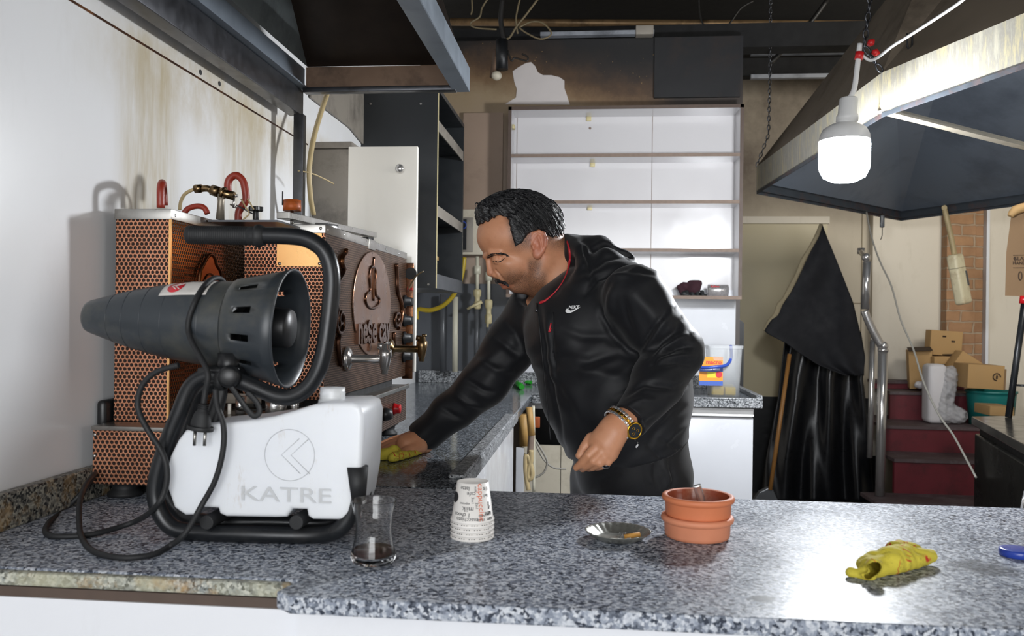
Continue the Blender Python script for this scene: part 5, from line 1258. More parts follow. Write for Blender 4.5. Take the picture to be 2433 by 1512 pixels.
# folded yellow cloth, sculpted
def yc():
    z = ZC; g = lambda x, y, Z=ZC + .012: PZ(x, y, Z)
    items = [('+', s_cap(g(2065, 1352), g(2190, 1325), .0135, .0115), 0), ('+', s_cap(g(2110, 1330, ZC + .017), g(2150, 1322, ZC + .014), .0175, .016), .012),
             ('+', s_cap(g(2130, 1310, ZC + .014), g(2170, 1306, ZC + .012), .0145, .012), .008), ('+', s_cap(g(2045, 1340, ZC + .014), g(2075, 1326, ZC + .02), .007, .009), .006),
             ('+', s_cap(g(2022, 1362, ZC + .006), g(2068, 1372, ZC + .005), .0065, .006), .006), ('+', s_cap(g(2185, 1325), g(2212, 1322), .011, .0085), .006), ('+', s_cap(g(2060, 1365, ZC + .012), g(2078, 1345, ZC + .02), .008, .010), .005)]
    items += [('-', s_cap(g(2040, 1352, ZC + .020), g(2060, 1356, ZC + .014), .005, .004), .004), ('-', s_cap(g(2118, 1312, ZC + .034), g(2138, 1330, ZC + .03), .004, .004), .008), ('-', s_cap(g(2165, 1328, ZC + .03), g(2185, 1306, ZC + .027), .004, .004), .008), ('-', s_cap(g(2036, 1366, ZC + .012), g(2060, 1364, ZC + .013), .0025, .0025), .003)]
    f = blend(items)
    def F(X, Y, Z):
        d = f(X, Y, Z) + .0010 * np.sin(X * 150 + 190 * Y + 2 * np.sin(90 * X)) * np.sin(Y * 210 + 120 * Z - 60 * X)
        return smax(d, (z + .0005) - Z, .002)
    c = g(2120, 1335); return net_mb(F, (c.x - .09, c.y - .06, z - .004), (c.x + .09, c.y + .06, z + .05), .0014)
ob('cleaning_cloth', yc(), MAT['yellowcloth'], None, 'crumpled yellow cleaning cloth with red print on the right of the foreground worktop', 'cloth')
c = top(2417, 1322)
ob('bottle_cap', MB().lathe([(0, 0), (.0225, 0), (.0235, .001), (.0235, .008), (.0225, .010), (.020, .0105), (0, .010)], c, (0, 0, 1), 48), MAT['bluecap'], None, 'blue plastic lid at the right end of the foreground worktop', 'cap')
# small blackened gum on the slab is part of the stone; cloth under the man's hand
def yc2():
    z = ZC; g = lambda x, y, Z=ZC + .01: PZ(x, y, Z)
    f = blend([('+', s_cap(g(892, 1084, ZC + .010), g(932, 1077, ZC + .014), .012, .014), 0), ('+', s_cap(g(885, 1088, ZC + .006), g(925, 1082, ZC + .01), .010, .014), .012), ('+', s_cap(g(935, 1088), g(995, 1075, ZC + .006), .012, .008), .01), ('+', s_cap(g(938, 1068, ZC + .022), g(950, 1082, ZC + .010), .010, .010), .01), ('-', s_cap(g(938, 1060, ZC + .045), g(945, 1092, ZC + .02), .004, .004), .008)])
    F = lambda X, Y, Z: smax(f(X, Y, Z) + .0016 * np.sin(X * 200 + 60 * Y) * np.sin(Y * 170 + 90 * Z), (z + .0005) - Z, .003)
    c = g(940, 1075); return net_mb(F, (c.x - .12, c.y - .15, z - .006), (c.x + .11, c.y + .12, z + .08), .0025)
cl2 = ob('cleaning_cloth', yc2(), MAT['yellowcloth'], None, 'yellow cleaning cloth pressed under the man\'s right hand on the wet worktop', 'cloth')

# ------------------------------------------------------------------ right side of the back room
# black hanging fabric
hf = thing('hanging_fabric', (PY(1950, 1190, 5.5).x, 5.5, .02), 'black fabric hung from one corner with a frayed grey hem, draping to the floor', 'fabric')
def interp(L, t):
    for (t0_, x0_), (t1_, x1_) in zip(L, L[1:]):
        if t0_ <= t <= t1_: return x0_ + (x1_ - x0_) * (t - t0_) / (t1_ - t0_)
    return L[-1][1]
def sheet(ya, yb_, Lf, Rf, Yf, nu=40, nv=50):
    mb = MB(); vs = []
    for j in range(nv + 1):
        y = ya + (yb_ - ya) * j / nv
        for i in range(nu + 1):
            u = i / nu; x = interp(Lf, y) * (1 - u) + interp(Rf, y) * u; vs.append(PY(x, y, Yf(u, j / nv)))
    fs = [(j * (nu + 1) + i, j * (nu + 1) + i + 1, (j + 1) * (nu + 1) + i + 1, (j + 1) * (nu + 1) + i) for j in range(nv) for i in range(nu)]
    return mb.add(vs, fs, True)
lo_ = sheet(790, 1192, [(790, 1868), (830, 1862), (950, 1848), (1100, 1818), (1192, 1808)], [(790, 2046), (850, 2056), (900, 2050), (1000, 2062), (1100, 2070), (1192, 2078)], lambda u, v: 5.5 + .035 * math.sin(u * 17 + 2.2 * v) + .022 * math.sin(u * 31 - 3 * v) * v)
ob('lower_drape', lo_, MAT['blackshine'], hf, solid=.006)
Lf = [(534, 1948), (600, 1925), (680, 1888), (740, 1848), (770, 1826), (788, 1815), (800, 1835), (815, 1866), (840, 1900), (868, 1945), (880, 1975), (893, 2010)]
Rf = [(534, 1953), (600, 1980), (650, 2000), (720, 2027), (800, 2046), (850, 2055), (893, 2052)]
ob('folded_top', sheet(534, 893, Lf, Rf, lambda u, v: 5.40 + .02 * math.sin(u * 9 + 6 * v) * v + .012 * math.sin(14 * v + 3 * u) - .03 * v, 40, 60), MAT['blackcloth'], hf, solid=.006)
ob('frayed_hem', MB().tube([PY(x, y, 5.385) for x, y in ((1951, 532), (1941, 560), (1925, 590), (1908, 620), (1893, 655), (1875, 690), (1862, 712), (1852, 725), (1843, 748), (1828, 765), (1815, 787))], [.010, .014, .012, .016, .013, .016, .012, .018, .016, .014, .008], 8, 4, flat=.5), MAT['cloth_hem'], hf)
# broom
br = thing('broom', PY(1820, 1188, 5.2), 'long wooden handled broom leaning on the black hanging fabric', 'broom')
ob('handle', MB().tube([PY(1876, 842, 5.33), PY(1830, 1165, 5.2)], .0125, 12, 1), MAT['wood'], br)
ob('broom_head', MB().pts([PY(1826, 1160, 5.2), PY(1836, 1162, 5.2), PY(1850, 1192, 5.2), PY(1790, 1192, 5.2), PY(1805, 1170, 5.2)], (0, .05, 0)), MAT['pipe_grey'], br, bevel=.006)
# handrail
hr = thing('handrail', PY(2090, 1178, 5.1), 'polished steel handrail with tall posts at the foot of the red stairs', 'handrail')
rs = 5.1 / 2000
def post(a, b, r, nm='post', Y=5.1): return ob(nm, MB().tube([PY(*a, Y), PY(*b, Y)], r * rs, 20, 1), MAT['chrome'], hr)
post((2098, 836), (2090, 1178), 10.5); post((2074, 812), (2066, 1088), 6.5, Y=5.15); post((2060, 622), (2056, 735), 9.5)
ob('post_collar', MB().tube([PY(2098, 836, 5.1), PY(2098.3, 829, 5.1)], 11.5 * rs, 20, 1).tube([PY(2098, 829, 5.1), PY(2098.5, 818, 5.1)], [9 * rs, 6 * rs], 20, 1), MAT['chrome'], hr)
ob('post_collar', MB().tube([PY(2074, 812, 5.15), PY(2074, 798, 5.15)], [6 * rs, 3.5 * rs], 16, 1), MAT['chrome'], hr)
ob('rail', MB().tube([PY(2054, 738, 5.1), PY(2062, 760, 5.1), PY(2076, 790, 5.1), PY(2096, 826, 5.1)], 9 * rs, 18, 3), MAT['chrome'], hr)
ob('post_ball', MB().sphere(PY(2099, 822, 5.1), 10.5 * rs), MAT['chrome'], hr)
ob('post_ball', MB().sphere(PY(2058, 612, 5.1), 10 * rs), MAT['chrome'], hr)
ob('wall_arm', MB().tube([PY(2058, 612, 5.1), PY(2048, 603, 5.2), PY(2046, 596, 5.3)], 6 * rs, 12, 2).tube([PY(2046, 590, 5.3), PY(2046, 604, 5.3)], 9 * rs, 14, 1), MAT['chrome'], hr)
# boxes
def cbox(px0, py0, px1, py1, Y, dep, rot, lab, mat='card', nm='cardboard_box', flaps=None, yaw=0):
    a, b = PY(px0, py0, Y), PY(px1, py1, Y); w_ = abs(b.x - a.x); h_ = abs(a.z - b.z); cx_, cz = (a.x + b.x) / 2, (a.z + b.z) / 2
    Mx = Matrix.Translation((cx_, Y, cz)) @ Matrix.Rotation(math.radians(rot), 4, 'Y') @ Matrix.Rotation(math.radians(yaw), 4, 'Z')
    t_ = thing(nm, (cx_, Y + dep / 2, min(a.z, b.z)), lab, 'box')
    ob('box_body', MB().box(-w_ / 2, w_ / 2, 0, dep, -h_ / 2, h_ / 2, Mx, bev=.003), MAT[mat], t_)
    ob('tape_seam', MB().box(-w_ / 2 + .002, w_ / 2 - .002, dep * .5 - .002, dep * .5 + .002, h_ / 2, h_ / 2 + .0008, Mx), MAT['cardin'], t_)
    return t_, Mx, w_, h_
t1_, M1, w1, h1_ = cbox(2162, 832, 2214, 925, 5.93, .16, -3, 'tall cardboard carton at the left end of the pile on the stairs', yaw=-14)
ob('open_flap', MB().box(-w1 / 2, w1 / 2, -.02, .1, h1_ / 2, h1_ / 2 + .005, M1 @ Matrix.Rotation(.15, 4, 'X')), MAT['cardin'], t1_)
t2_, M2, w2, h2_ = cbox(2211, 786, 2286, 846, 5.98, .10, 3.5, 'upright flat cardboard box at the top of the pile against the bricks')
for q in (-.02, .04): ob('hand_hole', MB().tube([M2 @ Vector((q - .008, -.001, .045 - (q + .02) * .5)), M2 @ Vector((q + .014, -.001, .045 - (q + .02) * .5))], .006, 8, 1), MAT['cardin'], t2_)
t3_, M3, w3, h3_ = cbox(2218, 847, 2285, 866, 5.88, .20, -2, 'flat open cardboard tray lying in the middle of the pile', yaw=8)
ob('dark_opening', MB().box(w3 / 2 - .07, w3 / 2 + .02, .01, .2, h3_ / 2, h3_ / 2 + .012, M3), MAT['cardin'], t3_)
cbox(2266, 850, 2346, 905, 5.74, .12, 33, 'tilted cardboard box propped between the tray and the front carton', yaw=0)
t5_, M5, w5, h5_ = cbox(2300, 867, 2386, 926, 5.5, .22, 2.5, 'front cardboard carton with a round printed mark sitting on the teal tub')
ob('printed_mark', MB().tube([M5 @ Vector((w5 / 2 - .045 + .022 * math.cos(t), -.001, .004 + .022 * math.sin(t))) for t in [2 * math.pi * k / 16 for k in range(13)]], .004, 6, 1).box(w5 / 2 - .05, w5 / 2 - .04, -.003, 0, -.008, .014, M5), MAT['cardin'], t5_)
ob('open_flap', MB().box(w5 / 2, w5 / 2 + .02, .02, .2, -h5_ / 2, h5_ / 2 - .02, M5), MAT['card2'], t5_)
cbox(2352, 966, 2410, 990, 5.05, .2, 1, 'small flat cardboard box lying behind the dark metal counter')
tb = thing('plastic_tub', (PY(2352, 990, 5.65).x, 5.65, z3), 'teal plastic tub half hidden behind the dark metal counter', 'tub')
c = PY(2354, 1000, 5.65); c.z = z3 + .001; hT = PY(2354, 928, 5.65).z - c.z
ob('tub_wall', MB().lathe([(0, 0), (.125, 0), (.142, hT - .03), (.142, hT - .015), (.150, hT - .013), (.150, hT), (.140, hT), (.122, .01), (0, .008)], c, (0, 0, 1), 44), MAT['teal'], tb)
# stack of foam trays in clear film
ft_ = thing('foam_tray_bundle', PY(2245, 1000, 5.62), 'bundle of white foam trays wrapped in clear film on the red steps', 'bundle')
rn = random.Random(8); mb = MB()
x0_ = PY(2207, 950, 5.62).x; x1_ = PY(2252, 950, 5.62).x; zb_ = z3 + .001; zt_ = PY(2230, 866, 5.62).z
ob('foam_trays', MB().box(x0_, x1_, 5.62, 5.76, zb_, zt_, bev=.03), MAT['foam'], ft_)
F = blend([('+', s_cap((x1_ - .01, 5.64, zb_ + .056), (x1_ + .07, 5.63, zb_ + .058), .05, .052), 0), ('+', s_cap((x1_ - .01, 5.66, zb_ + .1), (x1_ + .02, 5.65, zt_ - .06), .06, .05), .03)])
ob('film_wrap', net_mb(lambda X, Y, Z: F(X, Y, Z) + .006 * np.sin(X * 90 + Z * 70) * np.sin(Z * 110 - Y * 60), (x1_ - .12, 5.5, zb_ - .06), (x1_ + .16, 5.76, zt_ + .02), .008), MAT['bag'], ft_)
ob('crumpled_paper', net_mb(lambda X, Y, Z: s_sph(PY(2187, 915, 5.8), .035, (1.1, 1, .7))(X, Y, Z) + .005 * np.sin(X * 190 + Z * 90) * np.sin(Z * 150 + Y * 120), PY(2187, 915, 5.8) - Vector((.06, .06, .05)), PY(2187, 915, 5.8) + Vector((.06, .06, .05)), .005), MAT['foam'], None, 'crumpled white paper lying on the upper red step', 'paper')
# dark metal counter
P1 = PZ(2308, 990, .86); P2 = PZ(2433, 1056, .86); P3 = PZ(2600, 985, .86); P2b = P1 + (P2 - P1) * 1.05
dc = thing('dark_metal_counter', (P1.x + .5, P1.y, 0), 'dark metal counter with shiny top at the right edge', 'counter')
P4 = P2b + (P3 - P1); tpz = [P1, P2b, P4, P3]
ob('top_slab', MB().pts([v - Vector((0, 0, .035)) for v in tpz], (0, 0, .035)), MAT['fridge_top'], dc, bevel=.004)
cen = (P1 + P2b + P3 + P4) / 4
q_ = [cen + (v - cen) * .96 for v in tpz]
ob('counter_body', MB().pts([Vector((v.x, v.y, .02)) for v in q_], (0, 0, .77)), MAT['fridge'], dc, bevel=.006)
ob('upper_recess', MB().pts([Vector(((cen + (v - cen) * .9).x, (cen + (v - cen) * .9).y, .78)) for v in tpz], (0, 0, .045)), MAT['black_rub'], dc)
e = q_[1]; ob('corner_trim', MB().tube([(e.x - .004, e.y - .006, .77), (e.x - .004, e.y - .006, .70), (e.x - .02, e.y - .003, .66), (e.x - .02, e.y - .003, .1)], .006, 8, 2), MAT['steel_shiny'], dc)
ps = thing('stand_pole', PZ(2396, 992, .861), 'black pole with red cap leaning up from the dark metal counter', 'pole')
a = PZ(2396, 992, .861)
ob('pole', MB().tube([a, PY(2434, 722, a.y)], .013, 14, 1), MAT['tube_black'], ps)
ob('red_cap', MB().tube([PY(2433, 722, a.y), PY(2435, 704, a.y)], .018, 14, 1), MAT['knobred'], ps)
ob('pole_ring', MB().lathe([(.030, 0), (.034, .003), (.030, .006)], PY(2430, 918, a.y), (0, 0, 1), 24, closed=True), MAT['tube_black'], ps)
a_ = a; b1_ = PY(2388, 704, a_.y); b2_ = PY(2402, 516, a_.y)
cb_ = thing('carton', PY(2440, 704, a_.y), 'large cardboard carton with printed handling marks at the right edge above the pole', 'box')
ob('box_body', MB().pts([PY(2388, 703, a_.y), PY(2391, 600, a_.y), PY(2402, 515, a_.y), PY(2433, 500, a_.y), PY(2700, 490, a_.y), PY(2700, 712, a_.y)], ray(2420, 610) * .3), MAT['card2'], cb_)
ob('torn_flap', MB().tube([PY(2400, 514, a_.y - .01), PY(2412, 500, a_.y - .01), PY(2440, 492, a_.y - .01)], [.012, .02, .02], 8, 2), MAT['card'], cb_)
mb = MB(); text_on(mb, 'GLASSWA', PY(2437, 615, a_.y - .001), (1, 0, 0), (0, 0, 1), .022, .001, .0003); text_on(mb, 'HANDLE WITH', PY(2443, 626, a_.y - .001), (1, 0, 0), (0, 0, 1), .018, .001, .0003)
mb.pts([PY(2409, 610, a_.y - .001), PY(2413, 610, a_.y - .001), PY(2411.5, 625, a_.y - .001)], (0, -.001, 0)); ob('printed_text', mb, MAT['cardin'], cb_)
ob('printed_frame', MB().tube([PY(2407, 607, a_.y), PY(2500, 605, a_.y)], .0015, 6, 1).tube([PY(2407, 637, a_.y), PY(2500, 636, a_.y)], .0015, 6, 1), MAT['cardin'], cb_)
ob('printed_mark', MB().tube([PY(2424 + 4 * math.cos(t), 656 + 10 * math.sin(t), a_.y) for t in [2 * math.pi * k / 12 for k in range(12)]], .0025, 6, 1, closed=True), MAT['cardin'], cb_)
# hanging extension block and wires
ex = thing('extension_block', PY(2280, 724, 5.14), 'dirty cream extension block dangling on its cord in front of the bricks', 'extension block')
c = PY(2279, 664, 5.14); Mx = Matrix.Translation(c) @ Matrix.Rotation(math.radians(-11), 4, 'Y') @ Matrix.Rotation(math.radians(38), 4, 'Z') @ Matrix.Scale(1.45, 4)
ob('block_body', MB().box(-.032, .032, -.022, .022, -.102, .102, Mx, bev=.012), MAT['plug_cream'], ex)
ob('block_seam', MB().box(-.0325, .0325, -.0225, .0225, .045, .0465, Mx), MAT['cable_tan'], ex)
ob('switch_plate', MB().box(.014, .026, -.0235, -.021, -.03, .03, Mx), MAT['pipe_grey'], ex)
ob('block_cord', MB().tube([PY(2268, 608, 5.14), PY(2260, 565, 5.14), PY(2245, 500, 5.14), PY(2244, 494, 5.12)], .015), MAT['creamhose'], ex)
dsw = thing('inline_switch', PY(2096, 540, 5.24), 'small grey switch dangling on a wire under the right hood', 'switch')
ob('switch_body', MB().box(PY(2091, 530, 5.24).x, PY(2101, 530, 5.24).x, 5.23, 5.25, PY(2096, 541, 5.24).z, PY(2096, 512, 5.24).z, bev=.004), MAT['pipe_grey'], dsw)
ob('wire_end', MB().tube([PY(2096, 515, 5.24), PY(2096, 506, 5.24)], .003, 8, 1).tube([PY(2096, 540, 5.24), PY(2096, 560, 5.24), PY(2092, 570, 5.24)], .0025, 8, 2), MAT['cable_dark'], dsw)
ob('hanging_wire', MB().tube([PY(x, y, 5.10 - (y - 505) * .0025) for x, y in ((2058, 500), (2070, 560), (2090, 620), (2118, 680), (2140, 760), (2170, 830), (2195, 910), (2230, 985), (2262, 1030), (2290, 1080), (2319, 1135))], .0045), MAT['cable_white'], None, 'long grey wire hanging across the stair wall down to the dark counter', 'wire')
# ------------------------------------------------------------------ the man wiping the worktop
from mathutils.bvhtree import BVHTree
man = thing('person', (.13, 1.98, 0), 'man with black hair and moustache in black hooded jacket, bending to wipe the inner worktop', 'person')
def S(px, py, Y, r=None):
    p = PY(px, py, Y); return p if r is None else (p, r * Y / 2000)
def cap(a, b):
    return s_cap(a[0], b[0], a[1], b[1])
def skin(name, stub=True):
    g = G(name); v = g.tc(); P = g.n_geo()
    base = g.mix(g.noise(v, 14, 5), hexc('#c0835f'), hexc('#d29a78'))
    base = g.mix(g.ramp(g.noise(v, 50, 4), [(.5, 0), (.75, .35)]), base, hexc('#a86a49'))
    at = g.n.new('ShaderNodeAttribute'); at.attribute_name = 'stubble'
    nz = g.ramp(g.noise(v, 620, 2, .6), [(.35, .45), (.65, 1)])
    f = g.math('MULTIPLY', at.outputs['Fac'], nz)
    base = g.mix(f, base, hexc('#231c1a'))
    ar = g.n.new('ShaderNodeAttribute'); ar.attribute_name = 'flush'
    base = g.mix(ar.outputs['Fac'], base, hexc('#b05a4a'))
    return g.fin(base, .46, 0, g.bump(g.noise(v, 300, 3), .12, .001), Subsurface_Weight=.12, Subsurface_Radius=(1, .35, .2), Subsurface_Scale=.008)
SK = skin('skin')
def fabric(name, col, sheen=.15):
    g = G(name); v = g.tc()
    c = g.mix(g.noise(v, 5, 4), tuple(x * .8 for x in hexc(col)), hexc(col))
    return g.fin(c, .58, 0, g.bump(g.noise(v, 520, 2), .15, .0006), Sheen_Weight=sheen, Sheen_Roughness=.5, Specular_IOR_Level=.3)
JK = fabric('jacket_fabric', '#121317', .1); TR = fabric('trouser_fabric', '#19191b', .08)
# --- head, sculpted about its own centre (a = back, b = up, c = his left)
PSI = math.radians(15); HC = PY(1235, 580, 2.0)
ea = Vector((math.cos(PSI), math.sin(PSI), 0)); ec = Vector((math.sin(PSI), -math.cos(PSI), 0))
def hw(v): return HC + ea * v[0] + Vector((0, 0, v[1])) + ec * v[2]
mm = lambda *t: tuple(x / 1000 for x in t)
def sym(f):
    return lambda A, B, C: f(A, B, np.abs(C))
def E(c, r, k=.012, op='+'):
    m = max(r); return (op, sym(s_sph(mm(*c), m / 1000, tuple(x / m for x in r))), k)
def K(a, b, ra, rb, k=.008, op='+'): return (op, sym(s_cap(mm(*a), mm(*b), ra / 1000, rb / 1000)), k)
head_items = [E((0, 25, 0), (99, 81, 74), 0), E((-48, 14, 0), (53, 50, 56), .012), E((-24, -45, 0), (46, 56, 50), .010),
    E((-31, -84, 0), (20, 24, 27), .010), E((-9, -104, 0), (14, 12.5, 18), .008), K((-4, -102, 10), (34, -80, 42), 13, 14, .010), K((34, -80, 42), (48, -35, 56), 14, 13, .014),
    E((16, -92, 0), (28, 24, 28), .014), E((-20, -60, 28), (26, 28, 22), .012), E((-34, -50, 40), (14, 10, 12), .012),
    K((-83, -32, 5), (-72, -25, 32), 6.5, 7, .006), K((-72, -25, 32), (-54, -27, 47), 7, 5, .008), K((-82, -43, 20), (-66, -43, 40), 8, 9, .006, '-'),
    K((-77, -40, 0), (-71, -66, 0), 5, 8, .006), E((-68, -71, 0), (11, 9, 9.5), .004), E((-60, -76, 10.5), (8, 6.5, 6), .003),
    E((-58, -41, 30.5), (13.2, 12, 13), .003), E((-60, -84, 6), (4, 3, 3), .002, '-'),
    K((-40, -96.5, 0), (-33, -97, 16), 4.6, 3, .003), K((-36, -104.5, 0), (-29, -103, 15), 5.4, 3, .003), K((-46, -100.5, 0), (-36, -100, 18), 1.2, 1.2, .002, '-'),
    K((-56, -64, 21), (-42, -92, 31), 2.0, 1.5, .008, '-'), K((-72, -44.5, 23), (-61, -45.5, 42), 1.3, 1.3, .0010, '-'), K((-68, -32.5, 24), (-55, -33, 43), 1.0, 1.0, .003, '-'), K((-70, -54, 24), (-58, -56, 40), 1.2, 1.2, .005, '-')]
neck = [K((34, -22, 0), (112, -118, 0), 62, 66, .030), K((70, -20, 0), (120, -60, 0), 46, 60, .03)]
ear = [('+', lambda A, B, C: s_sph(mm(30, -8, 74), .026, (.62, 1.12, .3))(A, B, np.abs(C) - (A - .03) * .35), .004)]
hel = [(14, 6), (20, 18), (31, 23), (42, 18), (47, 6), (45, -8), (39, -22), (31, -32)]
for (p, q) in zip(hel, hel[1:]): ear.append(K((p[0], p[1], 76 + (p[0] - 30) * .35), (q[0], q[1], 76 + (q[0] - 30) * .35), 4.2, 4.2, .003))
ear += [E((27, -31, 74), (8, 9, 5), .004), E((26, -8, 83), (9, 12, 7), .004, '-'), K((34, 10, 82), (39, -12, 84), 2.6, 2.4, .003, '-'), K((17, -10, 76), (19, -17, 77), 3.4, 3.6, .003), K((30, 12, 80), (36, -14, 81), 1.8, 1.8, .003)]
hf_ = blend(head_items + neck + ear)
hd = net_mb(hf_, (-.115, -.2, -.12), (.19, .115, .12), .0023)
hd.xf(hw)
# --- hands
YW = 1.655
def hand_left():
    q = lambda x, y, d=0.0, r=9: S(x, y, 1.635 + d, r)
    it = [('+', cap(S(1520, 975, 1.70, 36), S(1476, 1004, 1.665, 31)), 0), ('+', cap(q(1472, 1008, .02, 31), q(1436, 1052, .01, 31)), .012), ('+', cap(q(1462, 1030, .01, 29), q(1446, 1074, .005, 25)), .012), ('+', cap(q(1450, 1015, .015, 24), q(1414, 1052, .015, 19)), .012)]
    fin = [([(1420, 1060, 0), (1399, 1082, -.006), (1383, 1100, .004), (1369, 1112, .014)], (13.5, 12, 10.5, 8)), ([(1430, 1074, -.004), (1410, 1095, -.012), (1392, 1108, .004), (1384, 1114, .022)], (13.5, 12, 10.5, 9)),
           ([(1441, 1082, -.002), (1425, 1100, -.010), (1408, 1110, .006), (1399, 1113, .026)], (12.5, 11.5, 10, 8.5)), ([(1453, 1082, .004), (1444, 1098, -.004), (1428, 1108, .010), (1417, 1111, .028)], (12, 10.5, 9.5, 8)),
           ([(1432, 1036, .022), (1404, 1042, .02), (1388, 1064, .014), (1376, 1083, .012)], (17, 14, 12, 9))]
    for P, R in fin:
        pts = [S(x, y, 1.635 + d) for x, y, d in P]; it.append(('+', s_chain(pts, [r * 1.635 / 2000 for r in R]), .0035))
    return blend(it)
c = S(1430, 1050, 1.65); hl = net_mb(hand_left(), (c.x - .065, c.y - .06, c.z - .075), (c.x + .10, c.y + .11, c.z + .09), .0018)
def hand_right():
    it = [('+', cap(S(1048, 1002, 2.03, 27), S(1006, 1042, 2.03, 29)), 0), ('+', s_cap(S(1004, 1048, 2.02), S(968, 1058, 1.99), .031, .028), .012), ('+', s_cap(S(1000, 1040, 2.04), S(965, 1050, 2.04), .026, .022), .012)]
    fin = [([(970, 1056, 2.0), (932, 1063, 1.99), (903, 1075, 1.96), (878, 1085, 1.92)], (.0125, .011, .0098, .0085)), ([(971, 1049, 2.02), (930, 1055, 2.02), (898, 1068, 1.99), (868, 1079, 1.95)], (.0125, .011, .0098, .0085)),
           ([(974, 1043, 2.04), (934, 1048, 2.04), (902, 1060, 2.02), (875, 1071, 1.98)], (.012, .0108, .0095, .008)), ([(976, 1040, 2.06), (942, 1044, 2.06), (915, 1054, 2.04), (892, 1063, 2.02)], (.011, .0098, .0088, .0075)),
           ([(996, 1060, 1.995), (977, 1070, 1.97), (959, 1078, 1.95), (946, 1084, 1.93)], (.020, .0155, .0125, .0112))]
    for P, R in fin: it.append(('+', s_chain([S(*p_) for p_ in P], R), .004))
    return blend(it)
c = S(960, 1055, 2.0); hr_ = net_mb(hand_right(), (c.x - .13, c.y - .18, ZC - .005), (c.x + .15, c.y + .13, c.z + .11), .002)
# --- hidden torso, arms and legs so the body is whole under its clothes
tor = blend([('+', cap(S(1497, 1080, 1.95, 120), S(1455, 930, 1.95, 145)), 0), ('+', cap(S(1455, 930, 1.95, 145), S(1400, 800, 1.97, 140)), .03), ('+', cap(S(1300, 740, 2.08, 50), S(1470, 725, 1.93, 60)), .04), ('+', cap(S(1400, 790, 1.97, 90), S(1350, 690, 2.0, 44)), .03),
    ('+', cap(S(1510, 715, 1.82, 55), S(1605, 845, 1.80, 42)), .02), ('+', cap(S(1605, 845, 1.80, 42), S(1500, 990, 1.69, 32)), .01), ('+', cap(S(1270, 750, 2.08, 48), S(1150, 900, 2.03, 38)), .02), ('+', cap(S(1150, 900, 2.03, 38), S(1020, 1035, 2.03, 28)), .01)])
lA = PY(1552, 1140, 1.93); lB = PY(1445, 1140, 2.03)
legs = blend([('+', cap(S(1505, 1080, 1.95, 105), S(1505, 1105, 1.95, 105)), 0), ('+', s_cap(lA, (lA.x, lA.y, .5), .072, .052), .02), ('+', s_cap((lA.x, lA.y, .5), (lA.x, lA.y + .02, .08), .056, .036), .02), ('+', s_cap(lB, (lB.x, lB.y, .5), .062, .052), .02), ('+', s_cap((lB.x, lB.y, .5), (lB.x, lB.y + .02, .08), .056, .036), .02)])
tf = lambda X, Y, Z: np.minimum(tor(X, Y, Z), legs(X, Y, Z))
tb_ = net_mb(tf, (-.5, 1.58, .03), (.35, 2.3, 1.42), .012)
bodymb = MB()
for m_ in (hd, hl, hr_, tb_): bodymb.add(m_.v, m_.f, True)
body_o = ob('body', bodymb, SK, man, uv=False, merge=0)
me = body_o.data; org = wloc(man); n = len(me.vertices); co = np.empty(n * 3); me.vertices.foreach_get('co', co); co = co.reshape(-1, 3) + np.array(org)
rel = co - np.array(HC); A_ = rel @ np.array(ea) * 1000; B_ = rel[:, 2] * 1000; C_ = np.abs(rel @ np.array(ec)) * 1000
inh = (np.abs(A_) < 120) & (B_ > -135) & (B_ < 130) & (C_ < 110)
sm = lambda x, a, b: np.clip((x - a) / (b - a), 0, 1) ** 2 * (3 - 2 * np.clip((x - a) / (b - a), 0, 1))
beard = sm(-B_, 52 + 0 * A_, 82) * sm(A_, -58, -30) * sm(-A_, -62, -45)
beard = np.maximum(beard, sm(-B_, 30, 50) * sm(A_, 2, 16) * sm(-A_, -48, -32) * sm(C_, 40, 55))
lips = np.exp(-(((A_ + 38) / 14) ** 2 + ((B_ + 101) / 7.5) ** 2)) * (C_ < 24)
side = sm(A_ - (B_ * -.25), -42, -22) * sm(B_, -34, 0) * sm(C_, 42, 52) * (A_ < 14)
back = sm(A_, 30, 50) * sm(B_, -14, 12) * (A_ > 40)
undernape = sm(A_, 48, 62) * sm(B_, -30, 0)
goat = np.exp(-(((A_ + 25) / 7) ** 2 + ((B_ + 112) / 5.5) ** 2 + (C_ / 10) ** 2))
st_ = np.clip(np.maximum.reduce([beard * .8 * (1 - np.clip(lips * 2, 0, 1)), goat, side * .85, back * .95, undernape * .7]), 0, 1) * inh
a_ = me.attributes.new('stubble', 'FLOAT', 'POINT'); a_.data.foreach_set('value', st_.astype(np.float32))
earm = sm(C_, 68, 76) * np.exp(-(((A_ - 31) / 24) ** 4 + ((B_ + 8) / 36) ** 4)) * .5 + np.clip(lips, 0, 1) * .7 + np.exp(-(((A_ + 66) / 14) ** 2 + ((B_ + 72) / 12) ** 2 + (C_ / 16) ** 2)) * .3
a_ = me.attributes.new('flush', 'FLOAT', 'POINT'); a_.data.foreach_set('value', (np.clip(earm, 0, 1) * inh).astype(np.float32))
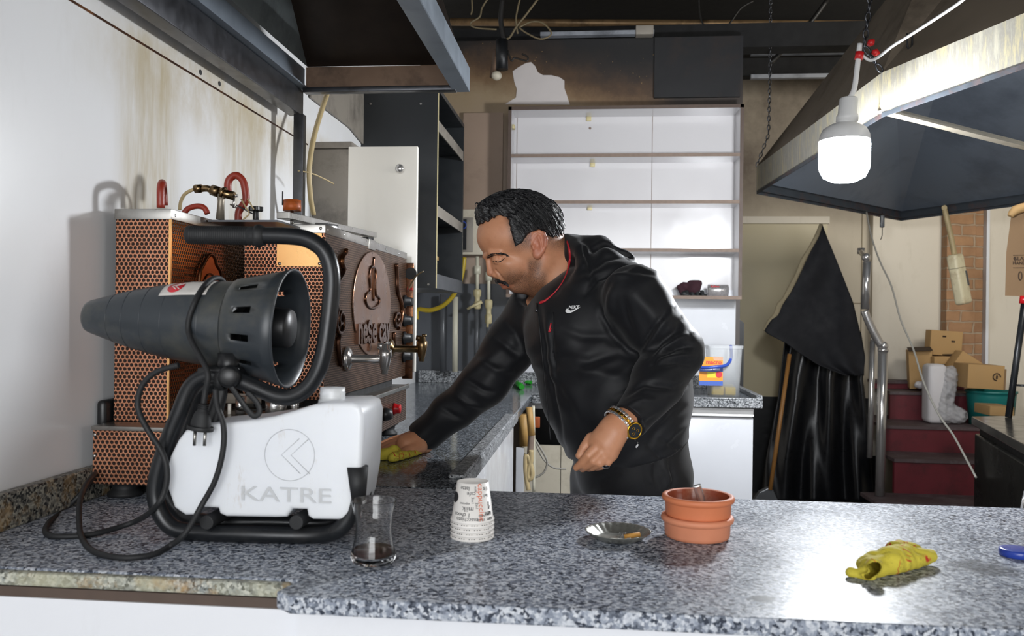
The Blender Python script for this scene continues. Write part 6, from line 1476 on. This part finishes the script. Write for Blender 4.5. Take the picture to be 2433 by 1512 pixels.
# --- hair
def poly2(P):
    P = [(x / 1000, y / 1000) for x, y in P]
    def f(A, B, C):
        d = np.full(A.shape, 9.0, np.float32); ins = np.zeros(A.shape, bool)
        for i in range(len(P)):
            (x0, y0), (x1, y1) = P[i], P[(i + 1) % len(P)]; ex, ey = x1 - x0, y1 - y0
            t = np.clip(((A - x0) * ex + (B - y0) * ey) / (ex * ex + ey * ey), 0, 1)
            d = np.minimum(d, (A - x0 - t * ex) ** 2 + (B - y0 - t * ey) ** 2)
            if abs(ey) > 1e-9: ins ^= ((y0 > B) != (y1 > B)) & (A < x0 + (B - y0) * ex / ey)
        d = np.sqrt(d); return np.where(ins, -d, d)
    return f
HP = [(-112, 38), (-112, 110), (-70, 150), (60, 150), (125, 80), (118, 14), (92, 4), (70, 4), (52, 16), (28, 26), (6, 16), (-6, -4), (-22, -14), (-30, 8), (-38, 34), (-44, 58), (-62, 60), (-80, 48)]
hfP = poly2(HP)
hairv = blend([E((2, 27, 0), (104, 87, 77.5), 0), E((-66, 66, 0), (40, 34, 50), .012), E((-12, 88, 0), (74, 38, 56), .015), E((8, 104, -6), (46, 22, 38), .012), E((50, 62, 0), (52, 44, 62), .015), E((-88, 72, 4), (17, 24, 30), .008)])
def hairf(A, B, C):
    d = smax(hairv(A, B, C), hfP(A, B, C), .006)
    comb = np.sin(C * 520 + 2.2 * np.sin(A * 55) + 30 * B) * .0011 + np.sin((B * .75 + A * .65) * 640 + 2.5 * np.sin(C * 60 + A * 40)) * .0009 + np.sin(A * 260 + C * 190 + B * 120) * .0009
    return d + comb * np.clip((B - .01) * 40, .1, 1)
hm = net_mb(hairf, (-.118, -.03, -.1), (.12, .14, .1), .0020); hm.xf(hw)
def hairmat():
    g = G('black_hair'); v = g.tc(); n = g.noise(g.mapv(v, (30, 30, 320), rot=(.2, .9, .3)), 1, 4, .7)
    return g.fin(g.mix(n, hexc('#070708'), hexc('#15151a')), g.mapr(n, .3, .7, .22, .42), 0, g.bump(g.noise(g.mapv(v, (60, 60, 420), rot=(.2, .9, .3)), 1, 3, .7), .9, .0025), Specular_IOR_Level=.7)
HM = hairmat()
hair_o = ob('hair', hm, HM, man, uv=False, merge=0)
# combed strands laid over the scalp hair
bv = BVHTree.FromPolygons([Vector(v) for v in hm.v], hm.f)
rn = random.Random(11); mb = MB()
for i in range(260):
    c0 = rn.uniform(-.07, .074); a0 = rn.uniform(-.104, .03); L = []
    th = rn.uniform(.3, 1.0)
    for k in range(7):
        A0 = a0 + .012 * k; C0 = c0 + (.004 * k if c0 > 0 else -.004 * k); o_ = hw((A0, .22, C0 * (1 + .02 * k)))
        loc, nr, ix, ds = bv.ray_cast(o_, Vector((0, 0, -1)))
        if loc is None or (loc - HC).z < .035: break
        L.append(loc + nr * (.0006 + .0022 * math.sin(k / 6 * math.pi) * th))
    if len(L) >= 4: mb.tube(L, [.0007] * (len(L) - 1) + [.0002], 4, 2)
for i in range(150):   # side locks combed down and back
    c_s = 1; a0 = rn.uniform(-.035, .09); b0 = rn.uniform(.035, .10); L = []
    for k in range(6):
        A0 = a0 + .005 * k; B0 = b0 - .0075 * k; o_ = hw((A0, B0, .2)); loc, nr, ix, ds = bv.ray_cast(o_, -ec)
        if loc is None: break
        L.append(loc + nr * (.0005 + .0014 * math.sin(k / 5 * math.pi)))
    if len(L) >= 4: mb.tube(L, [.0007] * (len(L) - 1) + [.0002], 4, 2)
for (a0, b0) in ((-104, 92),):
    mb.tube([hw(mm(a0 + 8, b0 - 6, rn.uniform(-10, 14))), hw(mm(a0, b0 + 2, 4)), hw(mm(a0 - 5, b0 - 2, 6)), hw(mm(a0 - 3, b0 - 8, 8))], [.0016, .0015, .0012, .0005], 6, 4)
ob('hair_strands', mb, HM, hair_o, uv=False, merge=0, norm=False, kind='stuff')
hbv = BVHTree.FromPolygons([Vector(v) for v in hd.v], hd.f)
def onh(px, py, lift=.001):
    d = ray(px, py).normalized(); loc, nr, ix, ds = hbv.ray_cast(CAMPOS, d); return loc + nr * lift
def mirr(p):
    r = p - HC; return p - ec * (2 * r.dot(ec))
def both(L, rads, flat=1.0, lift=.001, seg=8):
    mb = MB(); P = [onh(x, y, lift) for x, y in L]; mb.tube(P, rads, seg, 4, flat=flat); mb.tube([mirr(p) for p in P], rads, seg, 4, flat=flat); return mb
rb = random.Random(21); mb = MB(); BL = [(1154, 614), (1163, 607.5), (1175, 604), (1188, 604), (1199, 606), (1207, 611)]
for i in range(64):
    t = rb.random() * 4.7; k = int(t); f_ = t - k; x = BL[k][0] * (1 - f_) + BL[k + 1][0] * f_; y = BL[k][1] * (1 - f_) + BL[k + 1][1] * f_; w_ = 2.6 * (1 - (t / 5.2) ** 2) + .3
    y += rb.uniform(-w_, w_); P = [onh(x, y, .0002), onh(x + 3.5, y - 1.2 + rb.uniform(-.6, .6), .0011), onh(x + 7, y - 1.4 + t * .55, .0008)]
    mb.tube(P, [.0006, .0006, .0002], 4, 2); mb.tube([mirr(p) for p in P], [.0006, .0006, .0002], 4, 2)
ob('eyebrows', mb, HM, hair_o, uv=False, merge=0, kind='stuff')
mo = blend([K((-55, -87.5, 0), (-51, -89, 12), 4.6, 5.2, .003), K((-51, -89, 12), (-39, -94.5, 25), 5.4, 4.4, .003), K((-39, -94.5, 25), (-31, -102, 30), 4.2, 2.2, .003)])
gt = sym(s_sph(mm(-26, -112, 0), .007, (.6, .7, 1)))
mm_ = net_mb(lambda A, B, C: mo(A, B, C) + .0009 * np.sin(A * 900 + B * 500) * np.sin(C * 800 + B * 300), (-.07, -.13, -.04), (-.01, -.07, .04), .0013); mm_.xf(hw)
ob('moustache', mm_, HM, hair_o, uv=False, merge=0)
ob('eyelashes', both([(1171, 621), (1178, 623), (1187, 622.5), (1195, 618), (1200, 613.5)], [.0005, .0010, .0012, .0009, .0004], 1, .0002, 6), HM, hair_o, uv=False)
mb = MB()
for s_ in (1, -1): mb.sphere(hw(mm(-58, -41, 30.5 * s_)), .0118)
ob('eyes', mb, plain('eye_dark', '#3a2c26', .15, 0, .2), body_o, uv=False)

# --- jacket
hem_n = None
def jacket():
    it = [('+', cap(S(1500, 1075, 1.95, 141), S(1462, 935, 1.95, 166)), 0), ('+', cap(S(1462, 935, 1.95, 166), S(1408, 800, 1.97, 160)), .03), ('+', cap(S(1296, 742, 2.07, 72), S(1470, 712, 1.92, 92)), .05), ('+', s_sph(S(1440, 700, 2.02), .085), .04), ('+', s_sph(S(1545, 920, 1.98), .088), .05),
          ('+', cap(S(1508, 708, 1.815, 80), S(1606, 838, 1.80, 63)), .022), ('+', cap(S(1606, 838, 1.80, 63), S(1560, 915, 1.75, 62)), .012), ('+', cap(S(1560, 915, 1.75, 62), S(1490, 1005, 1.665, 44)), .014),
          ('+', cap(S(1268, 750, 2.08, 68), S(1157, 903, 2.03, 58)), .03), ('+', cap(S(1157, 903, 2.03, 58), S(1002, 1043, 2.03, 40)), .012),
          # hood: bag on the back and the rolled collar
          ('+', cap(S(1385, 612, 2.0, 52), S(1480, 632, 1.98, 36)), .02), ('+', cap(S(1350, 590, 2.05, 34), S(1420, 596, 2.0, 34)), .015), ('+', cap(S(1440, 625, 1.93, 34), S(1400, 680, 1.88, 34)), .02)]
    ring = [(1346, 572, 2.02, 20), (1382, 598, 1.94, 22), (1392, 640, 1.895, 22), (1372, 684, 1.88, 20), (1332, 714, 1.895, 17), (1290, 728, 1.93, 14), (1262, 722, 1.99, 14), (1258, 690, 2.07, 15), (1290, 620, 2.12, 18), (1330, 580, 2.09, 18), (1346, 572, 2.02, 20)]
    it.append(('+', s_chain([S(x, y, Y) for x, y, Y, r in ring], [r * Y / 2000 for x, y, Y, r in ring]), .010))
    it += [('-', blend([(o_, (lambda f_: lambda X, Y, Z: f_((X - HC.x) * ea.x + (Y - HC.y) * ea.y, Z - HC.z, (X - HC.x) * ec.x + (Y - HC.y) * ec.y))(f_), k_) for o_, f_, k_ in [K((20, -10, 0), (100, -104, 0), 66, 70, .0), K((-30, -60, 0), (60, -100, 0), 66, 62, .02)]]), .006)]
    it += [('-', cap(S(1326, 606, 1.885, 22), S(1304, 676, 1.87, 27)), .008)]
    it += [('-', cap(S(1494, 606, 1.96, 9), S(1440, 592, 1.96, 14)), .012)]
    # cuffs and hem cut square
    def plane(p, n_): 
        n_ = Vector(n_).normalized(); p = Vector(p); return lambda X, Y, Z: -((X - p.x) * n_.x + (Y - p.y) * n_.y + (Z - p.z) * n_.z)
    dl = (S(1476, 1004, 1.665) - S(1560, 915, 1.75)).normalized(); pl_ = S(1493, 1000, 1.668)
    it.append(('-', lambda X, Y, Z: np.maximum(plane(pl_, dl)(X, Y, Z), s_sph(pl_ + dl * .045, .10)(X, Y, Z)), .003))
    dr_ = (S(1000, 1046, 2.03) - S(1155, 900, 2.03)).normalized(); pr_ = S(1000, 1044, 2.03)
    it.append(('-', lambda X, Y, Z: np.maximum(plane(pr_, dr_)(X, Y, Z), s_sph(pr_ + dr_ * .05, .10)(X, Y, Z)), .003))
    h0 = S(1500, 1092, 1.95); hn = Vector((.36, 0, -1))
    it.append(('-', lambda X, Y, Z: np.maximum(plane(h0, hn)(X, Y, Z), s_sph(h0 + hn * .16, .30)(X, Y, Z)), .008))
    return blend(it)
jm = net_mb(jacket(), (-.47, 1.56, .93), (.33, 2.32, 1.46), .0042)
# folds: raised and sunk lines worked into the cloth along its surface
V = np.array(jm.v); F = np.array(jm.f)
def vnormals(V, F):
    n_ = np.cross(V[F[:, 2]] - V[F[:, 0]], V[F[:, 3]] - V[F[:, 1]]); N = np.zeros_like(V)
    for i in range(4): np.add.at(N, F[:, i], n_)
    return N / (np.linalg.norm(N, axis=1)[:, None] + 1e-12)
NV = vnormals(V, F)
def project(V):
    d = V - np.array(CAMPOS); x = d @ np.array(_R); y = d @ np.array(_U); z = d @ np.array(_F)
    return CX + FPX * x / z, CY - FPX * y / z
PXv, PYv = project(V)
front = np.clip(-NV[:, 1] * 2 - .1, 0, 1)
def fold(L, wd, dp, skew=0.0, Ymax=9):
    best = np.full(len(V), 1e9); sgn = np.zeros(len(V)); tt = np.zeros(len(V)); n_ = len(L) - 1
    for i, ((x0, y0), (x1, y1)) in enumerate(zip(L, L[1:])):
        ex, ey = x1 - x0, y1 - y0; t = np.clip(((PXv - x0) * ex + (PYv - y0) * ey) / (ex * ex + ey * ey), 0, 1)
        dx, dy = PXv - x0 - t * ex, PYv - y0 - t * ey; d = np.hypot(dx, dy); m = d < best
        best[m] = d[m]; sgn[m] = np.sign(ex * dy - ey * dx)[m]; tt[m] = (i + t[m]) / n_
    pr = np.exp(-(best / wd) ** 2) * np.sin(np.clip(tt, .02, .98) * math.pi) ** .6
    sk_ = .6 * skew * sgn * (best / wd) * np.exp(-(best / wd) ** 2)
    return (pr * dp + sk_ * abs(dp)) * front * (V[:, 1] < Ymax)
D = np.zeros(len(V))
arm = 1.86
for L, wd, dp, sk, ym in [
    ([(1455, 665), (1432, 700), (1428, 750), (1450, 790), (1490, 830), (1525, 850)], 7, -.007, .5, 1.86),
    ([(1468, 650), (1520, 640), (1560, 655)], 7, -.005, .3, 9), ([(1455, 680), (1445, 720), (1450, 760)], 12, .006, 0, 1.86),
    ([(1600, 735), (1570, 775), (1545, 815), (1530, 845)], 9, .009, .4, 1.9), ([(1585, 740), (1560, 770), (1540, 800), (1525, 825)], 6, -.007, 0, 1.9),
    ([(1618, 760), (1600, 790), (1570, 815), (1545, 850)], 8, -.008, .5, 1.9), ([(1640, 795), (1610, 808), (1575, 835), (1555, 860)], 9, .010, .3, 1.9), ([(1650, 822), (1610, 826), (1570, 845), (1548, 868)], 6, -.010, .3, 1.9),
    ([(1662, 850), (1620, 846), (1585, 852), (1556, 866)], 8, .008, .3, 1.9), ([(1648, 868), (1610, 862), (1575, 870)], 5, -.006, 0, 1.9),
    ([(1500, 690), (1540, 735), (1570, 780)], 16, .006, 0, 1.9), ([(1480, 700), (1490, 760), (1510, 800)], 9, -.004, 0, 1.9),
    ([(1470, 945), (1530, 915), (1600, 925), (1640, 915)], 8, -.007, .5, 1.9), ([(1500, 990), (1540, 1010), (1570, 985)], 8, -.005, 0, 1.9), ([(1490, 960), (1530, 950), (1560, 955)], 8, .005, 0, 1.9),
    ([(1330, 850), (1400, 860), (1470, 840), (1530, 850)], 12, -.006, .2, 9), ([(1300, 900), (1370, 880), (1440, 890), (1490, 900)], 13, .005, 0, 9), ([(1260, 880), (1300, 900), (1350, 960), (1370, 1020)], 12, -.005, 0, 9),
    ([(1325, 780), (1380, 800), (1440, 800), (1480, 830)], 12, -.006, .3, 9), ([(1640, 960), (1600, 985), (1560, 1030), (1540, 1060)], 9, -.006, .3, 9), ([(1640, 1000), (1600, 1030), (1570, 1070)], 8, .006, 0, 9),
    ([(1560, 1040), (1600, 1060), (1620, 1075)], 4, -.004, 0, 9), ([(1530, 1050), (1575, 1095), (1600, 1100)], 4, -.004, 0, 9),
    ([(1288, 725), (1296, 850), (1320, 980), (1350, 1100)], 5, -.005, 0, 9), ([(1300, 730), (1308, 850), (1332, 980)], 6, .003, 0, 9),
    ([(1315, 745), (1312, 790), (1315, 850), (1328, 900)], 3.5, -.004, 0, 9),
    ([(1170, 800), (1210, 830), (1235, 850)], 9, -.006, .3, 9), ([(1130, 850), (1180, 880), (1225, 880)], 9, .006, .2, 9), ([(1100, 900), (1150, 930), (1180, 935)], 7, -.006, .3, 9), ([(1070, 930), (1110, 960), (1150, 970)], 7, .005, 0, 9), ([(1040, 965), (1080, 990), (1110, 1000)], 6, -.004, 0, 9), ([(1195, 760), (1225, 790), (1240, 830)], 9, -.005, 0, 9),
    ([(1395, 700), (1420, 660), (1470, 640), (1515, 625)], 7, -.009, .4, 9), ([(1405, 640), (1440, 615), (1490, 612), (1512, 600)], 8, -.007, .3, 9), ([(1400, 590), (1430, 580), (1470, 585)], 8, .006, 0, 9), ([(1385, 575), (1400, 620), (1398, 660)], 6, -.008, .2, 9), ([(1420, 690), (1450, 660), (1500, 645)], 8, .006, 0, 9)]:
    D += fold(L, wd, dp, sk, ym)
lowf = .0035 * np.sin(V[:, 0] * 38 + V[:, 2] * 22) * np.sin(V[:, 2] * 31 - V[:, 1] * 25) 
D += lowf + .0012 * np.sin(V[:, 0] * 95 - V[:, 2] * 60 + 3 * np.sin(V[:, 2] * 30))
V = V + NV * D[:, None]; jm.v = [tuple(v) for v in V.tolist()]
jk = ob('jacket', jm, JK, man, uv=False, merge=0)
jbv = BVHTree.FromPolygons([Vector(v) for v in jm.v], jm.f)
def onj(px, py, lift=.001):
    d = ray(px, py).normalized(); loc, nr, ix, ds = jbv.ray_cast(CAMPOS, d)
    return (loc - d * lift) if loc is not None else PY(px, py, 1.85)
# lining, zip, pull, emblem, hem cord
ob('collar_lining', MB().tube([onj(x, y, .0005) for x, y in ((1347, 574), (1353, 596), (1353, 622), (1346, 650), (1334, 674), (1316, 697), (1296, 714), (1284, 719))], [.003, .0048, .004, .0026, .0022, .003, .005, .006], 8, 5, flat=.5), MAT['red'], jk)
ob('zip', MB().tube([onj(1276 + t_ * 1.2, 722 + 12 * t_) for t_ in range(28)], .0014, 6, 1), MAT['black_rub'], jk)
ob('zip_slider', MB().tube([onj(1276, 722, .003), onj(1276, 732, .004), onj(1274, 742, .004)], [.0025, .003, .0022], 8, 2), MAT['steel_dark'], jk)
ob('pocket_zip', MB().tube([onj(1314, y, .0012) for y in range(742, 840, 8)], .0011, 6, 1), MAT['black_rub'], jk)
ob('zip_pull', MB().tube([onj(1309, 768, .003), onj(1307, 778, .004), onj(1304, 788, .004), onj(1306, 790, .004), onj(1309, 780, .004)], .0016, 8, 2), MAT['red'], jk)
def decal(poly, n_add=0):
    pass
mb = MB(); sw = [(1344, 737), (1347, 733.5), (1349, 737), (1354, 739), (1362, 737), (1379, 729.5), (1365, 739.5), (1354, 744.5), (1347, 744), (1343.5, 741)]
ctrp = onj(1358, 740, .0014); idx = [onj(x, y, .0014) for x, y in sw]; mb.add([ctrp] + idx, [(0, i + 1, (i + 1) % len(sw) + 1) for i in range(len(sw))])
ob('emblem', mb, MAT['white'], jk, uv=False, norm=False, solid=.0004)
tm_ = text_mb('NIKE', 11.5, 0.0, .25)
mb = MB(); mb.add([onj(1363.5 + v[0] + .25 * v[1], 730.5 - v[1] - v[0] * .04, .0015) for v in tm_.v], tm_.f); ob('emblem_lettering', mb, MAT['white'], jk, uv=False, norm=False, merge=0)
ob('hem_cord', MB().tube([onj(1500, 1030, .001), onj(1508, 1045, .002), onj(1516, 1052, .003)], .0007, 6, 2), MAT['cable_white'], jk)
ob('cord_tip', MB().tube([onj(1516, 1056, .003), onj(1511, 1064, .003)], .0022, 8, 1), MAT['white'], jk)
# trousers and shoes
tr_ = blend([('+', cap(S(1492, 1040, 1.95, 138), S(1503, 1110, 1.95, 134)), 0), ('+', s_cap(lA, (lA.x - .002, lA.y, .5), .088, .076), .02), ('+', s_cap((lA.x + .005, lA.y, .5), (lA.x, lA.y + .02, .1), .078, .068), .02), ('+', s_cap(lB, (lB.x, lB.y, .5), .092, .078), .03), ('+', s_cap((lB.x, lB.y, .5), (lB.x, lB.y + .02, .1), .078, .068), .02), ('-', lambda X, Y, Z: Z - .065, .004)])
hemz = S(1500, 1030, 1.95).z
tmb = net_mb(lambda X, Y, Z: smax(tr_(X, Y, Z), Z - hemz, .005), (-.12, 1.72, .04), (.40, 2.2, hemz + .03), .007)
V = np.array(tmb.v); F = np.array(tmb.f); NV = vnormals(V, F); PXv, PYv = project(V); front = np.clip(-NV[:, 1] * 2 + .5, 0, 1); D = np.zeros(len(V))
for L, wd, dp in [([(1535, 1110), (1540, 1150), (1562, 1180)], 4, -.006), ([(1580, 1075), (1578, 1110), (1590, 1140), (1575, 1175)], 7, .008), ([(1590, 1100), (1600, 1140), (1585, 1180)], 4, -.006), ([(1560, 1090), (1555, 1130), (1568, 1165)], 7, -.007), ([(1480, 1120), (1420, 1150), (1390, 1175)], 12, -.006)]: D += fold(L, wd, dp)
V = V + NV * D[:, None]; tmb.v = [tuple(v) for v in V.tolist()]
ob('trousers', tmb, TR, man, uv=False, merge=0)
for L_ in (lA, lB):
    sf = blend([('+', s_cap((L_.x + .02, L_.y + .02, .05), (L_.x - .14, L_.y - .07, .04), .048, .040), 0), ('-', lambda X, Y, Z: Z - .001, .002), ('&', lambda X, Y, Z: Z - .10, .01)])
    F_ = lambda X, Y, Z: smax(s_cap((L_.x + .02, L_.y + .02, .05), (L_.x - .14, L_.y - .07, .036), .048, .040)(X, Y, Z), .002 - Z, .004)
    ob('shoe', net_mb(F_, (L_.x - .2, L_.y - .14, -.01), (L_.x + .1, L_.y + .1, .11), .006), MAT['black_rub'], man, uv=False, merge=0)
# watch and ring
wc = S(1474, 1003, 1.660); wax = (S(1430, 1052, 1.645) - S(1520, 960, 1.70)).normalized()
u_ = (Vector((.66, 0, -.75)) - wax * Vector((.66, 0, -.75)).dot(wax)).normalized(); v_ = wax.cross(u_).normalized()
if v_.y > 0: v_ = -v_
wt_o = thing('wristwatch', wc, 'steel and gold wristwatch with dark dial on the man\'s left wrist', 'watch')
wr = lambda t, dr=0.0: wc + u_ * math.cos(t) * (.0315 + dr) + v_ * math.sin(t) * (.0275 + dr)
def link(t, w_, col, off):
    p = wr(t, .0012); tg_ = (wr(t + .01) - wr(t - .01)).normalized(); no = tg_.cross(wax).normalized()
    Mx = Matrix((( *tg_, 0), (*wax, 0), (*no, 0), (0, 0, 0, 1))).transposed(); Mx.translation = p + wax * off
    return MB().box(-.0034, .0034, -w_, w_, -.0014, .0014, Mx, bev=.0006)
steelm, goldm = MAT['steel_shiny'], plain('gold', '#c99a35', .2, 1, .08)
outer = MB(); inner = MB()
for k in range(26):
    t = 2 * math.pi * k / 26
    for off in (-.0062, .0062): m_ = link(t, .0028, None, off); outer.add(m_.v, m_.f, True)
    m_ = link(t, .0030, None, 0); inner.add(m_.v, m_.f, True)
ob('bracelet', outer, steelm, wt_o, uv=False); ob('bracelet_centre', inner, goldm, wt_o, uv=False)
tc_ = math.radians(38); pcase = wr(tc_, .003); nrm = (u_ * math.cos(tc_) * .9 + v_ * math.sin(tc_) * 1.2 + Vector((0, -.6, .1))).normalized()
cs = ob('watch_case', MB().lathe([(0, -.004), (.0165, -.004), (.0175, -.002), (.0175, .003)], pcase, nrm, 36), steelm, wt_o)
ob('bezel', MB().lathe([(.0176, .002), (.0176, .0038), (.0165, .0048), (.0142, .0050), (.0138, .004)], pcase, nrm, 36), goldm, cs)
ob('dial', MB().lathe([(0, .0042), (.0140, .0042)], pcase, nrm, 36), plain('dial_dark', '#202326', .2, .2, .1), cs)
ax_ = nrm.orthogonal().normalized(); bx_ = nrm.cross(ax_); mb = MB()
for k in range(3):
    t = 2.1 * k + .4; cc = pcase + nrm * .0045 + (ax_ * math.cos(t) + bx_ * math.sin(t)) * .0062; mb.tube([cc + (ax_ * math.cos(s_) + bx_ * math.sin(s_)) * .0026 for s_ in [2 * math.pi * j / 14 for j in range(14)]], .0005, 5, 1, closed=True)
ob('subdials', mb, goldm, cs, uv=False)
ob('crown', MB().cyl(pcase + ax_ * .017, pcase + ax_ * .0215, .0028, 12), steelm, cs)
rp = S(1438, 1105, 1.632); rax = (S(1428, 1108, 1.645) - S(1444, 1098, 1.631)).normalized(); r1 = rax.orthogonal().normalized(); r2 = rax.cross(r1)
rg = thing('finger_ring', rp, 'chunky silver ring with dark stone on the man\'s little finger', 'ring')
rc_ = S(1438, 1102, 1.637)
ob('ring_band', MB().lathe([(.0088, -.0035), (.0100, -.0035), (.0104, 0), (.0100, .0035), (.0088, .0035)], rc_, rax, 28, closed=True), steelm, rg)
ob('stone', MB().sphere(rc_ + Vector((.002, -.0095, -.003)), .0055, (1.1, .5, .8)), plain('dark_stone', '#15161a', .1), rg)
ob('setting', MB().lathe([(.0065, 0), (.0072, .001), (.006, .002)], rc_ + Vector((.002, -.0075, -.0025)), Vector((.1, -1, -.2)), 20), steelm, rg)
